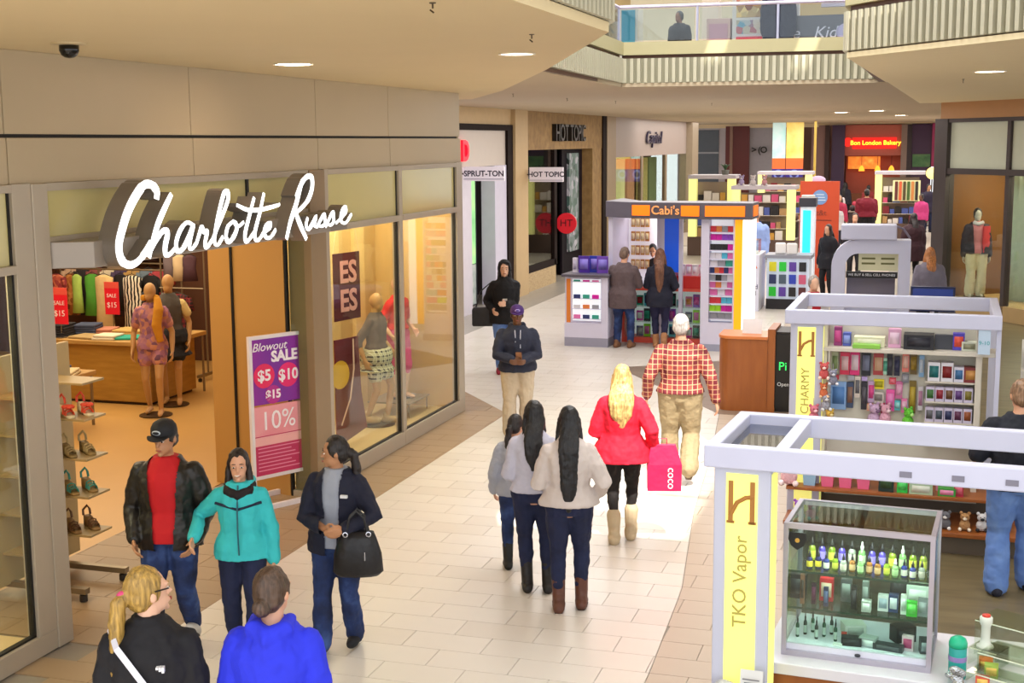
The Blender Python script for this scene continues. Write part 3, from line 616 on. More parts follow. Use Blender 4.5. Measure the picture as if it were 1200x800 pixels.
# ================================================================== SHOPPERS
BLK = CL('#131218'); KHAKI = CL('#9c8a68', bump=.8, bscale=14); LEATH = CL('#1b1611', rough=.42, bump=.6)
BROWNB = CL('#5e3524', rough=.5); NAVY = CL('#171b36')
def at(o, loc, heading, v, s=1.):                    # a point given in a figure's own frame, in the world
    m = Matrix.Translation((loc[0], loc[1], 0)) @ Matrix.Rotation(R(heading), 4, 'Z'); return m @ (Vector(v)*s)
P1, J1, hc, L_, V_ = person('man in dark leather jacket, red sweater and black cap with oval badge', (-5.05, 7.98), 196, 1.69, bulk=1.12, head=(-14, 9), lf=(-.09, -.2, .05, -28), rf=(.1, .16, .0, 0), lh=(-.215, .13, .88), rh=(.215, .13, .88), lp=(-.6, -1, 0), rp_=(.6, -1, 0),
       skin='tan', hair=('short', '#1d1511'), top=dict(m=LEATH, hem=.80, g=.034, open=.105), inner=CL('#c00d18'), pants=dict(m=JEAN, g=.020), shoes=dict(m=CL('#d8d2c8'), g=.01, sole='#1a1a1a', name='trainer'), cap=('#15151b', '#b9c4cc', '#15151b'), vox=.0095)
P2, J2, *_ = person('smiling girl in turquoise fleece jacket with navy yoke, holding the man by the arm', (-4.50, 8.02), 200, 1.51, fem=True, bulk=1.06, head=(4, 4), skin='light', hair=('long', '#20120d', .32), lf=(-.09, .05, 0, 0), rf=(.09, -.08, 0, 0), lh=(-.25, .06, .82), rh=(.36, .10, 1.02),
       top=dict(m=CL('#36bfc4'), hem=.84, g=.028, hood='back'), pants=dict(m=JEAND, g=.016), shoes=dict(m=BLK, g=.008), vox=.0095)
MB().tube([(0, .150, .9*.888), (0, .166, 1.06*.888), (0, .160, 1.24*.888), (0, .09, 1.44*.888)], .006, 6).build('zip', mat('#1c5a68', .4), P2)
MB().tube([(x*.888, (.155-abs(x)*.28)*.888, (1.26+abs(x)*.25)*.888) for x in (-.18, -.12, -.06, 0, .06, .12, .18)], .010, 6).build('chest_seam', CL('#15203a'), P2)
MB().tube([(-.020, .108, 1.353), (0, .1165, 1.350), (.016, .108, 1.353)], [.002, .0055, .002], 6).build('teeth', mat('#ece4dc', .3), P2)
soft(MB().tube([(-.085, -.01, 1.262), (-.075, .075, 1.235), (0, .115, 1.215), (.075, .075, 1.235), (.085, -.01, 1.262)], [.03, .034, .036, .034, .03], 10, round_ends=True), 'scarf', CL('#1c1216'), P2, .011, 2, None, .012, .04)
P3, J3, *_ = person('dark-haired woman in navy jacket over grey top, looking aside, handbag on her arm', (-3.93, 8.38), 186, 1.56, fem=True, bulk=1.16, head=(-72, 6), skin='tan', hair=('pony', '#1a0f0c', .22, '#1a0f0c'), lf=(-.1, -.06, .02, -8), rf=(.1, .16, 0, 0), lh=(-.14, .24, 1.04), rh=(.02, .25, 1.04), lp=(-1, -.5, -.2), rp_=(1, -.5, -.2),
       top=dict(m=CL('#12152c'), hem=.80, g=.034, open=.07, collar=False), inner=CL('#9aa0ae'), pants=dict(m=JEAN, g=.018, flare=.02, end=1.0), shoes=dict(m=BLK, g=.006, name='shoe'), vox=.0095)
MB().box(-.13, .150, 1.16, -.08, .172, 1.18).build('jacket_emblem', mat('#e8e8ea', .5), P3)
MB().ell((.075, -.02, 1.40), (.008, .008, .014), 8, 6).build('earring', mat('#e8e4dc', .2, metal=.5), P3, smooth=True)
P4, J4, *_ = person('woman with long blonde ponytail in black fleece with a white strap across her back', (-3.36, 5.1), 22, 1.68, fem=True, bulk=1.14, head=(-58, -4), skin='pale', hair=('pony', '#a8853f', .46, '#d8487c'), top=dict(m=CL('#0e0d14'), hem=.8, g=.03, collar=True), pants=dict(m=JEAND), shoes=dict(m=BLK), vox=.0095)
st = MB().tube([(-.175, -.02, 1.41), (-.12, -.15, 1.36), (.0, -.186, 1.20), (.11, -.186, 1.02), (.16, -.18, .92)], .016, 6, flat=.3, up=(0, 1, 0)).build('strap', mat('#dcdcea', .6), P4)
for i in range(3): MB().box(.055+i*.013, -.182, 1.265-i*.008, .066+i*.013, -.155, 1.275).build('fleece_emblem', mat('#e6e6ea', .5), P4)
gl = MB().tube([(.085, -.0, 1.588), (.072, .07, 1.588)], .004, 6).build('glasses', mat('#1a1210', .3), P4)
gl.matrix_parent_inverse = Matrix.Identity(4); gl.data.transform(Matrix.Translation((0, .02, 0)) @ Matrix.Rotation(R(-58), 4, 'Z')); 
P5, J5, *_ = person('brown-haired person in bright royal blue hooded sweatshirt with the hood down', (-2.83, 5.3), 14, 1.66, fem=True, bulk=1.2, head=(-16, 4), skin='light', hair=('bun', '#4a3526'), top=dict(m=CL('#2330d8', bump=.7), hem=.84, g=.03, hood='back'), pants=dict(m=JEAND), shoes=dict(m=BLK), vox=.0095)
P6, J6, *_ = person('young woman with long black hair in cream jacket and brown lace-up boots', (-2.55, 9.6), 14, 1.60, fem=True, bulk=1.12, head=(8, 8), hair=('long', '#0c0a10', .56), lf=(-.085, -.03, 0, -6), rf=(.10, .06, 0, 0), lh=(-.17, .22, 1.03), rh=(.23, .14, .96), lp=(-.45, -1, -.2), rp_=(.6, -1, -.2), hips=1.08,
       top=dict(m=CL('#cfc3bd', bump=.6), hem=.90, g=.030, collar=True), pants=dict(m=JEAND, g=.012, end=.86), shoes=dict(m=BROWNB, g=.012, shaft=.42, sr=.058, name='boot', sole='#2a1810'), vox=.0095)
P7, J7, *_ = person('young woman with black hair in white and navy top, between two friends', (-2.93, 9.93), 16, 1.56, fem=True, bulk=1.05, head=(24, 8), hair=('long', '#0d0a0e', .3), lf=(-.06, .02, 0, 0), rf=(.12, .0, 0, 0), lh=(-.12, .22, 1.0), rh=(.2, .1, .92), top=dict(m=CL('#c4c2d2'), hem=.92, g=.024), pants=dict(m=JEAND, g=.012, end=.84), shoes=dict(m=CL('#1a1310', rough=.5), g=.010, shaft=.5, sr=.056, name='boot'), vox=.0105)
P8, J8, *_ = person('child in grey padded vest with dark ponytail, jeans and black boots', (-3.24, 10.47), 20, 1.33, fem=True, bulk=1.12, head=(-36, 8), hair=('pony', '#1c110d', .14, '#15151a'), lh=(-.24, .1, .85), rh=(.2, .1, .9), top=dict(m=CL('#a9adbb', bump=.9, bscale=14), hem=.84, g=.034), pants=dict(m=JEAN, g=.014, end=.82), shoes=dict(m=CL('#15130f', rough=.5), g=.012, shaft=.45, sr=.062, name='boot'), vox=.0105)
P9, J9, *_ = person('blonde woman in red flared coat, black leggings and beige sheepskin boots', (-2.55, 11.45), 10, 1.62, fem=True, bulk=1.10, head=(-6, 10), skin='pale', hair=('long', '#cba566', .28, 1.45), lf=(-.065, -.04, 0, 0), rf=(.085, .10, .02, -18), lh=(-.16, .22, 1.02), rh=(.29, .06, .90), lp=(-.5, -1, -.2),
       top=dict(m=CL('#dc1030', bump=.6), hem=.80, g=.034, flare=.20, name='coat', cuff=.012), pants=dict(m=CL('#17110f'), g=.004, end=.75, name='leggings'), shoes=dict(m=CL('#c3ae8c', bump=.4), g=.020, shaft=.46, sr=.070, name='boot', sole='#8a7658'), vox=.0095)
PLAID = plaid_mat('plaid_shirt', '#a5493c', '#6c1a2c', '#d9b084', 6.)
P10, J10, *_ = person('grey-haired man in red plaid shirt and baggy khaki trousers, walking away', (-2.43, 13.75), 8, 1.79, bulk=1.2, head=(-4, 6), skin='light', hair=('short', '#b3aaa4'), lf=(-.11, .12, 0, 0), rf=(.10, -.20, .10, -48), lh=(-.34, .05, .86), rh=(.36, -.02, .84), top=dict(m=PLAID, hem=.92, g=.022, name='shirt', collar=False), pants=dict(m=KHAKI, g=.032, flare=.026, end=1.0), shoes=dict(m=CL('#5b4a38'), g=.010, sole='#4a4038'), vox=.0105)
P11, J11, *_ = person('man in purple cap and navy hooded jacket with hands clasped, khaki trousers', (-4.76, 15.45), 200, 1.62, bulk=1.2, head=(0, 2), skin='brown', hair=('short', '#15100d'), lf=(-.11, 0, 0, 0), rf=(.12, .1, 0, 0), lh=(-.04, .24, 1.03), rh=(.06, .25, 1.03), lp=(-1, -.4, -.3), rp_=(1, -.4, -.3), top=dict(m=CL('#1e2236', bump=.7), hem=.86, g=.036, hood='back'), pants=dict(m=CL('#b9a890', bump=.8, bscale=12), g=.030, flare=.02, end=1.0), shoes=dict(m=CL('#c9c2b8'), g=.01), cap=('#43206a', '#b8a8dc', '#3a1e86'), vox=.0105)
for sd in (-1, 1): MB().tube([(sd*.035, .140, 1.34), (sd*.03, .158, 1.25), (sd*.03, .162, 1.12)], .006, 6).build('drawstring', mat('#b9bac6', .6), P11)
P12, J12, *_ = person('woman in black hooded top and jeans, looking up from her phone', (-6.3, 19.8), 198, 1.76, fem=True, bulk=1.16, head=(0, 0), skin='pale', hair=('long', '#170f0e', .34), lf=(-.09, -.1, 0, 0), rf=(.09, .08, 0, 0), lh=(-.02, .25, 1.08), rh=(.19, .12, .98), top=dict(m=CL('#0c0c12'), hem=.76, g=.034, hood='up'), pants=dict(m=JEAN2, g=.012), shoes=dict(m=CL('#8e1c34'), g=.008, name='trainer'), vox=.0125)
P13, J13, *_ = person('man in brown-grey coat and blue jeans leaning over the kiosk counter', (-5.06, 22.75), -6, 1.76, bulk=1.14, lean=.12, head=(-8, 22), hair=('short', '#6a5344'), lh=(-.1, .34, 1.05), rh=(.16, .34, 1.05), lf=(-.1, 0, 0, 0), rf=(.13, .04, 0, 0), top=dict(m=CL('#5a4a4c', bump=.4), hem=.68, g=.036, name='coat'), pants=dict(m=JEAN, g=.016), shoes=dict(m=CL('#7a5236'), g=.012), vox=.014)
P14, J14, *_ = person('woman with long brown hair in navy coat and short boots at the kiosk', (-4.42, 22.85), 8, 1.74, fem=True, bulk=1.1, head=(12, 14), hair=('long', '#6f4630', .46), lh=(-.12, .28, 1.05), rh=(.2, .22, 1.0), lf=(-.06, .04, 0, 0), rf=(.08, -.12, .04, -20), top=dict(m=CL('#14162a'), hem=.72, g=.03, name='coat'), pants=dict(m=CL('#1d1c40'), g=.008, end=.85), shoes=dict(m=CL('#a9764e'), g=.010, shaft=.3, name='boot'), vox=.014)
P15, J15, *_ = person('dark-haired kiosk clerk in black, bending towards two customers', (-4.83, 24.5), 172, 1.72, lean=.15, head=(10, 26), skin='tan', hair=('short', '#0d0908'), lh=(-.2, .3, 1.05), rh=(.2, .3, 1.05), top=dict(m=BLK, hem=.84, g=.02), pants=dict(m=BLK), shoes=dict(m=BLK), vox=.014)
P16, J16, *_ = person('man in navy polo shirt and pale blue jeans standing behind the glass counter', (.76, 10.95), 6, 1.72, bulk=1.2, head=(10, 10), skin='light', hair=('short', '#8a6a50'), lh=(-.22, .26, 1.06), rh=(.2, .28, 1.05), lf=(-.13, -.05, 0, 0), rf=(.13, .12, 0, 0), top=dict(m=CL('#0f1322'), hem=.86, g=.026, sleeve=.42, name='polo_shirt', cuff=.016), pants=dict(m=JEAN2, g=.030, flare=.03, end=1.02), shoes=dict(m=CL('#1a1c2c'), g=.010), vox=.0105)
# ---- people farther off
far = dict(face=False, fingers=False, vox=.02)
person('bald man in pale blue shirt behind the phone counter', (-3.95, 32.6), 170, 1.92, bulk=1.3, skin='light', hair=('bald', '#c08a6c'), top=dict(m=CL('#8fa6dc'), hem=.85, g=.03), pants=dict(m=BLK), shoes=dict(m=BLK), **far)
person('woman with short dark hair in black jacket beside the blue light tower', (-2.12, 31.0), 150, 1.7, fem=True, bulk=1.1, skin='light', hair=('long', '#2a1512', .1), top=dict(m=CL('#14121c'), hem=.7, g=.03), pants=dict(m=BLK), shoes=dict(m=BLK), **far)
person('grey-haired person in white and red top by the display counter', (-1.55, 19.8), 205, 1.64, fem=True, bulk=1.1, skin='pale', hair=('bun', '#a09894'), top=dict(m=CL('#c8bfc0'), hem=.85, g=.03, open=.07), inner=CL('#b01828'), pants=dict(m=BLK), shoes=dict(m=BLK), **far)
person('short-haired man in dark clothes behind the white arch', (-1.72, 34.5), 185, 1.78, skin='light', hair=('short', '#2a1a12'), top=dict(m=BLK, g=.03), pants=dict(m=BLK), shoes=dict(m=BLK), **far)
person('big person in dark red shirt and black trousers in the far court', (-1.95, 46.5), 10, 1.95, bulk=1.5, skin='tan', hair=('short', '#1a0f0c'), top=dict(m=CL('#7a0f28'), hem=.9, g=.04), pants=dict(m=BLK, g=.06), shoes=dict(m=BLK), **far)
person('person in dark maroon coat walking through the court', (-.30, 34.2), 20, 1.8, fem=True, bulk=1.3, skin='tan', hair=('long', '#1a0c0e', .3), top=dict(m=CL('#32121c'), hem=.6, g=.05), pants=dict(m=BLK), shoes=dict(m=BLK), **far)
person('person in navy clothes standing far down the court', (.03, 54.6), 200, 1.86, bulk=1.25, skin='tan', hair=('short', '#1a1210'), top=dict(m=CL('#241c34'), hem=.7, g=.04), pants=dict(m=JEAND, g=.02), shoes=dict(m=BLK), **far)
person('woman with copper hair in grey jacket seen from behind', (.08, 24.0), 12, 1.75, fem=True, bulk=1.25, skin='pale', hair=('long', '#b0703c', .2), top=dict(m=CL('#77717e'), hem=.85, g=.036), pants=dict(m=BLK), shoes=dict(m=BLK), **far)
for i, (x, y, hd, h_, c, c2, lab) in enumerate(((-2.9, 47.5, 190, 1.72, '#b02a4a', '#2a2430', 'shopper in crimson jacket by the orange sign board'), (-3.3, 53, 170, 1.7, '#d8c8c8', '#3a3440', 'shopper in pale top near the bakery'), (-1.2, 57.5, 40, 1.75, '#3a2a34', '#1a1a24', 'shopper in plum coat queuing at the bakery'), (-2.4, 58.5, 10, 1.7, '#8a2a2a', '#241a1c', 'shopper in brick red coat queuing at the bakery'), (-3.4, 59.2, -20, 1.8, '#22202c', '#1c1a20', 'tall shopper in charcoal coat queuing at the bakery'), (-.2, 49, 150, 1.7, '#c03a7a', '#2a2030', 'shopper in magenta top beside the purple panel'), (-4.6, 56, 100, 1.75, '#5a5a70', '#1a1a22', 'shopper in slate jacket under the hanging banners'), (-2.75, 43, 200, 1.68, '#e8e0e0', '#2a2a3a', 'shopper in white shirt beyond the orange sign board'))):
    person(lab, (x, y), hd, h_, fem=i % 2 == 0, bulk=1.15, skin=('light', 'tan', 'brown')[i % 3], hair=('long' if i % 2 == 0 else 'short', '#1c120e'), top=dict(m=CL(c), hem=.8, g=.03), pants=dict(m=CL(c2)), shoes=dict(m=BLK), face=False, fingers=False, vox=.026)
person('man in black coat standing on the upper gallery', (-5.46, 30.3), 150, 1.8, bulk=1.25, skin='brown', hair=('short', '#0c0908'), top=dict(m=BLK, hem=.6, g=.04), pants=dict(m=BLK), shoes=dict(m=BLK), z=4.68, **far)
person('person in navy coat at the grey counter on the upper gallery', (-2.72, 25.2), 5, 1.85, bulk=1.2, skin='tan', hair=('short', '#0c0908'), top=dict(m=NAVY, hem=.6, g=.04), pants=dict(m=BLK), shoes=dict(m=BLK), z=4.68, **far)
# ---- things they carry
hb = thing('handbag', 'soft black handbag with silver rings hanging from a woman\'s forearm', 'handbag', (-3.70, 8.20, .62), R(20))
b = MB().rings([[(rx*math.cos(2*math.pi*k/14)*(1 if abs(math.cos(2*math.pi*k/14)) < .9 else .95), ry*math.sin(2*math.pi*k/14), z) for k in range(14)] for z, rx, ry in ((0, .15, .05), (.03, .185, .075), (.16, .175, .08), (.27, .14, .06), (.32, .12, .03))]); b.build('bag_body', CL('#0d0c12', rough=.45, bump=.7), hb, smooth=True)
for y in (-.035, .035): MB().tube([(-.08, y, .29), (-.05, y, .42), (0, y, .47), (.05, y, .42), (.08, y, .29)], .009, 7).build('bag_handle', CL('#0d0c12', rough=.4), hb)
for x in (-.08, .08): MB().tube([(x+.016*math.cos(a), -.05, .31+.016*math.sin(a)) for a in [2*math.pi*k/8 for k in range(9)]], .005, 5).build('ring', mat('#c9c9d0', .2, metal=.9), hb)
MB().box(.05, -.079, .13, .056, -.07, .19).build('zip_pull', mat('#c9c9d0', .2, metal=.9), hb)
sb = thing('shopping_bag', 'crimson pink paper shopping bag with white lettering held by the blonde woman', 'shopping bag', (-2.17, 11.50, .50), R(14))
b = MB().rings([[(-.15, -.06, 0), (.15, -.06, 0), (.15, .06, 0), (-.15, .06, 0)], [(-.155, -.05, .24), (.155, -.05, .24), (.155, .05, .24), (-.155, .05, .24)], [(-.12, -.02, .42), (.10, -.02, .42), (.10, .02, .42), (-.12, .02, .42)]]); b.build('bag_body', CL('#d6124c', rough=.5), sb, bevel=.004)
MB().tube([(-.06, 0, .40), (-.06, 0, .47), (.02, 0, .47), (.02, 0, .40)], .005, 6).build('bag_handle', mat('#c0104a', .5), sb)
text('lettering', 'coco', .10, mat('#f4e6ee', .5), sb, (.06, -.062, .12), (R(90), R(90), 0), .002)
pu = thing('shoulder_bag', 'square black shoulder bag at the side of the hooded woman', 'handbag', (-6.62, 19.72, .74), R(18))
MB().rings([[(x*.19*k, y*.06*k, z) for x, y in ((-1, -1), (1, -1), (1, 1), (-1, 1))] for z, k in ((0, .92), (.03, 1), (.26, 1), (.30, .85))]).build('bag_body', CL('#100d10', rough=.4), pu, bevel=.01)
MB().tube([(-.13, 0, .28), (-.05, 0, .55), (.10, .0, .68), (.16, 0, .5), (.14, 0, .28)], .012, 6).build('bag_strap', CL('#100d10', rough=.5), pu)
def phone(label, loc, rz, c='#1a1a1e', tilt=60):
    o = MB().cbox((0, 0, 0), (.072, .145, .010), 0).build('phone', mat(c, .3), bevel=.004); o.location = loc; o.rotation_euler = (R(tilt), 0, rz); tag(o, label, 'phone')
    MB().box(-.031, -.06, .0052, .031, .06, .0062).build('screen', mat('#8fa0b8', .1, emit=.5), o); return o
phone('small phone in the hand of the black hooded woman', (-6.22, 19.55, 1.17), R(200), '#d8d4d0', 30)
phone('dark phone held by the young woman in cream jacket', (-2.81, 9.78, .97), R(20), '#141418', 70)
phone('tan leather wallet phone held by the man in the purple cap', (-4.66, 15.19, 1.03), R(190), '#8a5a38', 60)
# ================================================================== DRESS SHOP
MQ = '#b98c56'
WOODY = ramp_mat('yellow_wood', 'noise', ['#8d6524', '#a97c30', '#bd9140'], 3, .5, axis=(1, 1, 6)); STEELD = mat('#8c7a60', .35, metal=.6)
FLOR1 = ramp_mat('floral1', 'voronoi', ['#4a1320', '#8e2c34', '#c96a4a', '#e0b090'], 16, .8); FLOR2 = ramp_mat('floral2', 'voronoi', ['#4a2a14', '#b56a30', '#e0a860'], 14, .8)
CHEV = ramp_mat('chevron', 'wave', ['#141014', '#e8dcc8'], 5.5, .8, distort=5., const=True, pos=[0, .5]); PLRED = plaid_mat('red_plaid', '#5a0a12', '#16060a', '#8e1a22', 6.); FLPUR = ramp_mat('floral_purple', 'voronoi', ['#4a2c4a', '#a06a8a', '#c9886a', '#5a3a5c'], 18, .8)
CHECK = plaid_mat('bw_check', '#15130f', '#c9c4a0', '#f0ecd8', 11.)
def garment(label, x, y, z, w, h, m, sleeves=True, rz=0, group='garments on the back rails of the dress shop', name='hanging_garment'):
    o = thing(name, label, 'clothing', (x, y, z), rz, group)
    MB().tube([(-w*.42, 0, -.05), (0, 0, .01), (w*.42, 0, -.05)], .006, 5).tube([(0, 0, .01), (0, 0, .05), (.02, 0, .07), (.035, 0, .05)], .004, 5).build('hanger', mat('#1a1412', .4), o)
    b = MB(); n = 12
    b.rings([[(w/2*k*math.cos(a)*(1+.05*math.sin(3*a+zz*20)), d*math.sin(a), -zz) for a in [2*math.pi*i/n for i in range(n)]] for zz, k, d in ((.02, .35, .02), (.06, .9, .035), (.18, .86, .05), (h*.5, .80, .06), (h, 1.0, .075))])
    if sleeves:
        for s_ in (-1, 1): b.tube([(s_*w*.44, 0, -.08), (s_*w*.56, 0, -.28)], [.045, .04], 8)
    b.build('cloth', m, o, smooth=True); return o
GR = [('dark red floral blouse on the back rail', FLOR1, .30, .75), ('orange and brown print blouse on the back rail', FLOR2, .26, .7), ('pale green sleeveless top on the back rail', CL('#a8c860'), .20, .65), ('bright green tank top on the back rail', CL('#5aa83c'), .34, .7), ('long cream dress with thin straps on the back rail', CL('#e0c088'), .38, 1.1), ('black lace top beside the cream dress', CL('#191214'), .28, .6), ('black and white chevron dress on the back rail', CHEV, .40, 1.15), ('black jacket at the end of the back rail', CL('#141013'), .34, .8)]
x = -13.72
for i, (lb, m, w_, h_) in enumerate(GR):
    garment(lb, x+w_/2, 18.45+(i % 2)*.1, 1.56, w_, h_, m, sleeves=i in (0, 1, 7)); x += w_*.78
rail = thing('clothes_rail', 'long wall rail carrying the blouses and dresses at the back', 'clothes rail', (-13, 18.5, 0))
MB().tube([(-1.2, 0, 1.63), (1.55, 0, 1.63)], .015, 8).build('bar', STEELD, rail)
for q in (-1.15, .2, 1.5): MB().tube([(q, 0, 0), (q, 0, 1.63)], .018, 8).build('upright', STEELD, rail); MB().cbox((q, 0, .02), (.06, .5, .04)).build('foot', STEELD, rail)
for i in range(9): garment('dark shirt folded close among others on the upper wall rail', -13.6+i*.19, 19.35, 2.25, .3, .55, CL(('#2a1a16', '#3a2420', '#1c1518', '#4a2c2a')[i % 4]), rz=R(70), group='dark shirts on the upper wall rail')
wr2 = thing('clothes_rail', 'short wall bar high at the back carrying dark shirts', 'clothes rail', (-12.8, 19.38, 2.3)); MB().tube([(-1, 0, .02), (1.2, 0, .02)], .014, 8).build('bar', STEELD, wr2)
for q in (-.9, 1.1): MB().tube([(q, 0, .02), (q, .22, .02)], .012, 6).build('bracket', STEELD, wr2)
for i, (c, lb) in enumerate((('#c9a890', 'pale rose'), ('#2a2228', 'black'), ('#8a4a4a', 'brick'), ('#d8c8b0', 'ivory'), ('#4a3a5a', 'plum'), ('#b08a50', 'mustard'), ('#6a7a8a', 'slate'), ('#a83a44', 'scarlet'))):
    garment(lb+' blouse pressed between others on the second rail', -13.6+i*.24, 18.95, 1.62, .34, .8, CL(c), rz=R(35), group='blouses on the second rail')
wr3 = thing('clothes_rail', 'second floor rail close behind the first, full of blouses', 'clothes rail', (-12.8, 18.95, 0)); MB().tube([(-1.1, 0, 1.69), (1.3, 0, 1.69)], .014, 8).build('bar', STEELD, wr3)
for q in (-1.05, 1.25): MB().tube([(q, 0, 0), (q, 0, 1.69)], .016, 8).build('upright', STEELD, wr3)
# rolling rack with the red plaid dress
rk = thing('garment_rack', 'rolling garment rack holding the long red plaid dress', 'clothes rack', (-10.95, 18.0, 0))
MB().tube([(-.38, 0, .1), (-.38, 0, 2.0), (.38, 0, 2.0), (.38, 0, .1)], .016, 8).build('frame', STEELD, rk)
for q in (-.38, .38): MB().cbox((q, 0, .09), (.05, .6, .04)).build('foot', STEELD, rk); [MB().lathe([(.01, 0), (.03, .01), (.03, .05), (.01, .06)], 10, (q, yy, 0)).build('caster', mat('#1a1614', .5), rk) for yy in (-.25, .25)]
MB().tube([(-.38, -.05, 1.42), (.38, -.05, 1.42)], .012, 6).build('lower_bar', STEELD, rk)
garment('long dark red and black plaid dress on the rolling rack', -10.98, 17.86, 1.36, .46, 1.1, PLRED, group='garments on the rolling rack')
for i, (lb, c) in enumerate((('grey tank top high on the rolling rack', '#6a5c62'), ('striped cream top high on the rolling rack', '#c9b08c'), ('plum top high on the rolling rack', '#4a2c38'))): garment(lb, -11.16+i*.17, 18.0, 1.95, .24, .42, CL(c), sleeves=False, rz=R(25), group='garments on the rolling rack')
# table with folded clothes
tb = thing('display_table', 'large wooden shop table piled with folded clothes', 'table', (-11.2, 16.5, 0))
MB().box(-1.1, -.6, .04, .95, .6, .84).build('body', WOODY, tb, bevel=.01); MB().box(-1.15, -.66, .84, 1.12, .66, .90).build('tabletop', mat('#b58c4c', .5), tb, bevel=.008); MB().box(-1.05, -.56, 0, .9, .56, .04).build('plinth', mat('#3a2612', .6), tb)
for y_ in (-.6, .6): MB().tube([(1.08, y_, 0), (1.08, y_, .84)], .018, 8).build('leg', STEELD, tb)
def folded(label, x, y, z, w, d, h, m, rz=0, drape=0):
    o = thing('folded_garment', label, 'clothing', (x, y, z), rz, 'folded clothes on the shop tables')
    for k in range(max(1, int(h/.035))): MB().cbox((random.uniform(-.01, .01), random.uniform(-.01, .01), .0175+k*.035), (w*(1-.02*k), d*(1-.02*k), .034), random.uniform(-.04, .04)).build('fold', m, o, bevel=.012)
    if drape: MB().rings([[(xx, -d/2+.03, .033), (xx, -d/2-.02, .03), (xx, -d/2-.05, -.05), (xx, -d/2-.07, -drape), (xx, -d/2-.06, -drape), (xx, -d/2-.03, -.05), (xx, -d/2, .01)] for xx in (-w/2, -w/6, w/6, w/2)]).build('hanging_edge', m, o, smooth=True)
    return o
for i, (lb, x_, y_, w_, d_, h_, c, rz) in enumerate((('flat pile of teal knitwear on the table edge', -10.62, 16.2, .62, .34, .035, '#1f9a86', .3), ('tan folded sweater under the teal pile', -10.95, 16.62, .5, .4, .07, '#c09a58', .1), ('black folded sweaters in a tall pile', -11.95, 16.15, .5, .45, .21, '#17141a', .15), ('khaki folded trousers at the table front', -11.35, 16.1, .44, .36, .035, '#a58a5a', -.1), ('rose folded blouse on the table', -11.45, 16.6, .36, .36, .07, '#b5745c', .2), ('white folded tops in a pile at the table front', -11.0, 16.05, .34, .3, .105, '#d8ccb4', .1), ('indigo folded jeans in a pile at the table front', -11.65, 16.5, .36, .36, .14, '#39435e', .2), ('lilac folded shirts near the table corner', -10.35, 16.5, .3, .3, .07, '#a890b0', .3), ('dark print blouse folded beside the teal pile', -10.45, 16.9, .4, .36, .035, '#3a2a2a', .2))):
    folded(lb, x_, y_, .90, w_, d_, h_, CL(c), rz)
t2 = thing('display_table', 'low front table draped with folded jeans', 'table', (-10.75, 14.2, 0)); MB().box(-.6, -.45, .66, .5, .45, .72).build('tabletop', mat('#b58c4c', .5), t2, bevel=.006)
for q in ((-.55, -.4), (.45, -.4), (-.55, .4), (.45, .4)): MB().tube([(q[0], q[1], 0), (q[0], q[1], .66)], .02, 8).build('leg', STEELD, t2)
for i, (lb, c, x_, y_) in enumerate((('grey-blue jeans draped over the front table edge', '#5b6272', -10.95, 14.1), ('dark blue jeans draped over the front table edge', '#39425c', -10.62, 14.3), ('cream trousers draped at the corner of the front table', '#c9b48a', -10.38, 14.15), ('white folded shirts at the back of the front table', '#d8c8a8', -11.1, 14.5))): folded(lb, x_, y_, .72, .3, .5, .07, CL(c), R(20), .22 if i < 3 else 0)
bxp = tag(box('sign_block', mat('#d02a6a', .6), -11.36, 13.72, 0, -11.22, 13.86, .62), 'tall pink sign block standing by the jeans table', 'sign')
# red sale signs on stands
for lb, x_, y_, z_ in (('red sale card on a stand among the black sweaters', -11.72, 15.98, .9), ('red sale card hanging beside the long cream dress', -12.36, 18.2, 0.0)):
    o = thing('sale_card', lb, 'sign', (x_, y_, z_)); hh = 0 if z_ else .74; zt = .2+hh
    MB().tube([(0, 0, 0), (0, 0, zt+.2)], .008, 6).build('stem', STEELD, o); MB().lathe([(.08, 0), (.08, .01), (.01, .015)], 12).build('base', STEELD, o)
    MB().box(-.13, -.02, zt, .13, -.005, zt+.42).build('card', mat('#d81828', .5, emit=.15), o); MB().box(-.13, -.022, zt+.42, .13, -.005, zt+.52).build('card_header', mat('#e8584a', .5), o)
    text('lettering', 'SALE', .085, mat('#f6e0e0', .5), o, (0, -.024, zt+.30), ext=.002); text('lettering', '$15', .12, mat('#f6e0e0', .5), o, (0, -.024, zt+.15), ext=.002)
# mannequins
mk = dict(name='mannequin', cat='mannequin', face=False, hair=None, skin=MQ, vox=.012, fem=True)
def stand(P, r=.22): MB().lathe([(r, .004), (r, .016), (.02, .02)], 20).build('base_plate', mat('#4a3826', .4, metal=.4), P)
Q1, *_ = person('tan mannequin in purple floral top with a yellow scarf inside the shop', (-9.84, 15.35), 200, 1.8, head=(-6, 0), lh=(-.26, .08, .84), rh=(.24, .06, .84), lf=(-.09, .1, .02, 0), rf=(.09, -.1, .02, 0), top=dict(m=FLPUR, hem=.86, g=.018, sleeve=.3), pants=dict(m=FLPUR, g=.016, end=.22, name='shorts'), **mk); stand(Q1)
sc_ = MB().tube([(-.10, .06, 1.60), (-.13, .14, 1.45), (-.10, .17, 1.25), (-.14, .15, 1.02)], [.05, .07, .07, .05], 9, flat=.6).tube([(-.1, .05, 1.6), (0, -.07, 1.6), (.1, .05, 1.6)], .045, 8); soft(sc_, 'scarf', CL('#c98a1c', bump=.9), Q1, .014, 2)
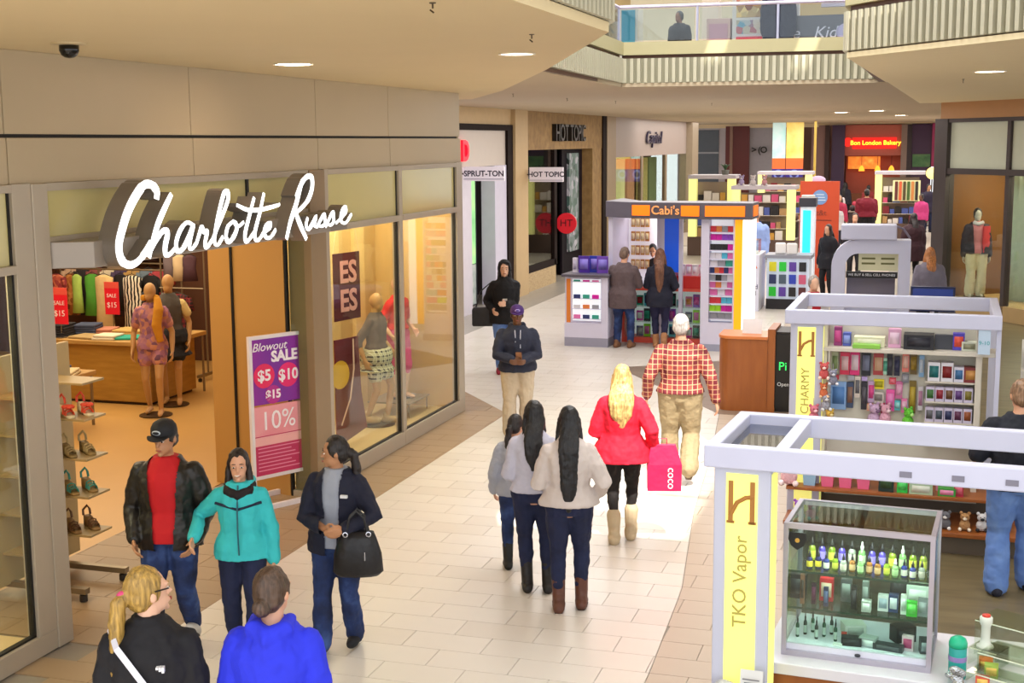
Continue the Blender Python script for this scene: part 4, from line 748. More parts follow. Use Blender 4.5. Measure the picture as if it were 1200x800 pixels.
Q2, *_ = person('tan mannequin in grey vest over cream sleeves and black skirt', (-10.0, 16.05), 205, 1.84, head=(-14, 4), lh=(-.24, .06, .84), rh=(.22, .06, .84), lf=(-.09, .06, .02, 0), rf=(.09, -.08, .02, 0), top=dict(m=CL('#4c4640'), hem=.9, g=.022, sleeve=0), inner=CL('#4c4640'), pants=dict(m=BLK, g=.018, end=.3, name='skirt', skirt=.66), **mk); stand(Q2)
b = MB(); 
for sd in (-1, 1): soft(MB().tube([(sd*.17, 0, 1.43), (sd*.24, -.02, 1.30)], [.068, .064], 8, round_ends=True), 'sleeve', CL('#d8c080'), Q2, .012, 2)
Q3, *_ = person('headed mannequin in grey top and black-and-white check skirt in the window', (-6.62, 15.40), 262, 1.70, head=(0, 0), z=.04, lh=(-.22, .12, .92), rh=(.24, -.02, .86), lf=(-.08, .1, .02, -10), rf=(.08, -.1, .02, -10), top=dict(m=CL('#5a4c48'), hem=.98, g=.014, sleeve=.6), pants=dict(m=CHECK, g=.016, end=.3, name='skirt', skirt=.72), shoes=dict(m=CL('#b99c70'), g=.006, name='sandal'), **mk); stand(Q3)
MB().tube([(0, .09, 1.565), (0, .115, 1.555)], .012, 6).build('nose', mat(MQ, .5), Q3)
Q4, *_ = person('mannequin in red top and pink trousers on a low stand in the window', (-6.66, 16.22), 250, 1.62, head=(20, 0), z=.24, lh=(-.2, .14, .95), rh=(.22, .1, .9), lf=(-.07, .06, .0, 0), rf=(.07, -.06, .0, 0), top=dict(m=CL('#cf1a22'), hem=.98, g=.016, sleeve=.4), pants=dict(m=CL('#d03a7c'), g=.014, end=.62), **dict(mk, skin='#d8a888')); stand(Q4, .16)
lt_ = thing('display_stand', 'low steel table under the red-topped mannequin in the window', 'stand', (-6.66, 16.22, .04)); MB().box(-.3, -.36, .18, .3, .36, .2).build('stand_top', mat('#8a7c68', .3, metal=.3), lt_)
for q in ((-.27, -.33), (.27, -.33), (-.27, .33), (.27, .33)): MB().tube([(q[0], q[1], 0), (q[0], q[1], .18)], .01, 6).build('leg', STEELD, lt_)
# banners and poster in the window
bn = thing('hanging_banner', 'dark maroon banner with pale ES lettering hung in the window', 'banner', (-6.55, 14.40, 1.53), R(78))
MB().box(-.26, -.006, 0, .26, .006, .8).build('cloth', CL('#5a1424', bump=.2), bn)
for zz in (.56, .22): text('lettering', 'ES', .36, mat('#f0a8a0', .6), bn, (.02, -.009, zz), ext=.002, bold=.01)
MB().tube([(-.26, 0, .8), (0, 0, 1.78), (.26, 0, .8)], .003, 4).build('cord', mat('#d8c8a8', .5), bn)
b2 = thing('window_banner', 'tall red banner with yellow disc and pale curve standing in the window', 'banner', (-6.52, 14.36, .04), R(76))
MB().rings([[(-.28, -.01, 0), (.30, -.01, .14), (.30, .01, .14), (-.28, .01, 0)], [(-.28, -.01, .5), (.2, -.01, .6), (.2, .01, .6), (-.28, .01, .5)], [(-.28, -.01, 1.28), (.16, -.01, 1.28), (.16, .01, 1.28), (-.28, .01, 1.28)]]).build('sheet', ramp_mat('banner_red', 'wave', ['#6a1420', '#c02038', '#e83a5a'], .35, .6, axis=(.2, 1, 1)), b2)
MB().tube([(-.2, -.012, .86), (-.2, -.016, .86)], .17, 20).build('disc', mat('#e8b020', .6), b2); MB().tube([(.06, -.014, 1.26), (.06, -.014, .9), (-.02, -.014, .55), (-.2, -.014, .25)], .014, 6, flat=.4).build('curve', mat('#f2c8b4', .6), b2)
ps = thing('poster_stand', 'white framed purple and pink sale poster on a floor stand by the entrance', 'poster', (-6.22, 11.90, 0), R(62))
W_ = mat('#e6dde0', .4); 
for x0, x1 in ((-.32, -.285), (.285, .32)): MB().box(x0, -.02, 0, x1, .02, 1.72).build('frame_side', W_, ps)
for z0, z1 in ((.26, .295), (1.685, 1.72)): MB().box(-.285, -.02, z0, .285, .02, z1).build('frame_rail', W_, ps)
MB().box(-.32, -.24, 0, .32, -.20, .05).box(-.32, .20, 0, .32, .24, .05).box(-.36, -.24, 0, -.32, .24, .05).box(.32, -.24, 0, .36, .24, .05).build('base_frame', W_, ps)
MB().box(-.285, -.012, 1.02, .285, .012, 1.685).build('sheet', ramp_mat('poster_purple', 'wave', ['#7a1a9c', '#b01a98', '#d81878'], .25, .5, axis=(.6, 1, 1)), ps); MB().box(-.285, -.012, .70, .285, .012, 1.0).build('sheet', ramp_mat('poster_pink', 'noise', ['#d8486c', '#f0a0a8', '#e86888'], 2, .5), ps); MB().box(-.285, -.012, .295, .285, .012, .70).build('sheet', mat('#c4285c', .5), ps); MB().box(-.285, -.013, .60, .285, .013, .69).build('sheet', mat('#f0b0b0', .5), ps)
PW = mat('#f8eef4', .5)
text('lettering', 'Blowout', .12, PW, ps, (-.08, -.016, 1.60), shear=.3, ext=.002); text('lettering', 'SALE', .15, PW, ps, (.1, -.016, 1.49), bold=.006, ext=.002)
for t_, x_, z_, r_, c in (('$5', -.15, 1.31, .125, '#e8185c'), ('$10', .14, 1.29, .125, '#e81870'), ('$15', -.05, 1.11, .095, '#b81a8c')):
    MB().tube([(x_, -.013, z_), (x_, -.0155, z_)], r_, 24).build('disc', mat(c, .5), ps); text('lettering', t_, r_*1.25, PW, ps, (x_, -.018, z_), bold=.004, ext=.002)
text('lettering', '10%', .27, PW, ps, (0, -.016, .84), ext=.002, sx=.95)
for k in range(7): MB().box(-.25, -.0145, .34+k*.038, .25-.05*(k % 3), -.012, .35+k*.038).build('text_line', mat('#e88aa8', .5), ps)
# shoe rack on casters
sr = thing('shoe_rack', 'rolling steel shoe rack with slanting shelves inside the entrance', 'shoe rack', (-6.9, 9.0, 0))
MB().box(-.12, -.55, .1, -.08, .6, 1.95).build('back_panel', mat('#b59a68', .5), sr); 
for y_ in (-.3, .25):
    MB().box(-.3, y_-.03, .07, .62, y_+.03, .115).build('foot_bar', mat('#8a7a60', .35, metal=.6), sr)
    MB().lathe([(.01, 0), (.032, .008), (.032, .056), (.01, .066)], 12, (.58, y_, 0)).build('caster', mat('#241c16', .5), sr)
SH = [(1.40, 'coral flowered'), (1.07, 'beige strappy'), (.755, 'teal strappy'), (.43, 'brown woven')]
for z_, _n in SH+[(1.7, '')]: MB().cbox((.18, .17, z_), (.54, .30, .018), rx=0).build('shelf', mat('#a08658', .4), sr, bevel=.003); MB().cbox((.1, -.25, z_-.06), (.4, .30, .018)).build('shelf', mat('#a08658', .4), sr)
SHC = {'coral flowered': ('#e04a2c', '#d8c8a0'), 'beige strappy': ('#b09a68', '#8d7444'), 'teal strappy': ('#3f9a8c', '#9c7c48'), 'brown woven': ('#6a4426', '#8d6a3c')}
def sandal(label, loc, rz, c, c2, flower=False, group=None):
    o = thing('sandal', label, 'shoe', loc, rz, group)
    MB().rings([[(x_, -.035*k, z0), (x_, .035*k, z0), (x_, .035*k, z1), (x_, -.035*k, z1)] for x_, k, z0, z1 in ((-.11, .8, 0, .085), (-.05, .9, 0, .075), (.0, .85, 0, .045), (.07, 1.1, 0, .02), (.12, .9, 0, .018), (.135, .5, 0, .016))]).build('wedge_sole', mat(c2, .6), o, smooth=True)
    for x_, h_, r_ in ((.085, .045, .006), (.055, .055, .006), (.02, .07, .007)): MB().tube([(x_, -.036, .02), (x_, -.03, h_), (x_, 0, h_+.012), (x_, .03, h_), (x_, .036, .02)], r_*2, 6, flat=.4).build('strap', mat(c, .5), o)
    MB().tube([(-.10, -.03, .085), (-.11, -.028, .13), (-.085, 0, .17), (-.11, .028, .13), (-.10, .03, .085)], .010, 6).build('heel_strap', mat(c, .5), o)
    if flower:
        for k in range(6): MB().ell((.05+.03*math.cos(k), .03*math.sin(k), .085), (.026, .026, .016), 7, 5).build('petal', mat(c, .6), o, smooth=True)
    return o
for z_, n_ in SH:
    for k in range(2): sandal(n_+(' wedge sandal next to the rack panel', ' wedge sandal at the outer shelf edge')[k], (-6.69+k*.09, 9.12+k*.13, z_+.0095), R(-35), *SHC[n_], flower='coral' in n_, group='sandals on the shoe rack')
# things on the ceilings and shop fronts
def downlight(label, x, y, z, r=.14, em=9):
    o = thing('downlight', label, 'light', (x, y, z)); MB().lathe([(r, 0), (r*1.15, -.008), (r*1.15, 0)], 24).build('trim_ring', mat('#e8e0d0', .4), o); MB().lathe([(r*.98, -.004), (.005, -.004), (.005, -.002), (r*.98, -.002)], 24).build('lens', mat('#fff4ea', .4, emit=em), o); return o
downlight('round recessed ceiling light above the lettered shop front', -4.99, 10.04, 4.25); downlight('round recessed light near the edge of the left ceiling', -2.94, 9.59, 4.25, .12, 1.2); downlight('round recessed light in the right-hand ceiling', .62, 16.2, 4.352, .16, 2)
for x_, y_ in ((-2.35, 38), (-1.35, 36.5), (-.9, 44)): downlight('small recessed light in the ceiling over the far court', x_, y_, 4.35, .2, 6)['group'] = 'recessed lights over the court'
dm = thing('security_camera', 'black dome security camera under the left ceiling', 'camera', (-5.24, 7.39, 4.25)); MB().lathe([(.11, 0), (.11, -.012), (.07, -.016)], 20).build('mount_plate', mat('#cbb890', .5), dm); MB().lathe([(.062, -.012), (.062, -.05), (.05, -.078), (.03, -.092), (.004, -.097)], 20).build('dome', mat('#0a0a0c', .08), dm, smooth=True)
sp0 = None
for i, (x_, y_, z_) in enumerate(((-2.24, 5.97, 4.25), (-2.33, 7.91, 4.25), (.38, 18.1, 4.352), (-6.0, 17.0, 4.35), (-6.2, 20, 4.35), (-6, 22.5, 4.35), (-5.6, 24.5, 4.35), (-4.2, 27, 4.35))):
    if sp0 is None:
        sp0 = thing('sprinkler', 'small sprinkler head hanging from the ceiling', 'sprinkler', (x_, y_, z_), 0, 'ceiling sprinklers'); MB().lathe([(.03, 0), (.03, -.008), (.008, -.012), (.008, -.05)], 10).build('stem', mat('#5a4a38', .4, metal=.6), sp0); MB().tube([(-.025, 0, -.06), (.01, 0, -.085)], .008, 6).build('deflector', mat('#4a3a2c', .4, metal=.6), sp0)
    else: copy_tree(sp0, (x_, y_, z_), R(40*i)).scale = (.55,)*3
sp0.scale = (.55,)*3
def blade(label, body, x0, x1, y, z0, z1, size, c='#2a2234'):
    o = thing('blade_sign', label, 'sign', ((x0+x1)/2, y, z0)); w_ = x1-x0; h_ = z1-z0
    MB().box(-w_/2, -.04, 0, w_/2, .04, h_).build('board', mat('#d8d0d8', .5, emit=.12), o, bevel=.004); text('lettering', body, size, mat(c, .5), o, (0, -.043, h_*.5), ext=.002, bold=.004); MB().box(-w_/2, -.045, .03, w_/2, -.04, .045).build('rule', mat('#8a8494', .5), o)
    MB().tube([(-w_/2, 0, h_*.5), (-w_/2-.06, 0, h_*.5)], .02, 6).build('bracket', mat('#4a3a38', .5), o); return o
blade('white projecting sign reading SPRUT-TON on the white shop', 'SPRUT-TON', -9.12, -8.25, 26.0, 2.83, 3.12, .16); blade('white projecting sign reading HOT TOPIC by the stone pier', 'HOT TOPIC', -9.02, -8.2, 30.40, 2.68, 3.02, .165)
h_ = thing('shop_sign', 'tall black block letters HOT TOPIC on the brown stone fascia', 'sign', (XB+.04, 34.4, 3.60)); text('lettering', 'HOT TOPIC', .62, mat('#15100e', .4), h_, (.06, 0, .22), (R(90), 0, R(90)), .06, sx=.95, bold=.004)
c_ = thing('shop_sign', 'dark script sign reading Capitol on the pale fascia', 'sign', (XB, 46, 3.5)); text('lettering', 'Capitol', .62, mat('#2c2440', .4), c_, (.05, 0, .22), (R(90), 0, R(90)), .03, sx=1.5, shear=.3)
r_ = thing('shop_sign', 'glowing red letter sign on the white fascia, half hidden by the corner', 'sign', (XB, 25.9, 3.2)); text('lettering', 'D', .58, mat('#e80a24', .4, emit=1.2), r_, (.05, .2, .22), (R(90), 0, R(90)), .04, bold=.02)
gz = tag(MB().tube([(-8.92, 33.42, 1.52), (-8.92, 33.36, 1.52)], .27, 24).build('round_sign', mat('#c01424', .4, emit=.3)), 'red round emblem sign at the dark doorway', 'sign'); text('lettering', 'HT', .26, mat('#5a0a12', .5), gz, (-8.92, 33.355, 1.52), (R(90), 0, 0), .004); MB().tube([(-9.16, 33.39, 1.52), (-9.16+.02, 33.39, 1.52)], .03, 6).build('bracket', DKB, gz)
# ================================================================== KIOSKS
KW = mat('#c4c6dc', .45, var=.03); KW2 = mat('#bfc2d4', .45, var=.03); YLIT = mat('#eee97e', .5, emit=.5, var=.02); GOLD = mat('#a8702a', .5); ALU = mat('#b4aebb', .3, metal=.6); KWOOD = ramp_mat('kiosk_wood', 'noise', ['#7f4216', '#96531f', '#a5622a'], 2, .4, axis=(6, 6, 1))
def emblem(P, x, y, z, s):
    """arched gilt H on a light tower"""
    for q in (-1, 1): MB().box(x+q*.05*s-.011*s, y-.004, z, x+q*.05*s+.011*s, y, z+.2*s).build('emblem_stroke', GOLD, P); MB().box(x+q*.05*s-.018*s, y-.004, z, x+q*.05*s+.018*s, y, z+.012*s).build('emblem_serif', GOLD, P)
    MB().tube([(x-.05*s, y-.003, z+.04*s), (x-.02*s, y-.003, z+.10*s), (x+.02*s, y-.003, z+.125*s), (x+.05*s, y-.003, z+.13*s)], .010*s, 6, flat=.3, up=(0, 1, 0)).build('emblem_arch', GOLD, P)
def tower(P, x, y, w, h, body, d=.22):
    """free-standing light tower of a kiosk: white case, glowing front panel, gilt mark and upright lettering"""
    MB().box(x, y, 0, x+w, y+d, h).build('tower_case', KW2, P, bevel=.006)
    MB().box(x+w*.22, y-.006, .16, x+w*.78, y, h-.03).build('light_panel', YLIT, P)
    MB().box(x+w-.002, y+.03, .16, x+w+.004, y+d-.03, h-.03).build('side_light', YLIT, P)
    emblem(P, x+w*.5, y-.007, h-.30, 1.15); text('lettering', body, .105, mat('#b0a24a', .5), P, (x+w*.5, y-.008, h-.62), (R(90), R(-90), 0), .002)
def frame_ring(P, x0, y0, x1, y1, z0, z1, t=.1, bars=()):
    for q in ((x0, y0, x1, y0+t), (x0, y1-t, x1, y1), (x0, y0+t, x0+t, y1-t), (x1-t, y0+t, x1, y1-t)): MB().box(q[0], q[1], z0, q[2], q[3], z1).build('top_beam', KW, P, bevel=.008)
    for bx0 in bars: MB().box(bx0, y0+t, z0+.02, bx0+.07, y1-t, z1-.01).build('cross_bar', KW, P, bevel=.005)
# ---------------------------------------------------------------- front kiosk
KF = thing('vapor_kiosk', 'white kiosk frame with glowing TKO Vapor tower over a wooden counter', 'kiosk', (-1.08, 6.86, 0), R(-4))
frame_ring(KF, 0, -.02, 3.4, .93, 1.895, 2.015, .075, (.36,)); MB().box(.08, .06, 1.95, .36, .85, 1.957).build('glass_infill', glass_mat('#cfd4dc', .08, 'smoke'), KF)
tower(KF, .05, .02, .30, 1.895, 'TKO Vapor')
MB().box(.30, .28, 0, 2.3, .98, .695).build('counter_body', KWOOD, KF, bevel=.006); MB().box(.26, .24, .695, 2.34, 1.02, .76).build('counter_top', mat('#d2cfd6', .35), KF, bevel=.006)
MB().box(.03, -.12, .62, .36, .02, .645).build('ledge', KWOOD, KF)
for i in range(3): MB().box(1.0+i*.25, -.024, 1.925, 1.06+i*.25, -.02, 1.955).build('vent', mat('#7a7888', .5), KF)
MB().box(3.28, .02, 0, 3.38, .12, 1.895).build('post', KW, KF); MB().box(3.28, .8, 0, 3.38, .9, 1.895).build('post', KW, KF)
def kf(x, y, z): return KF.matrix_basis @ Vector((x, y, z))
RZ = R(-4)
nt_ = tag(MB().cbox((0, 0, .09), (.12, .004, .17), 0, R(-12)).build('paper_notice', mat('#d8d8d4', .6)), 'small white paper notice standing on the kiosk ledge', 'notice'); nt_.location = kf(.285, -.07, .645); nt_.rotation_euler = (0, 0, RZ)
for k in range(4): MB().cbox((0, -.012-.0*k, .13-k*.02), (.09-.02*(k % 2), .003, .006), 0, R(-12)).build('print_line', mat('#6a6a70', .6), nt_)
cpb = MB(); 
for k in range(9): cpb.ell((random.uniform(-.07, .07), random.uniform(-.03, .03), .03+random.uniform(0, .035)), (.05, .03, .03), 8, 6)
cp = thing('plastic_bag', 'crumpled clear plastic bag lying on the kiosk ledge', 'bag', kf(.15, -.06, .645), RZ); soft(cpb, 'film', mat('#c9cdd6', .25, bump=1., bscale=40), cp, .010, 1)
# the glass display case
GC = thing('display_case', 'aluminium and glass display case full of vaping goods on the kiosk counter', 'display case', kf(.365, .37, .76), RZ); CWd, CD, CH = .80, .54, .76
for x in (0, CWd-.026):
    for y in (0, CD-.026): MB().box(x, y, 0, x+.026, y+.026, CH).build('upright', ALU, GC)
for z in (0, CH-.03):
    for y in (0, CD-.026): MB().box(.026, y, z, CWd-.026, y+.026, z+.03).build('rail', ALU, GC)
    for x in (0, CWd-.026): MB().box(x, .026, z, x+.026, CD-.026, z+.03).build('rail', ALU, GC)
MB().box(.026, .026, .0, CWd-.026, CD-.026, .07).build('base_board', mat('#d6d6e4', .4), GC); MB().box(.026, .008, .07, CWd-.026, .012, CH-.03).build('front_pane', SHELFGLASS, GC); MB().box(.02, .026, CH-.008, CWd-.02, CD-.026, CH-.002).build('top_pane', SHELFGLASS, GC); MB().box(.008, .026, .03, .012, CD-.026, CH-.03).build('side_pane', SHELFGLASS, GC); MB().box(CWd-.012, .026, .03, CWd-.008, CD-.026, CH-.03).build('side_pane', SHELFGLASS, GC); MB().box(.03, CD-.02, .07, CWd-.03, CD-.014, CH-.03).build('sliding_door', glass_mat('#b9c4c4', .06, 'darkglass'), GC); MB().box(CWd/2-.012, CD-.03, CH-.03, CWd/2+.012, CD-.02, CH).build('door_bar', ALU, GC)
SZ = (.07, .275, .485)
for z in SZ[1:]:
    g = MB().box(.014, .03, z-.008, CWd-.014, CD-.04, z).build('glass_shelf', SHELFGLASS, GC); MB().box(.014, .026, z-.010, CWd-.014, .030, z+.002).build('shelf_edge', mat('#1f3a30', .2), g)
MB().lathe([(.016, 0), (.016, .008)], 12, (CWd*.52, 0, 0)).xf(Matrix.Translation((0, 0, .045)) @ Matrix.Rotation(0, 4, 'X')).build('lock', mat('#2a2a34', .3, metal=.6), GC)
sh_ = MB().prism([(-.045, .05), (.045, .05), (.05, .01), (.035, -.025), (0, -.05), (-.035, -.025), (-.05, .01)], 0, .003).xf(Matrix.Translation((.075, .006, .66)) @ Matrix.Rotation(R(90), 4, 'X')).build('shield_decal', mat('#101014', .5), GC)
MB().tube([(.075, .0025, .665), (.075, .001, .665)], .013, 10).build('decal_mark', mat('#d0a040', .5), GC)
l_ = bpy.data.lights.new('case_light', 'AREA'); l_.shape = 'RECTANGLE'; l_.size = .7; l_.size_y = .04; l_.energy = 5; l_.color = (.93, 1, .96); lo = bpy.data.objects.new('case_light', l_); COL.objects.link(lo); lo.parent = GC; lo.location = (CWd/2, .06, CH-.035); lo.rotation_euler = (R(12), 0, 0)
def gc(x, y, z): return GC.matrix_basis @ Vector((x, y, z))
_ms = {}
def shared_obj(name, key, maker, m, parent=None, loc=None):
    if key not in _ms:
        o = maker().build(name, m, None, smooth=True); _ms[key] = o.data
    else: o = bpy.data.objects.new(name, _ms[key]); COL.objects.link(o)
    if parent: o.parent = parent
    if loc is not None: o.location = loc
    return o
def bottle(label, loc, c, lc, cc, h=.09, r=.017, group='bottles in the glass case', rz=0, name='dropper_bottle'):
    o = shared_obj(name, ('bt', c, h, r), lambda: MB().lathe([(r*.9, 0), (r, .004), (r, h*.52), (r*.85, h*.6), (r*.4, h*.66), (r*.4, h*.7)], 12), mat(c, .15), None, loc); o.rotation_euler = (0, 0, rz); tag(o, label, 'bottle', group)
    shared_obj('bottle_label', ('bl', lc, h, r), lambda: MB().lathe([(r*1.02, h*.1), (r*1.03, h*.11), (r*1.03, h*.42), (r*1.02, h*.43)], 12), mat(lc, .5), o)
    shared_obj('bottle_cap', ('bc', cc, h, r), lambda: MB().lathe([(r*.5, h*.66), (r*.5, h*.8), (r*.28, h*.86), (r*.2, h), (r*.05, h*1.01)], 10), mat(cc, .4), o)
BT = [('yellow-green', '#7d8a20', '#b8b840', '#1a1a1e'), ('navy', '#141a48', '#e0c83a', '#101014'), ('violet', '#4a3a9a', '#8a78d0', '#16141e'), ('clear', '#8f9488', '#c8c0b0', '#17161a'), ('pale green', '#6f9a5c', '#a8c890', '#e0e4dc'), ('amber', '#8a5a24', '#d0a878', '#17161a'), ('cobalt', '#1c2a70', '#d8d4c8', '#101018'), ('lime', '#728a14', '#c8c448', '#20201c')]
seq = [0, 2, 7, 2, 3, 4, 2, 2, 0, 4, 7, 0]; seq2 = [1, 1, 6, 7, 3, 5, 4, 5, 5, 7, 4, 6, 6, 3]
for i, k in enumerate(seq): n, c, lc, cc = BT[k]; bottle(n+' bottle in the back row on the top glass shelf', gc(.12+i*.055, .26, SZ[2]), c, lc, cc, .13, .02)
for i, k in enumerate(seq2): n, c, lc, cc = BT[k]; bottle(n+' dropper bottle in the front row on the top glass shelf', gc(.13+i*.046, .10+.015*(i % 2), SZ[2]), c, lc, cc, .10, .0165)
def boxed(label, loc, d, c, pc=None, rz=0, group=None, cat='box', name='boxed_item', tilt=0, em=0):
    o = shared_obj(name, ('bx', c, d), lambda: MB().box(-d[0]/2, -d[1]/2, 0, d[0]/2, d[1]/2, d[2]), mat(c, .45, emit=em), None, loc); o.data.polygons.foreach_set('use_smooth', [False]*len(o.data.polygons)); o.rotation_euler = (tilt, 0, rz); tag(o, label, cat, group)
    if pc:
        p = shared_obj('front_print', ('bp', pc, d), lambda: MB().box(-d[0]*.38, -d[1]/2-.002, d[2]*.2, d[0]*.38, -d[1]/2-.0002, d[2]*.82), mat(pc, .5) if isinstance(pc, str) else pc, o)
    return o
MS = [('black upright vape kit box', .05, .2, (.10, .06, .14), '#15151a', '#2c2c34'), ('bronze vape pen standing in a holder', .095, .1, (.022, .022, .17), '#8a5a40', '#3a2a24'), ('plum slim battery box', .155, .12, (.026, .02, .12), '#3a1430', '#6a2a50'), ('red flat starter kit box', .215, .2, (.075, .04, .13), '#c01a24', '#e8c8b0'), ('navy slim battery box', .225, .1, (.026, .02, .11), '#1a2250', '#5a6a98'), ('grey flat starter kit box', .32, .22, (.06, .03, .13), '#4a4e50', '#8a9290'), ('black vape mod standing upright', .375, .12, (.03, .03, .13), '#101014', '#3a3a40'), ('steel vape tank standing on the middle shelf', .43, .18, (.035, .035, .14), '#7a8480', '#aab4b0'), ('white tray of steel tips', .445, .1, (.05, .05, .06), '#b8beb8', '#e8ece8'), ('white tilted kit box with blue side', .53, .14, (.055, .04, .09), '#e0e4e4', '#a8b8c8'), ('blue kit box with white stripe', .585, .14, (.05, .04, .10), '#22386a', '#d8e0e8'), ('white cylindrical vape on the middle shelf', .64, .12, (.03, .03, .11), '#e8ece8', '#c8d0cc'), ('bright green vape mod', .685, .1, (.055, .03, .085), '#3ac034', '#6ae060'), ('grey square vape mod', .74, .12, (.05, .03, .10), '#8a9498', '#a8b0b4'), ('clear white carton at the back of the middle shelf', .70, .32, (.12, .08, .11), '#c8d0c8', '#e0e8e0'), ('black carton at the back of the middle shelf', .60, .34, (.10, .08, .16), '#1a1c1e', '#2a2c30')]
for lb, x, y, d, c, pc in MS: boxed(lb, gc(x, y, SZ[1]), d, c, pc, RZ, 'goods on the middle shelf of the glass case', 'vape', 'vape_box')
for i in range(7): bottle(('tall green glass vape tube', 'dark glass vape tube')[i % 2]+' on the bottom of the glass case', gc(.07+i*.035, .12+.05*(i % 3), SZ[0]), ('#1f4a34', '#23302c')[i % 2], '#b8c8c0', '#15151a', .13, .010, 'tubes on the floor of the glass case', name='vape_tube')
for i, (lb, x, y, d, c, pc, rz) in enumerate((('white carton lying open on the case floor', .36, .26, (.12, .1, .07), '#d8ddd4', '#b0b8b0', .4), ('red round case on the case floor', .325, .14, (.03, .03, .05), '#c04030', '#e07a60', .1), ('black leather pouch on the case floor', .37, .1, (.11, .06, .045), '#14161a', '#2a2c30', .1), ('silver framed tray on the case floor', .46, .12, (.09, .07, .05), '#aab4b4', '#e0e8e8', -.2), ('long dark grey kit box on the case floor', .57, .09, (.16, .05, .035), '#34393e', '#545a60', -.12), ('black folded case leaning at the back', .63, .26, (.12, .08, .09), '#17191c', '#24262a', .6), ('pink and white striped carton on the case floor', .67, .12, (.06, .03, .085), '#e0c8d0', '#c04a7a', -.1), ('black and silver device on the case floor', .755, .12, (.05, .06, .08), '#3a3f44', '#8a9298', .2), ('flat white price card on the case floor', .30, .06, (.05, .03, .012), '#e8ece8', None, 0))):
    boxed(lb, gc(x, y, SZ[0]), d, c, pc, RZ+rz, 'goods on the floor of the glass case', 'vape', 'vape_box')
# counter goods right of the case
def kk(x, y, z=.76): return kf(x, y, z)
cn = thing('canister', 'teal cylinder canister with dome lid beside the glass case', 'canister', kk(1.30, .36), RZ); MB().lathe([(.042, 0), (.046, .01), (.046, .17), (.044, .175)], 16).build('canister_body', mat('#1f9c94', .35), cn, smooth=True); MB().lathe([(.048, .175), (.048, .2), (.04, .22), (.02, .232), (.004, .234)], 16).build('lid', mat('#17b084', .35), cn, smooth=True); MB().lathe([(.0475, .10), (.048, .102), (.048, .125), (.0475, .127)], 16).build('label_band', mat('#8a78b0', .5), cn)
fb = MB()
for k in range(6): fb.ell((random.uniform(-.03, .03), random.uniform(-.02, .02), .015+.015*k), (.035, .025, .02), 8, 5)
ff = thing('foil_bag', 'crinkled silver foil bag at the foot of the teal canister', 'bag', kk(1.30, .26), RZ); soft(fb, 'foil', mat('#b8bcc0', .2, metal=.8, bump=1, bscale=50), ff, .008, 1)
for i, (x, y, w_, d_, h_, lb) in enumerate(((1.45, .62, .16, .16, .10, 'clear acrylic block carrying the white tube'), (1.56, .80, .30, .26, .20, 'tall clear acrylic riser at the back'), (1.60, .50, .34, .24, .12, 'middle clear acrylic riser box'), (1.56, .34, .4, .16, .05, 'low clear acrylic riser at the front'))):
    o = thing('acrylic_riser', lb, 'riser', kk(x, y), RZ+R(-24)); t = .006
    MB().box(-w_/2, -d_/2, h_-t, w_/2, d_/2, h_).build('riser_top', ACRYL, o); MB().box(-w_/2, -d_/2, 0, -w_/2+t, d_/2, h_-t).build('riser_side', ACRYL, o); MB().box(w_/2-t, -d_/2, 0, w_/2, d_/2, h_-t).build('riser_side', ACRYL, o); MB().box(-w_/2+t, d_/2-t, 0, w_/2-t, d_/2, h_-t).build('riser_back', ACRYL, o)
    MB().box(-w_/2, -d_/2-.002, h_-t, w_/2, -d_/2, h_).build('riser_edge', mat('#dfe6cc', .3), o)
tt = thing('tube_stand', 'white upright tube with red cap standing on a clear block', 'tube', kk(1.43, .60, .86), RZ); MB().lathe([(.045, 0), (.045, .012), (.03, .02), (.024, .05), (.024, .12), (.034, .14), (.034, .17), (.03, .175)], 16).build('tube_body', mat('#d6d8cc', .35), tt, smooth=True); MB().lathe([(.022, .175), (.022, .185), (.005, .188)], 14).build('tube_cap', mat('#c83a2c', .4), tt)
for i, (lb, x, y, c) in enumerate((('orange fruit-printed carton under the clear risers', 1.44, .52, '#d87a3a'), ('green apple-printed carton under the clear risers', 1.47, .44, '#9ab04a'), ('red printed carton low under the risers', 1.43, .33, '#c8503a'))): boxed(lb, kk(x, y), (.07, .05, .07 if i < 2 else .04), c, '#e8c060', RZ, None, 'box', 'flavour_box')
tray = thing('sample_tray', 'yellow tray of small bottles and dark cables at the counter end', 'tray', kk(1.86, .52), RZ+R(-10)); MB().box(-.16, -.10, 0, .16, .10, .02).build('tray_base', mat('#d8cc5a', .4), tray); MB().box(-.16, -.104, 0, .16, -.10, .05).build('tray_front', mat('#8f9a40', .4), tray); MB().box(-.16, .10, 0, .16, .104, .05).build('tray_back', mat('#d8cc5a', .4), tray)
for i in range(10): bottle('small clear sample bottle in the yellow tray', kk(1.74+.045*(i % 5), .48+.07*(i // 5), .78), '#b8bcc8', '#d0d4dc', ('#16161a', '#c83a2c', '#2a3a6a')[i % 3], .085, .014, 'sample bottles in the yellow tray', name='sample_bottle')
rb_ = thing('fruit_bowl', 'small red and orange sample pots at the counter end', 'pots', kk(1.93, .78), RZ)
for i in range(4): MB().lathe([(.02, 0), (.024, .005), (.024, .04), (.018, .05)], 10, (.05*(i % 2), .05*(i//2), 0)).build('pot', mat(('#c8382c', '#e08a3a')[i % 2], .4), rb_, smooth=True)
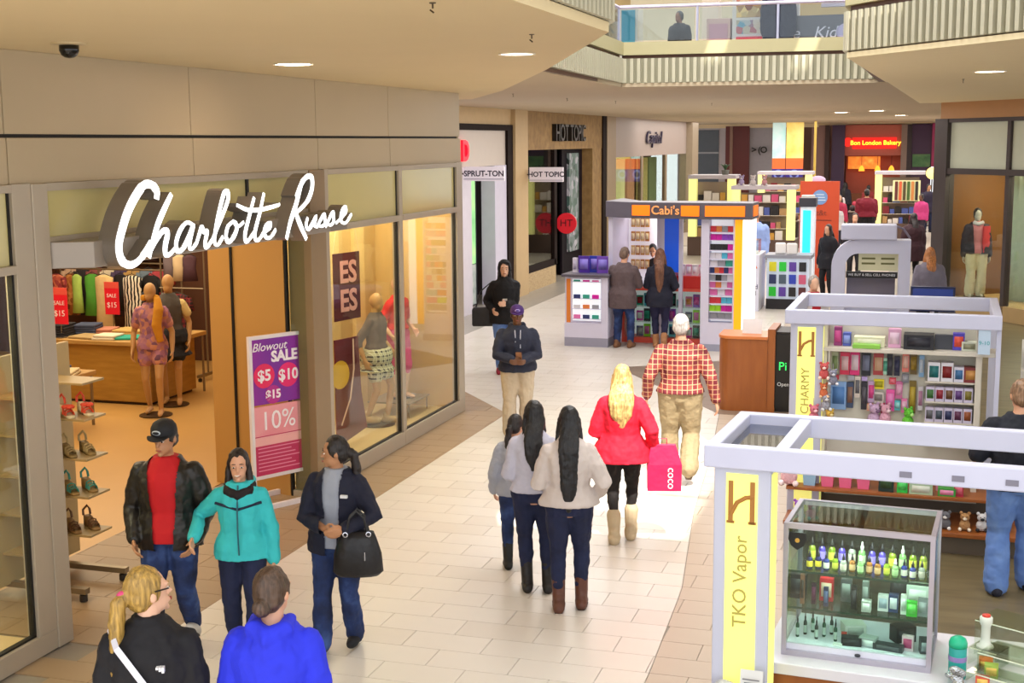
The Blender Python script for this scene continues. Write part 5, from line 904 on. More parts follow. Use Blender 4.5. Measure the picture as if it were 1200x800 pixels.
# ---------------------------------------------------------------- gift kiosk behind
KG = thing('gift_kiosk', 'white gift kiosk frame with glowing tower, wall shelves and wooden bench', 'kiosk', (-1.2, 12.2, 0), R(-1))
frame_ring(KG, 0, -.02, 1.86, 1.4, 1.95, 2.08, .075); tower(KG, .05, .02, .29, 1.95, 'CHARMY')
PB = mat('#cfc8ba', .5)
MB().box(.36, .34, .3, 1.72, .37, 1.95).build('back_panel', mat('#d4d0c0', .5), KG); MB().box(.34, .06, 1.70, 1.86, .37, 1.735).build('top_shelf', PB, KG, bevel=.003); MB().box(1.66, .10, .4, 1.71, .37, 1.95).build('divider', PB, KG); MB().box(.34, .10, .4, .375, .37, 1.95).build('divider', PB, KG)
for z in (1.455, 1.272, 1.085, .9): MB().box(1.24, .12, z-.015, 1.66, .34, z).build('shelf', PB, KG)
MB().box(.06, -.16, .44, 1.95, .36, .468).build('bench_shelf', KWOOD, KG, bevel=.004); MB().box(.06, -.34, .16, 2.1, .36, .20).build('bench', KWOOD, KG, bevel=.006); MB().box(.10, -.28, 0, 2.06, .30, .16).build('plinth', mat('#5a4e40', .6), KG); MB().box(.1, .36, 0, 2.05, .40, .5).build('plinth_back', mat('#5a4e40', .6), KG); MB().box(1.82, .02, 0, 1.86, .10, 1.95).build('post', KW, KG); MB().box(1.80, 1.3, 0, 1.86, 1.38, 1.95).build('post', KW, KG); MB().box(0, 1.3, 0, .06, 1.38, 1.95).build('post', KW, KG)
MB().box(.38, .12, 1.20, .40, .30, 1.70).build('side_rack', PB, KG)
def kg(x, y, z): return KG.matrix_basis @ Vector((x, y, z))
G1 = 'boxed figures on the gift kiosk'; 
for i, (lb, w_, c, pc) in enumerate((('large white window box with teal toy', .125, '#d6d4dc', '#1f6a6c'), ('large white window box with red toy', .125, '#d6d4dc', '#7a1c20'), ('white window box with blue toy', .10, '#d0cede', '#3a6a9a'), ('wide maroon toy box with gold figures', .15, '#7a2a2a', '#c08a4a'))):
    boxed(lb+' on the gift kiosk shelf', kg(1.31+(0, .14, .265, .395)[i]*.80, .18, 1.457), (w_*.83, .12, .17 if i < 2 else .135), c, pc, R(-1), G1, 'toy box', 'toy_box')
cols = [('green', '#3a6a34'), ('crimson', '#8a2030'), ('brown', '#6a4a30'), ('violet', '#5a3a78'), ('olive', '#7a7030'), ('grey', '#5a5a60'), ('slate', '#3f4a58'), ('navy', '#2a3058'), ('plum', '#5a2a4a'), ('rust', '#8a4a28'), ('teal', '#2a5a5a'), ('khaki', '#8a7a50'), ('black', '#26242a'), ('indigo', '#3a3478'), ('ochre', '#a07a30')]
for r in range(3):
    for q in range(5):
        n, c = cols[r*5+q]; boxed('small lilac toy box with %s window on the %s row of the gift kiosk' % (n, ('upper', 'middle', 'lower')[r]), kg(1.285+q*.081, .17, (1.273, 1.086, .901)[r]), (.074, .09, .13), '#c4bcd4', c, R(-1), G1, 'toy box', 'toy_box')
boxed('clear dome toy box on top of the maroon box', kg(1.60, .2, 1.737), (.13, .1, .08), '#c8ccb8', '#8a8a70', R(-1), G1, 'toy box', 'toy_box')
HK = [('pale green blister pack', .43, 1.46, .06, .2, '#c8d0a8', '#8aa06a'), ('red phone case pack', .52, 1.45, .085, .21, '#e03a5a', '#f0c8c8'), ('magenta cartoon phone pack', .61, 1.45, .085, .23, '#e0307a', '#f0d8e0'), ('black phone case pack', .71, 1.45, .085, .23, '#1c1c26', '#7a8098'), ('red patterned wristband pack', .82, 1.46, .09, .2, '#a83a3a', '#d8b090'), ('black ribbon pack', .92, 1.46, .05, .2, '#1a1a20', '#4a4a54'), ('navy strap pack', .985, 1.46, .05, .18, '#1e2038', '#3a3c58'), ('bronze trinket pack', 1.13, 1.48, .06, .2, '#6a5424', '#a08438'),
      ('blue scene pencil case', .47, 1.12, .14, .26, '#8ab0e0', '#5a8ac8'), ('denim charm card', .575, 1.14, .06, .24, '#3a4a6a', '#8a6a5a'), ('white key-ring card', .64, 1.24, .05, .2, '#d8ccc0', '#6a6a70'), ('black chain card', .70, 1.13, .05, .26, '#2a2630', '#5a5660'), ('lilac charm card', .765, 1.2, .06, .2, '#b89ac0', '#d84a8a'), ('yellow gift tag pack', .83, 1.33, .09, .09, '#e0d020', '#a8a020'), ('white kitten purse', .83, 1.2, .09, .1, '#d8d0c8', '#8a8480'), ('hot pink phone pouch', .935, 1.13, .075, .2, '#e85aa8', '#f08ac8'), ('rose charm pack', 1.01, 1.25, .06, .16, '#c86a9a', '#e8a8c8'), ('gold bead pack', 1.13, 1.12, .06, .3, '#7a6420', '#c0a840'), ('pink soft purse', .95, 1.38, .06, .06, '#d03a4a', '#e87a8a')]
HK += [('mint sticker card', .88, 1.47, .045, .15, '#a8d8c0', '#5aa890'), ('coral keyring card', 1.06, 1.5, .06, .18, '#e07a6a', '#f0c0b0'), ('sky bead card', 1.20, 1.46, .045, .2, '#8ab8e0', '#d0e0f0'), ('white ribbon card', 1.20, 1.15, .045, .22, '#e0dce0', '#c890b0'), ('pink heart card', 1.06, 1.12, .05, .13, '#e87ab0', '#f8c8e0'), ('cherry purse card', .88, 1.10, .05, .1, '#b02a44', '#e87a8a'), ('lavender pouch', .70, 1.40, .05, .04, '#b8a0d8', None), ('silver watch card', .58, 1.40, .06, .045, '#a8a8b0', None), ('red lace card', .43, 1.40, .08, .045, '#c03a4a', None), ('aqua purse', 1.0, 1.14, .05, .09, '#5ac0c8', '#a0e0e0'), ('peach bow card', .76, 1.12, .06, .07, '#f0b090', '#f8d8c0'), ('grey glove card', 1.06, 1.40, .06, .08, '#7a7a84', '#a8a8b0')]
for lb, x, z, w_, h_, c, pc in HK:
    o = boxed(lb+' hung on the gift kiosk wall', kg(x, .31, z), (w_, .03, h_), c, pc, R(-1), 'packs hung on the gift kiosk', 'gift pack', 'hanging_pack'); MB().tube([(0, .015, h_*.97), (0, .032, h_*.97)], .004, 5).build('hook', ALU, o)
# top shelf goods
for lb, x, d, c, pc in (('magenta printed bag on the kiosk top shelf', .46, (.07, .08, .17), '#8a2a6a', '#c84a8a'), ('blue patterned bag on the kiosk top shelf', .54, (.07, .08, .12), '#4a5ab0', '#8a9ad8'), ('cream folded cloth pile on the kiosk top shelf', .74, (.27, .14, .09), '#dcd8b8', '#e8e4cc'), ('lime folded cloth on the kiosk top shelf', .72, (.24, .17, .035), '#8ac84a', None), ('pink doll box on the kiosk top shelf', .96, (.11, .09, .17), '#d8a0c0', '#e8c8d8'), ('black card printer on the kiosk top shelf', 1.17, (.26, .2, .13), '#1a1a22', '#2c2c36'), ('charcoal monitor back on the kiosk top shelf', 1.39, (.17, .06, .13), '#3a3c44', None), ('bright multicoloured toy box on the kiosk top shelf', 1.51, (.10, .09, .15), '#4a3ab0', '#d8503a')):
    boxed(lb, kg(x, .22 if 'lime' not in lb else .14, 1.737), d, c, pc, R(-1), None, 'box', 'shelf_box')
sgn = thing('counter_sign', 'pale blue upright price sign at the end of the gift kiosk', 'sign', kg(1.72, .0, 1.73+.005), R(-1)); MB().box(-.05, -.008, 0, .05, .008, .25).build('board', mat('#b8cce0', .4), sgn); text('lettering', '9-10', .05, mat('#2a9aa0', .5), sgn, (0, -.01, .10), ext=.001)
# lower shelf
def bin_(label, x, c, w_=.125): 
    o = thing('storage_bin', label, 'bin', kg(x, -.02, .468), R(-1), 'bins on the gift kiosk shelf'); b = MB().rings([[(sx*w_/2*k, sy*.07*k, z) for sx, sy in ((-1, -1), (1, -1), (1, 1), (-1, 1))] for z, k in ((0, .78), (.17, 1.), (.19, 1.06), (.19, .98), (.03, .74))]); b.build('bin_body', mat(c, .4), o); return o
for i, x in enumerate((.42, .58, .74)):
    bin_('pink plastic bin on the lower shelf, holding '+('grey plush', 'blue plush', 'white plush')[i], x, '#e86a92')
    o = thing('plush_toy', ('grey', 'blue', 'white')[i]+' plush toy sitting in a pink bin', 'plush toy', kg(x, -.02, .53), 0); MB().ell((0, 0, .08), (.045, .04, .07), 10, 8).build('plush_body', CL(('#8a8690', '#4a6ad0', '#d8d4d8')[i]), o, smooth=True); MB().ell((0, 0, .16), (.04, .036, .036), 10, 8).build('plush_head', CL(('#8a8690', '#4a6ad0', '#d8d4d8')[i]), o, smooth=True)
bin_('pale blue hexagonal bin at the end of the lower shelf', .26, '#9ac0dc', .13)
for i, (lb, x, d, c, pc) in enumerate((('dark green gift bag on the lower shelf', .94, (.13, .1, .17), '#17302a', '#3a5a3c'), ('bright green gift box on the lower shelf', 1.08, (.09, .09, .14), '#2ac048', '#5ae070'), ('pale green tray of goods on the lower shelf', 1.24, (.20, .12, .10), '#a8c0a0', '#d8e0d0'), ('green and pink flat box on the lower shelf', 1.46, (.15, .12, .07), '#3a9a3c', '#e08ab0'), ('pink pouch on the lower shelf', 1.40, (.07, .08, .13), '#e090b0', None), ('crimson pouch on the lower shelf', 1.56, (.08, .08, .12), '#b02a44', '#e06a80'))): boxed(lb, kg(x, -.06 if i != 4 else .1, .468), d, c, pc, R(-1), None, 'box', 'gift_box')
def plush(label, loc, c, c2, s=1., rz=0, group='plush toys on the gift kiosk'):
    o = thing('plush_toy', label, 'plush toy', loc, rz, group); m = CL(c, bump=.8, bscale=60)
    MB().ell((0, 0, .06*s), (.055*s, .05*s, .06*s), 10, 8).build('plush_body', m, o, smooth=True); MB().ell((0, -.01*s, .145*s), (.048*s, .044*s, .044*s), 10, 8).build('plush_head', m, o, smooth=True); MB().ell((0, -.05*s, .135*s), (.022*s, .014*s, .016*s), 8, 6).build('muzzle', CL(c2), o, smooth=True)
    for q in (-1, 1):
        MB().ell((q*.038*s, 0, .185*s), (.018*s, .01*s, .018*s), 8, 6).build('ear', m, o, smooth=True); MB().ell((q*.045*s, -.045*s, .022*s), (.02*s, .03*s, .02*s), 8, 6).build('paw', CL(c2), o, smooth=True); MB().ell((q*.018*s, -.05*s, .155*s), (.006*s, .004*s, .006*s), 6, 5).build('eye', mat('#0d0d10', .2), o)
    return o
for i, (lb, x, y, c, c2) in enumerate((('grey and white husky plush on the bench', 1.46, -.22, '#6a6a70', '#e0dcd8'), ('tan puppy plush on the bench', 1.62, -.22, '#b88a58', '#e8dcc8'), ('white spotted plush on the bench', 1.76, -.20, '#d8d6d8', '#2a2a30'), ('grey kitten plush on the bench', 1.90, -.18, '#7a7a84', '#d8d4d0'), ('purple owl plush at the bench end', .18, -.2, '#9a5ab8', '#5ac0c0'), ('pink and teal plush beside the purple owl', .30, -.24, '#d87ab0', '#4ab0b8'))): plush(lb, kg(x, y, .20), c, c2, .85, R(-10+i*8))
for i, (lb, x, y, z, c, c2, s_) in enumerate((('big pale pink plush at the foot of the light tower', .08, -.10, .468, '#e8b8c0', '#f0d8d8', 1.4), ('red-bowed cream plush hung on the tower side', .36, .0, 1.45, '#d05a5a', '#f0d8d0', .8), ('grey plush hung on the tower side', .44, .0, 1.40, '#8a8a9c', '#d8d8e0', .75), ('orange plush hung on the tower side', .36, .0, 1.28, '#d8744a', '#f0c8a0', .7), ('silver plush hung on the tower side', .38, .0, 1.16, '#a8a8b4', '#d8d8d8', .8), ('pink plush cluster hung low on the tower side', .28, -.02, 1.04, '#d8788a', '#f0b8c0', .9), ('golden plush hung low on the tower side', .42, -.0, 1.02, '#d8b04a', '#f0dca0', .8), ('soft pink plush on the packs rail', .90, .2, 1.02, '#e0a8bc', '#f0d0d8', 1.0), ('pale lilac zebra-print plush below the packs', .80, .2, 1.0, '#c8a8c8', '#7a5a7a', 1.1), ('lime green frog plush below the packs', 1.10, .18, 1.0, '#6ac83a', '#b8e88a', 1.0))):
    o = plush(lb, kg(x, y, z), c, c2, s_, R(5*i), 'plush toys on the gift kiosk')
    if z > .9: MB().tube([(0, 0, .15*s_), (0, .02, .26*s_)], .003, 5).build('hanging_loop', ALU, o)
# shelf rack right of the gift kiosk
SR2 = thing('side_rack', 'white side rack of small lilac packs at the end of the gift kiosk', 'rack', kg(2.20, .2, 0), R(-1)); MB().box(-.16, 0, .3, .3, .03, 1.85).build('panel', PB, SR2); MB().box(-.12, -.02, 0, -.08, .03, .3).build('leg', PB, SR2); MB().box(.2, -.02, 0, .24, .03, .3).build('leg', PB, SR2)
for z in (1.1, 1.35, 1.6): MB().box(-.16, -.14, z-.015, .3, 0, z).build('shelf', PB, SR2)
for r in range(3):
    for q in range(4): boxed('lilac and blue small pack on the side rack', kg(2.10+q*.095, .13, (1.1, 1.35, 1.6)[r]), (.08, .08, .15), ('#a8a8d0', '#7a8ac0')[(q+r) % 2], '#e0e0f0', R(-1), 'packs on the side rack', 'pack', 'small_pack')['label'] = ('lilac', 'blue')[(q+r) % 2]+' small pack on the side rack of the gift kiosk'
# ---------------------------------------------------------------- phone-case kiosk in the middle distance
GREYH = mat('#5a5560', .4); ORG = mat('#ff7a10', .5, emit=.55); CW = mat('#d6d2e6', .4, var=.03)
KC = thing('case_kiosk', 'phone-case kiosk with grey header, orange panels and white shelf towers', 'kiosk', (-6.1, 22.95, 0), R(-2))
# low counter at the left
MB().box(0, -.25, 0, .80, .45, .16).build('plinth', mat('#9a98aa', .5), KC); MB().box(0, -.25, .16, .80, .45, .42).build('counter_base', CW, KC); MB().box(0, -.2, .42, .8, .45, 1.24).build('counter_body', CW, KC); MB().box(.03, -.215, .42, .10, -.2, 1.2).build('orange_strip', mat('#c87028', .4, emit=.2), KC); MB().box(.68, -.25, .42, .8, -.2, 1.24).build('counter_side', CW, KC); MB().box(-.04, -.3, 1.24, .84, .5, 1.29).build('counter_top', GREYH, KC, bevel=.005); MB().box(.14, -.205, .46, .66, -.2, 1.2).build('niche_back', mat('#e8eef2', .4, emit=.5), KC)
for z in (.5, .68, .86, 1.16): MB().box(.14, -.25, z-.012, .66, -.2, z).build('niche_shelf', CW, KC)
# tower and header
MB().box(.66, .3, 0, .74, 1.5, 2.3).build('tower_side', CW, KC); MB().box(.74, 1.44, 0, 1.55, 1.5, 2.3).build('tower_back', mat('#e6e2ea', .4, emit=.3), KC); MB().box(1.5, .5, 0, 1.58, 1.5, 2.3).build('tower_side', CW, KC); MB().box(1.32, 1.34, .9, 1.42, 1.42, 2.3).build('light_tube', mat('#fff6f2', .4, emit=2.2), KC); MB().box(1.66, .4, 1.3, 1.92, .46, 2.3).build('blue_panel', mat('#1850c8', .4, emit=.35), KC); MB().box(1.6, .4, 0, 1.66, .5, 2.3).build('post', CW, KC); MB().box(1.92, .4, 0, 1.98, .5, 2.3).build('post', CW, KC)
hd = MB().rings([[(.62, .25, z), (1.18, -.12, z), (2.42, -.22, z), (3.30, -.22, z), (3.30, .5, z), (2.42, .55, z), (1.18, .5, z), (.62, 1.5, z)] for z in (2.28, 2.56)]); hd.build('header', GREYH, KC, bevel=.006)
def hp(x0, y0, x1, y1, z0, z1, nm, m):
    L = math.hypot(x1-x0, y1-y0); MB().cbox(((x0+x1)/2, (y0+y1)/2-.008, (z0+z1)/2), (L, .012, z1-z0), math.atan2(y1-y0, x1-x0)).build(nm, m, KC)
hp(1.2, -.122, 1.52, -.149, 2.33, 2.51, 'orange_panel', ORG); hp(2.08, -.193, 2.4, -.22, 2.33, 2.51, 'orange_panel', ORG); hp(2.50, -.22, 3.18, -.22, 2.33, 2.51, 'orange_panel', ORG); MB().box(3.30, -.1, 2.33, 3.31, .35, 2.51).build('orange_panel', ORG, KC)
text('lettering', "Cabi's", .21, mat('#f0a060', .5, emit=.3), KC, (1.80, -.19, 2.42), (R(90), 0, R(-4.5)), .006, bold=.003)
# right shelf tower
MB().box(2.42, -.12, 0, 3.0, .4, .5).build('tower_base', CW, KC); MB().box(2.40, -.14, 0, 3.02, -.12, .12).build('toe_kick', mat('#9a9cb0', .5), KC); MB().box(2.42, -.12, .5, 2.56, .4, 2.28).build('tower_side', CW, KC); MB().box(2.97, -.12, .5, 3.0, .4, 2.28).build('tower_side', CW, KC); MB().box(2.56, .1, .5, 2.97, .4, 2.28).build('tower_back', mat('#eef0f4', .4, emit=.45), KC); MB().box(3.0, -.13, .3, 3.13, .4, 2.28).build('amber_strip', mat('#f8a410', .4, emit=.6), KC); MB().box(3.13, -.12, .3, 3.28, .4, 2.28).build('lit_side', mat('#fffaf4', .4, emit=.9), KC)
KR = [.56, .69, .83, .97, 1.10, 1.22, 1.35, 1.47, 1.60, 1.75, 1.92, 2.06]
for z in KR: MB().box(2.56, -.11, z-.014, 2.97, .1, z).build('shelf', CW, KC)
MB().box(1.58, 1.2, 0, 2.42, 1.5, 1.1).build('rear_cabinet', mat('#d8cfd8', .4), KC)
def kc(x, y, z): return KC.matrix_basis @ Vector((x, y, z))
pal = [('silver', '#9a9aa4'), ('lime', '#9ad820'), ('magenta', '#d010a0'), ('red', '#d83040'), ('sky blue', '#50b8d8'), ('pink', '#e070b0'), ('white', '#dcd8e0'), ('black', '#1c1c22'), ('navy', '#2a3470'), ('orange', '#e08040'), ('violet', '#8a40c0'), ('teal', '#30a08c')]
rowsC = [[0, 0, 0], [1, 1, 2, 2], [3, 3, 4, 4], [5, 6, 5], [5, 9, 6, 5], [0, 7, 0, 6], [8, 9, 3, 8, 5], [6, 0, 11], [6, 6, 4, 5], [7, 7, 7, 2], [2, 2, 10, 10], [3, 9, 0, 3]]
for z, rw in zip(KR, rowsC):
    nn = len(rw)
    for i, k in enumerate(rw): boxed(pal[k][0]+' phone case on the lit shelf tower', kc(2.565+(i+.5)*.40/nn, -.03, z), (.40/nn*.95, .05, .10), pal[k][1], None, R(-2), 'phone cases on the lit tower', 'phone case', 'phone_case')
for z in (.5, .68, .86, 1.16):
    for i in range(3):
        k = (int(z*10)+i*3) % len(pal); boxed(pal[k][0]+' phone accessory in the counter niche', kc(.23+i*.17, -.235, z) if z < 1.1 else kc(.23+i*.17, -.235, z), (.12, .028, .07 if z < 1.1 else .03), pal[k][1], None, R(-2), 'accessories in the kiosk counter niche', 'phone case', 'phone_accessory')
for i, (lb, x, c) in enumerate((('purple phone display card on the kiosk counter', .28, '#4a2a9a'), ('deep blue phone display card on the kiosk counter', .46, '#2030a8'), ('violet phone display card on the kiosk counter', .62, '#6a3ab0'))): boxed(lb, kc(x, .05+.08*(i % 2), 1.29), (.2, .03, .3), c, '#8a7ad8', R(-2+i*8), None, 'card', 'display_card')
boxed('white leaflet holder on the kiosk counter', kc(.1, .1, 1.29), (.08, .06, .26), '#d8d0dc', '#b8b0c8', R(-10), None, 'holder', 'leaflet_holder')
# counter in the middle with the red front
MC = thing('glass_counter', 'red-framed glass counter packed with phone cases between the kiosk towers', 'counter', kc(.86, .5, 0), R(-2)); RED = mat('#d8503c', .4)
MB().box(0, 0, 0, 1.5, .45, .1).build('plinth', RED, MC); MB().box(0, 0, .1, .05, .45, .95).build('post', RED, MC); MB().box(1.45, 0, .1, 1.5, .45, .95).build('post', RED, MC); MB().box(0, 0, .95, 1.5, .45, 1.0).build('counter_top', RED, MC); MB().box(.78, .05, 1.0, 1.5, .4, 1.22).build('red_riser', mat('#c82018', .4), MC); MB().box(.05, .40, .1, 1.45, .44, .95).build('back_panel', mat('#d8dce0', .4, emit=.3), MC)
for z in (.38, .66): MB().box(.05, .02, z-.01, 1.45, .4, z).build('shelf', SHELFGLASS, MC)
MB().box(.05, .004, .1, 1.45, .008, .95).build('front_pane', SHELFGLASS, MC)
for z in (.1, .38, .66):
    for i in range(9):
        k = (i*5+int(z*10)*3) % len(pal); q = MC.matrix_basis @ Vector((.14+i*.15, .14+.06*(i % 2), z)); boxed(pal[k][0]+' phone case inside the red-framed counter', q, (.12, .04, .13+.05*(i % 3)), pal[k][1], pal[(k+4) % len(pal)][1], R(-2), 'phone cases inside the red-framed counter', 'phone case', 'phone_case')
for i in range(6): boxed(('cream', 'pink')[i % 2]+' bag of accessories above the red riser', MC.matrix_basis @ Vector((.84+i*.115, .2, 1.22)), (.10, .06, .2), ('#d8ccd0', '#d89ab0')[i % 2], '#e8e0e4', R(-2), 'bags above the red riser', 'pack', 'accessory_bag')
for r in range(4):
    for i in range(4): boxed(('amber', 'honey', 'copper')[(i+r) % 3]+' accessory pack on the white tower back', kc(.84+i*.09, 1.40, 1.25+r*.26), (.075, .04, .18), ('#c8924a', '#d8b070', '#b87a3a')[(i+r) % 3], '#e8d0a0', R(-2), 'packs on the white tower back', 'pack', 'accessory_pack')
# ---------------------------------------------------------------- wooden service counter
WC = thing('service_counter', 'curved wooden service counter with a dark lit menu side', 'counter', (-2.62, 17.66, 0)); arc = [(.18-.18*math.cos(a), .18-.18*math.sin(a)) for a in [math.pi/2*k/6 for k in range(7)]]
pl_ = arc+[(.66, 0), (.66, .62), (0, .62)]
MB().prism(pl_, 0, .98).build('counter_body', KWOOD, WC); MB().prism([(x*1.02-.01, y*1.02-.015) for x, y in pl_], .98, 1.02).build('counter_top', mat('#c8743a', .35), WC, bevel=.004); MB().box(.66, .02, 0, .76, .7, 1.12).build('end_panel', KWOOD, WC); MB().box(.76, .06, .06, .95, .1, 1.05).build('menu_side', mat('#15110f', .5), WC); MB().box(.76, .1, 0, 1.2, .66, 1.08).build('rear_body', mat('#241c18', .5), WC)
text('lettering', 'Pi', .16, mat('#30e060', .5, emit=1.), WC, (.86, .055, .62), ext=.002); text('lettering', 'Open', .07, mat('#d8d8d8', .5), WC, (.87, .055, .38), ext=.002)
nt2 = tag(MB().cbox((0, 0, .1), (.26, .006, .2), 0, R(-14)).build('table_sign', mat('#d8d4d4', .5)), 'white leaning sign card on the wooden service counter', 'sign'); nt2.location = (-2.2, 17.95, 1.02)
# ---------------------------------------------------------------- white arch kiosk
AK = thing('arch_kiosk', 'white kiosk with rounded arch top and a lit phone menu board', 'kiosk', (-1.44, 21.9, 0), R(2)); AW = mat('#c9cbe4', .4, var=.03)
def arch_pts(w, h, r, x0=0): return [(x0, 0)]+[(x0+r-r*math.cos(a), h-r+r*math.sin(a)) for a in [math.pi/2*k/8 for k in range(9)]]+[(x0+w, h), (x0+w, 0)]
out = arch_pts(1.22, 2.02, .42); inn = [(x, z) for x, z in arch_pts(.82, 1.80, .2, .22)]
def shell(y0, y1):
    b = MB(); n = len(out)
    b.rings([[(x, y0, z) for x, z in out[:n]], [(x, y1, z) for x, z in out[:n]]], cap=False)
    b.rings([[(x, y0, z) for x, z in inn], [(x, y1, z) for x, z in inn]], cap=False); v0 = len(b.v)
    for y in (y0, y1):
        o0 = len(b.v); b.v += [(x, y, z) for x, z in out]; i0 = len(b.v); b.v += [(x, y, z) for x, z in inn]
        for k in range(n-1): b.f.append((o0+k, o0+k+1, i0+k+1, i0+k))
    return b
shell(0, .35).build('arch', AW, AK); MB().box(.14, -.06, 2.02, 1.0, .38, 2.26).build('cap_box', AW, AK, bevel=.02); MB().tube([(1.0, -.05, 2.24), (1.1, -.05, 2.2), (1.2, -.05, 2.06)], .02, 6).build('cap_curve', mat('#8a86a0', .3, metal=.4), AK)
MB().box(.42, .1, 1.52, 1.03, .14, 1.80).build('menu_board', mat('#b8b494', .5, emit=.2), AK); MB().box(.23, .1, 1.40, 1.03, .15, 1.50).build('black_strip', mat('#17161c', .5), AK); text('lettering', 'WE BUY & SELL CELL PHONES', .055, mat('#e0e0e8', .5), AK, (.63, .098, 1.45), ext=.001)
for k in range(4): MB().box(.47+.3*(k % 2), .097, 1.70-.08*(k//2), .68+.3*(k % 2), .1, 1.73-.08*(k//2)).build('menu_line', mat('#6a6a3c', .5), AK)
MB().box(.02, .35, 0, 1.2, .75, 1.0).build('kiosk_counter', AW, AK); MB().box(.24, .3, 1.0, 1.0, .34, 1.4).build('display_back', mat('#7a7484', .5), AK)
for i, (lb, x, c, pc) in enumerate((('lilac phone case pack under the menu board', .34, '#c8a8d0', '#8a6a9a'), ('violet phone stand under the menu board', .52, '#5a3a8a', '#2a2438'), ('grey phone case pack under the menu board', .7, '#a8a09c', '#d8d0c8'), ('blue and pink phone pack under the menu board', .9, '#6a7ac0', '#d83a6a'))): boxed(lb, AK.matrix_basis @ Vector((x, .45, 1.0)), (.14, .08, .28), c, pc, R(2), None, 'pack', 'phone_pack')
bs = thing('monitor', 'dark blue flat monitor beside the white arch kiosk', 'monitor', (.12, 19.5, 0)); MB().box(-.3, -.02, 1.2, .3, .02, 1.55).build('screen_housing', mat('#16224e', .3), bs); MB().box(-.27, -.022, 1.23, .27, -.02, 1.52).build('screen', mat('#2a3a7a', .15, emit=.3), bs); MB().tube([(0, 0, 0), (0, 0, 1.2)], .03, 8).build('pole', ALU, bs); MB().lathe([(.25, 0), (.25, .02), (.03, .03)], 16).build('base', ALU, bs)
# ================================================================== FARTHER DOWN THE COURT
LITW = mat('#f0ecd0', .5, emit=.7); DKM = ramp_mat('dark_goods', 'voronoi', ['#1c1410', '#4a3028', '#7a5a48', '#c0a890', '#8a2a3a'], 9, .7); MIXG = ramp_mat('mixed_goods', 'voronoi', ['#3a2a2a', '#c04a5a', '#e0c8b0', '#4a6a8a', '#d8a040', '#2a2a34'], 8, .7)
# phone accessory counters
PC = thing('phone_counter', 'white L-shaped phone counter with lit front display of accessories', 'counter', (-3.86, 28.4, 0)); 
MB().box(0, 0, 0, .5, 1.2, 1.2).build('white_block', mat('#d8d8e8', .4), PC); text('lettering', 'Prepaid\nTravel', .14, mat('#2a3a5a', .5), PC, (.27, -.004, .45), ext=.002); MB().tube([(.05, -.003, .72), (.45, -.003, .95)], .03, 4, flat=.2, up=(0, 1, 0)).build('stripe', mat('#d87a5a', .5), PC); MB().box(.06, -.005, 1.0, .2, 0, 1.15).build('poster', DKM, PC)
MB().box(.6, .5, .1, 1.5, 1.1, 1.1).build('display_body', mat('#c8d4e4', .4, emit=.2), PC); MB().box(.6, .46, 0, 1.5, 1.1, .22).build('display_plinth', mat('#17141a', .5), PC); MB().box(.56, .46, 1.1, 1.55, 1.2, 1.17).build('display_top', mat('#8a8c98', .4), PC)
pc_cols = [('green', '#20c030'), ('black', '#1c1c20'), ('navy', '#2a3460'), ('blue', '#2a40b0'), ('yellow', '#d8d020'), ('violet', '#5a3a9a'), ('maroon', '#5a2a2a'), ('slate', '#4a5a6a'), ('pink', '#c85a7a')]
for i in range(12): n, c = pc_cols[(i*5) % 9]; o = MB().box(0, -.02, 0, .15, 0, .2).build('accessory_pack', mat(c, .5)); o.location = (-3.86+.66+(i % 4)*.21, 28.4+.478, .28+(i//4)*.27); tag(o, n+' accessory pack on the front of the phone counter', 'pack', 'packs on the phone counter front')
MB().box(.05, .2, 1.2, .45, .7, 1.5).build('glass_box', ACRYL, PC)
for i, (lb, x, y, c) in enumerate((('pink figurine box on the white counter block', -3.62, 28.9, '#c88a94'), ('white papers on the display counter top', -2.75, 29.1, '#e8e4e0'), ('white bag on the display counter top', -3.0, 29.2, '#f0ece8'))): o = MB().cbox((0, 0, .12), (.22, .16, .24), .2).build('counter_item', mat(c, .5), bevel=.03); o.location = (x, y, 1.2 if i == 0 else 1.17); tag(o, lb, 'box')
CT = thing('light_tower', 'tall white tower with glowing cyan panel', 'light tower', (-2.76, 31, 0)); MB().box(0, 0, 0, .32, .4, 2.1).build('tower_case', mat('#e8ecf4', .4, emit=.2), CT); MB().box(.06, -.01, .75, .24, 0, 2.02).build('cyan_panel', mat('#20c8e8', .4, emit=1.), CT); MB().box(-.03, -.05, 2.1, .35, .42, 2.3).build('tower_cap', mat('#3a3844', .5), CT); MB().box(.02, -.03, 2.3, .3, .3, 2.36).build('cap_paper', mat('#e0dcd8', .5), CT)
OB = thing('sign_board', 'tall orange sign board with round blue globe mark', 'sign', (-3.13, 35, 0)); MB().box(0, 0, 0, .98, .12, 2.56).build('board', mat('#b03c14', .5, emit=.12), OB); MB().tube([(.5, 0, 2.15), (.5, -.012, 2.15)], .19, 20).build('globe_disc', mat('#6a8ab8', .5), OB)
for k in range(3): MB().box(.36+.02*k, -.016, 2.07+.07*k, .64-.02*k, -.012, 2.09+.07*k).build('globe_stripe', mat('#c8d4e0', .5), OB)
text('lettering', 'at&t', .2, mat('#7a2a10', .5), OB, (.5, -.006, 1.75), ext=.003); MB().box(.2, -.006, 1.55, .8, 0, 1.58).build('rule', mat('#7a2a10', .5), OB)
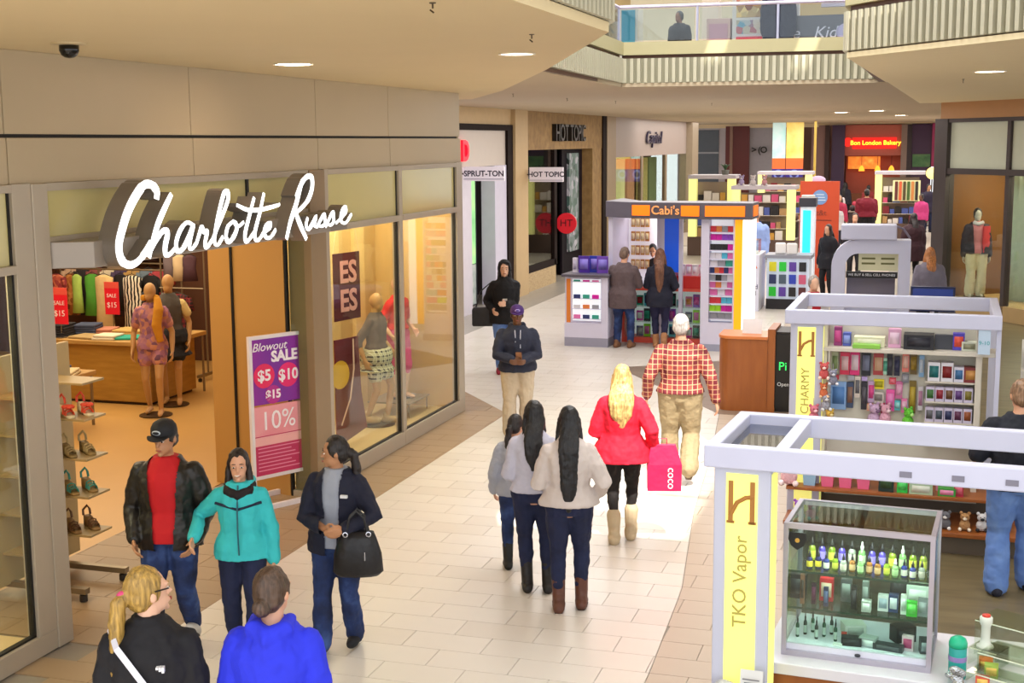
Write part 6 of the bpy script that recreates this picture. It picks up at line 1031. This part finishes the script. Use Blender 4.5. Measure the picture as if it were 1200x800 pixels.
def cart(label, x, y, w, d, z0, towers=2, m=DKM, goods=8, seed=0, group=None, gl='item'):
    """market cart: white roof bar, glowing end towers, shelves of goods"""
    o = thing('market_cart', label, 'cart', (x, y, 0)); MB().box(0, 0, z0, w, d, z0+.12).build('roof', mat('#c8c0c8', .45), o, bevel=.01)
    for k in range(towers): xx = k*(w-.28); MB().box(xx+.02, .02, 0, xx+.26, .3, z0).build('light_tower', mat('#e8e48c', .5, emit=.7), o)
    MB().box(.2, .3, .1, w-.2, .4, z0-.1).build('back_panel', mat('#8a7868', .6), o); MB().box(.0, .0, 0, w, d, .6).build('base', mat('#5a4438', .5), o)
    for z in (.95, 1.35, 1.75): MB().box(.28, .02, z-.02, w-.28, .3, z).build('shelf', mat('#c8bca8', .5), o)
    rr = random.Random(seed); cc = [('dark red', '#7a1c28'), ('tan', '#b08a5a'), ('black', '#1a1618'), ('white', '#e0d8d0'), ('pink', '#d0507a'), ('amber', '#d09a40'), ('blue', '#4a5aa0')]
    for z in (.6, .95, 1.35, 1.75):
        xx = .32
        while xx < w-.45:
            n, c = rr.choice(cc); ww = rr.uniform(.12, .24); hh = rr.uniform(.14, .3); q = MB().box(0, .06, 0, ww, .22, hh).build('cart_item', mat(c, .6)); q.location = (x+xx, y, z); tag(q, n+' '+gl, 'goods', gl); xx += ww+.03
    return o
cart('market cart with glowing yellow towers in front of the script shop', -7.25, 42, 1.5, 1.2, 2.42, seed=1, gl='goods on the cart before the script shop')
cart('market cart with long white roof behind the phone counter', -5.75, 41, 1.95, 1.2, 2.12, seed=2, gl='goods on the long white-roofed cart')
cart('market cart below the hanging banners', -6.05, 50, 2.0, 1.2, 2.35, seed=3, gl='goods on the cart below the banners')
ct = cart('market cart of scarves with glowing tower near the bakery', -1.85, 50, 1.75, 1.2, 2.35, 1, seed=4, gl='goods on the scarf cart')
MB().cbox((1.12, -.06, 1.78), (.95, .06, .75), 0, R(-14)).build('scarf_rack', mat('#d8d49c', .5, emit=.2), ct)
for k, c in enumerate(('#5a1a14', '#c8582c', '#4a3a14', '#3c5a1c', '#c07a3a', '#241a14')): MB().cbox((.77+k*.14, -.12, 1.78), (.1, .03, .68), 0, R(-14)).build('scarf', mat(c, .7), ct)
for k in range(3):
    o = plush(('pale lilac', 'white', 'pink')[k]+' soft toy on the roof of the long cart', (-5.5+k*.35, 41.5, 2.24), ('#b8a8d0', '#e8e0e0', '#d8a0a8')[k], '#e8e0e0', 1.6, 0, 'soft toys on the cart roof')
pot = thing('potted_plant', 'small green plant on the roof of the first cart', 'plant', (-6.15, 42.5, 2.54)); MB().lathe([(.1, 0), (.13, .15), (.11, .15)], 12).build('pot', mat('#7a7a70', .5), pot)
for k in range(8): MB().tube([(0, 0, .14), (.1*math.cos(k*.8), .1*math.sin(k*.8), .3), (.22*math.cos(k*.8), .22*math.sin(k*.8), .34)], [.02, .03, .004], 5, flat=.3).build('leaf', mat('#3a5a34', .6), pot)
# hanging banners, XO sign, bakery sign
for x0, x1, nm, lb in ((-6.4, -5.85, ['#38a0b0', '#c8e0dc', '#48c0c0'], 'tall cyan and white banner hanging at the far end'), (-5.82, -5.1, ['#a04a18', '#f0c050', '#f8e890', '#c85a28'], 'tall golden banner hanging at the far end')):
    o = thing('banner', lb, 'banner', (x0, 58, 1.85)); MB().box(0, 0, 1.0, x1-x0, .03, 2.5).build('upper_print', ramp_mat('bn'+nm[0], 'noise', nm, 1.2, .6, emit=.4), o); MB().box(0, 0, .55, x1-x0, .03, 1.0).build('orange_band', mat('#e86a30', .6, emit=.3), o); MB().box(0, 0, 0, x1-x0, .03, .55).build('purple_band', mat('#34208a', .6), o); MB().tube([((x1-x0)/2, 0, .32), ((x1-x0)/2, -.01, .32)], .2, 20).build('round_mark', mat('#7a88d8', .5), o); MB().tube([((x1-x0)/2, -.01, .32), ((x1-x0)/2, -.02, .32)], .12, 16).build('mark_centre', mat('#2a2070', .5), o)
    for q in (.05, x1-x0-.05): MB().tube([(q, .015, 2.5), (q, .015, 2.52)], .02, 6).build('hanger', ALU, o)
xo = thing('wall_sign', 'black and white XO mark on the grey far wall', 'sign', (-7.42, 61.9, 3.0)); [text('letter', ch, .4, mat('#22201c', .5), xo, (dx_, 0, .17), ext=.02, bold=.01) for ch, dx_ in (('>', -.24), ('(', 0), ('O', .2))]
bk = thing('bakery_sign', 'glowing yellow lettering on red above the far bakery', 'sign', (-2.35, 61.9, 3.2)); MB().box(-.95, -.02, 0, .95, .06, .5).build('red_board', mat('#e01810', .5, emit=.9), bk); text('lettering', 'Bon London Bakery', .27, mat('#ffd030', .5, emit=2.), bk, (.05, -.03, .26), ext=.01, bold=.004); MB().tube([(-1.15, 0, .3), (-1.15, -.03, .3)], .2, 16).build('red_disc', mat('#e82014', .5, emit=.9), bk)
for x_ in (-2.9, -2.2, -1.6): o = thing('pendant_lamp', 'glowing amber pendant lamp above the bakery counter', 'lamp', (x_, 62.6, 2.2), 0, 'bakery pendant lamps'); MB().lathe([(.03, .25), (.1, .15), (.14, 0), (.13, 0)], 12).build('shade', mat('#f0a030', .5, emit=1.5), o); MB().tube([(0, 0, .25), (0, 0, 2.1)], .01, 5).build('cord', mat('#2a1a14', .5), o)
for i, (x_, y_) in enumerate(((.15, 58.5), (.5, 57.5))): o = thing('floor_lamp', ('glowing yellow globe lamp by the magenta panel', 'second glowing globe lamp near the dark post')[i], 'lamp', (x_, y_, 0)); MB().tube([(0, 0, 0), (0, 0, 2.0)], .03, 6).build('pole', mat('#4a3a2c', .4), o); MB().ell((0, 0, 2.2), (.25, .25, .25), 12, 8).build('globe', mat('#f8e080', .5, emit=1.5), o, smooth=True); MB().lathe([(.2, 0), (.2, .03), (.03, .05)], 12).build('base', mat('#4a3a2c', .4), o)
pl2 = thing('sign_pole', 'slim golden pole with an oval sign behind the orange board', 'sign', (-4.3, 54, 0)); MB().tube([(0, 0, 0), (0, 0, 4.35)], .05, 8).build('pole', mat('#c8a848', .4), pl2); MB().ell((.15, -.05, 2.05), (.3, .04, .16), 16, 8).build('oval_board', mat('#d8b8d8', .5), pl2, smooth=True)
for i in range(14):
    x_, y_ = ((-5.2, 52.6), (-4.8, 54.4), (-5.7, 57.6), (-4.0, 51.5), (-3.7, 55.4), (-2.5, 52), (-2.6, 55.4), (-3.9, 48), (-4.4, 45.6), (-.9, 52.6), (-1.6, 55.2), (-.7, 58.6), (.9, 51), (-3.5, 44.6))[i]
    o = thing('display_stand', ('low stand heaped with crimson goods', 'low stand heaped with white goods', 'low stand heaped with dark goods')[i % 3]+' in the far court', 'stand', (x_, y_, 0), 0, 'stands in the far court'); MB().box(-.3, -.3, 0, .3, .3, .9).build('stand_body', mat(('#5a4a48', '#b8a8a0', '#3a2c30')[i % 3], .5), o); MB().box(-.34, -.34, .9, .34, .34, .94).build('stand_top', mat('#8a7a70', .5), o)
    for k in range(4): MB().ell((-.2+.13*k, 0, 1.04), (.1, .12, .12), 8, 6).build('heap', mat((('#b02a44', '#d06070'), ('#e0d4cc', '#c8b8b0'), ('#2a2028', '#5a3a3c'))[i % 3][k % 2], .6), o, smooth=True)
# ---------------------------------------------------------------- the dressed window on the right
def rloc(t, off, z): return rp(t, off, z)
mq = rloc(.48, -.5, 0); Q5, *_ = person('mannequin in coral, pink and dark grey jackets with cream trousers in the right window', (mq[0], mq[1]), 190, 1.86, name='mannequin', cat='mannequin', face=False, hair=('short', '#2a2624'), skin='#c9c0b4', vox=.014, fem=True, z=.3, bulk=1.15, top=dict(m=CL('#3a3440'), hem=.84, g=.04, open=.10), inner=CL('#d88a94'), pants=dict(m=CL('#dccfae'), g=.03, flare=.03, end=1.02)); stand(Q5)
MB().rings([[(x_, y_, z_) for x_, y_ in ((-.26, .06), (-.10, .20), (-.08, .16), (-.22, .02))] for z_ in (.95, 1.5)]).build('coral_panel', CL('#e04a54'), Q5)
MB().tube([(-.1, .1, 1.58), (0, .14, 1.54), (.1, .1, 1.58)], .04, 8).build('collar', CL('#d8d4dc'), Q5, smooth=True)
cu = thing('curtain', 'pale green-white floor-length curtain in the right window', 'curtain', rloc(.95, -.75, .3), rang)
rs = []
for z_ in (0, 1.3, 2.6):
    f_ = [(x_*.1, .05*math.sin(x_*2.2)+.02) for x_ in range(11)]; rs.append([(a, b, z_) for a, b in f_]+[(a, b+.02, z_) for a, b in reversed(f_)])
MB().rings(rs).build('drape', CL('#c9d4c4', bump=.1), cu, smooth=True); MB().tube([(-.1, .02, 2.62), (1.2, .02, 2.62)], .02, 8).build('curtain_rod', STEELD, cu)
for i, (t_, lb, c) in enumerate(((2.3, 'red printed dress on a form deep in the right window', '#b83a44'), (2.75, 'rust coloured dress on a form deep in the right window', '#a05a34'))):
    q = rloc(t_+.25, -.95, .3); o = thing('dress_form', lb, 'dress form', q); MB().lathe([(.18, .5), (.2, .9), (.13, 1.15), (.17, 1.4), (.08, 1.55), (.04, 1.6)], 14, (0, 0, 0), 1, .7).build('dress', CL(c), o, smooth=True); MB().tube([(0, 0, 0), (0, 0, .5)], .02, 6).build('pole', STEELD, o); MB().lathe([(.18, 0), (.18, .02), (.02, .03)], 14).build('base', STEELD, o)
rl = bpy.data.lights.new('right_window_fill', 'AREA'); rl.shape = 'RECTANGLE'; rl.size = 3; rl.size_y = 1; rl.energy = 160; rl.color = (1, .86, .62); ro = bpy.data.objects.new('right_window_fill', rl); COL.objects.link(ro); ro.location = rloc(2.2, -1.2, 3.35); ro.rotation_euler = (0, 0, rang)  # fill added to brighten the dark inside of the right shop
bn2 = thing('bench_seat', 'grey upholstered round bench beside the right shop', 'bench', (.1, 27.0, 0)); MB().lathe([(.5, 0), (.5, .38), (.54, .42), (.5, .47), (.02, .48)], 20).build('cushion', CL('#8a8492'), bn2, smooth=True)
# ---------------------------------------------------------------- upper gallery
UZ = 4.68
wu = struct(box('wall_upper', mat('#c0a878', .6), -14, 37, UZ, 10, 37.3, 9.3)); box('wall_upper_panel', mat('#dcd2b8', .6), -8, 36.8, UZ, -4.4, 37, 7.6, wu); box('wall_upper_panel', mat('#c8ceb8', .6), -5.6, 36.7, UZ, -5.0, 36.8, 6.2, wu)
MB().rings([[(-4.45, 27.2, z), (-4.05, 26.7, z), (-4.0, 26.8, z), (-4.4, 27.3, z)] for z in (UZ, 6.4)]).build('angled_wall', mat('#d8c8b4', .6), wu)
def ubox(nm, lb, cat, x0, y0, x1, y1, z1, m, parts=()):
    o = thing(nm, lb, cat, (x0, y0, UZ)); MB().box(0, 0, 0, x1-x0, y1-y0, z1).build('body', m, o, bevel=.01)
    for pn, a, b, c, d, mm in parts: MB().box(a, -.02, b, c, 0, d).build(pn, mm, o)
    return o
ubox('upper_kiosk', 'pale pink kiosk on the upper gallery', 'kiosk', -4.1, 25.6, -3.65, 26.2, 1.2, mat('#d8b8b0', .5), (('panel', .05, .1, .4, .6, mat('#e8d8d4', .5)), ('panel', .05, .7, .4, 1.1, mat('#c89aa8', .5)))); 
ubox('upper_shelf', 'white shelf unit with red, orange and yellow goods on the upper gallery', 'shelf unit', -3.62, 25.6, -2.95, 26.0, 1.75, mat('#e0dcd8', .5), (('red_panel', .08, .55, .6, .85, mat('#d0304a', .5, emit=.2)), ('goods_row', .08, .9, .6, 1.15, ramp_mat('gr1', 'voronoi', ['#d8503a', '#50a0c0', '#e8d8c8', '#3a6a4a'], 9)), ('goods_row', .08, 1.2, .6, 1.42, ramp_mat('gr2', 'voronoi', ['#e8a030', '#f0e0a0', '#8a4a2a', '#f0c860'], 9)), ('goods_row', .08, 1.47, .6, 1.68, ramp_mat('gr3', 'voronoi', ['#4a4a5a', '#f0d8b0', '#c83a3a'], 9))))
kd = ubox('upper_counter', 'dark grey counter lettered The Kids on the upper gallery', 'counter', -2.95, 25.4, -1.3, 26.4, 1.18, mat('#4c4c58', .4)); text('lettering', 'The   Kids', .3, mat('#d8d4e4', .5), kd, (.75, -.006, .86), ext=.004, shear=.25); MB().ell((1.42, -.01, .86), (.17, .02, .16), 16, 8).build('emblem', mat('#b8b0d8', .5), kd, smooth=True); MB().box(.0, .3, 1.18, .55, .5, 1.5).build('white_panel', mat('#e8e0e0', .5), kd); MB().box(.95, .3, 1.35, 1.6, .4, 1.62).build('price_board', mat('#d0c4d8', .5), kd)
ubox('upper_display', 'blue lit display on the left of the upper gallery', 'display', -6.5, 24.0, -5.9, 24.6, 1.55, mat('#9aa8d8', .5), (('panel', .05, .9, .55, 1.45, mat('#5a6ae0', .5, emit=.3)), ('panel', .05, .4, .55, .85, mat('#d8d8e0', .5)))); ubox('upper_display', 'teal and white display beside a pale pillar on the upper gallery', 'display', -5.75, 25.5, -5.4, 26.0, 1.5, mat('#d8d4c8', .5), (('panel', .04, .7, .3, 1.4, mat('#3a9ab0', .5)),))
wu2 = struct(MB().prism([(-8.6, 29), (-6.9, 28.3), (-6.9, 28.5), (-8.6, 29.2)], UZ, 7.2).build('wall_upper_2', mat('#d0ccbc', .6)))
# ------------------------------------------------------------------ script sign of the dress shop
STROKES = {
'C': [[(8.81, 3.2), (8.82, 3.26), (8.75, 3.31), (8.65, 3.31), (8.53, 3.23), (8.42, 3.12), (8.34, 3.0), (8.29, 2.89), (8.31, 2.79), (8.4, 2.74), (8.51, 2.75), (8.62, 2.81), (8.71, 2.88)]] ,
'h': [[(9.02, 3.23), (8.92, 3.13), (8.82, 3.02), (8.74, 2.9), (8.67, 2.77)], [(8.7, 2.83), (8.81, 2.92), (8.9, 2.96), (8.94, 2.93), (8.9, 2.84), (8.9, 2.78), (8.95, 2.77), (9.04, 2.81)]] ,
'a': [[(9.33, 2.97), (9.23, 3.0), (9.13, 2.95), (9.06, 2.86), (9.07, 2.79), (9.15, 2.8), (9.25, 2.89), (9.32, 2.97), (9.27, 2.87), (9.25, 2.8), (9.29, 2.79), (9.36, 2.83)]] ,
'r': [[(9.36, 2.83), (9.43, 2.93), (9.45, 2.95), (9.48, 2.91), (9.53, 2.91), (9.49, 2.82), (9.51, 2.78), (9.61, 2.84)]] ,
'l': [[(9.61, 2.84), (9.76, 3.0), (9.88, 3.14), (9.89, 3.21), (9.83, 3.21), (9.74, 3.07), (9.67, 2.93), (9.64, 2.82), (9.69, 2.79), (9.78, 2.85)]] ,
'o': [[(9.97, 2.97), (9.87, 2.93), (9.83, 2.85), (9.87, 2.8), (9.96, 2.84), (10.02, 2.91), (9.98, 2.96), (10.04, 2.92), (10.14, 2.95)]] ,
't': [[(10.34, 3.15), (10.25, 3.01), (10.16, 2.86), (10.16, 2.79), (10.21, 2.79), (10.33, 2.86)], [(10.03, 3.1), (10.22, 3.05), (10.45, 3.04), (10.74, 3.06), (10.81, 3.07)]] ,
't2': [[(10.52, 3.18), (10.43, 3.01), (10.34, 2.87), (10.33, 2.8), (10.39, 2.78), (10.51, 2.85)]] ,
'e': [[(10.51, 2.84), (10.6, 2.87), (10.62, 2.91), (10.55, 2.9), (10.5, 2.84), (10.54, 2.79), (10.62, 2.79), (10.72, 2.85)]] ,
'R': [[(11.28, 3.27), (11.14, 3.06), (11.01, 2.9), (10.92, 2.75)], [(11.14, 3.12), (11.26, 3.24), (11.38, 3.3), (11.48, 3.29), (11.48, 3.19), (11.38, 3.08), (11.2, 3.0), (11.1, 2.98)], [(11.12, 2.98), (11.21, 2.86), (11.33, 2.72)]] ,
'u': [[(11.37, 2.92), (11.33, 2.85), (11.38, 2.81), (11.47, 2.86), (11.55, 2.92), (11.51, 2.84), (11.56, 2.82)]] ,
's': [[(11.56, 2.82), (11.72, 2.93), (11.74, 2.89), (11.74, 2.84), (11.67, 2.82), (11.61, 2.83)]] ,
's2': [[(11.75, 2.81), (11.92, 2.94), (11.94, 2.9), (11.94, 2.85), (11.87, 2.82), (11.81, 2.83)]] ,
'e2': [[(11.99, 2.83), (12.16, 2.89), (12.24, 2.94), (12.21, 2.98), (12.13, 2.93), (12.11, 2.85), (12.22, 2.82), (12.37, 2.9)]] ,
}

def catmull(pts, k=6):
    P = [Vector(p) for p in pts]; P = [P[0]*2-P[1]]+P+[P[-1]*2-P[-2]]; out = []
    for i in range(1, len(P)-2):
        for j in range(k):
            t = j/k; a, b, c, d = P[i-1], P[i], P[i+1], P[i+2]
            out.append(.5*((2*b)+(c-a)*t+(2*a-5*b+4*c-d)*t*t+(3*b-a-3*c+d)*t**3))
    return out+[P[-2]]
sg = thing('shop_sign', 'big white lit script shop sign on deep grey metal letters over the entrance', 'sign', (0, 0, 2.74))
RET = mat('#8d857c', .35, metal=.4, var=.05); LIT = mat('#f4f7fb', .4, emit=1.6)
for key, sts in STROKES.items():
    wd0 = {'C': .034, 'R': .026, 'h': .024}.get(key, .0195)
    fb, bb = MB(), MB()
    for st in sts:
        p = catmull(st); n = len(p); L = []; Rr = []
        for i, q in enumerate(p):
            d = (p[min(n-1, i+1)]-p[max(0, i-1)]).normalized(); nn = Vector((-d.y, d.x)); e = i/(n-1)
            wd = wd0*(.72+.28*math.sin(math.pi*min(1, e*1.15)))*(1.18 if d.y < -.5 or d.y > .5 else .95)
            L.append(q+nn*wd); Rr.append(q-nn*wd)
        for x0, x1, b in ((-5.556, -5.549, fb), (-5.70, -5.556, bb)):
            s_ = 1.0 if b is fb else 1.14
            rs = []
            for i in range(n):
                m_ = (L[i]+Rr[i])/2; l = m_+(L[i]-m_)*s_; r = m_+(Rr[i]-m_)*s_
                rs.append([(x0, l.x, l.y-2.74), (x0, r.x, r.y-2.74), (x1, r.x, r.y-2.74), (x1, l.x, l.y-2.74)])
            b.rings(rs)
    lt = bb.build('letter', RET, sg); fb.build('letter_face', LIT, lt)
bk = MB().box(-5.70, 8.62, -.0, -5.665, 12.5, .10).build('rail', RET, sg)
bake_soft()
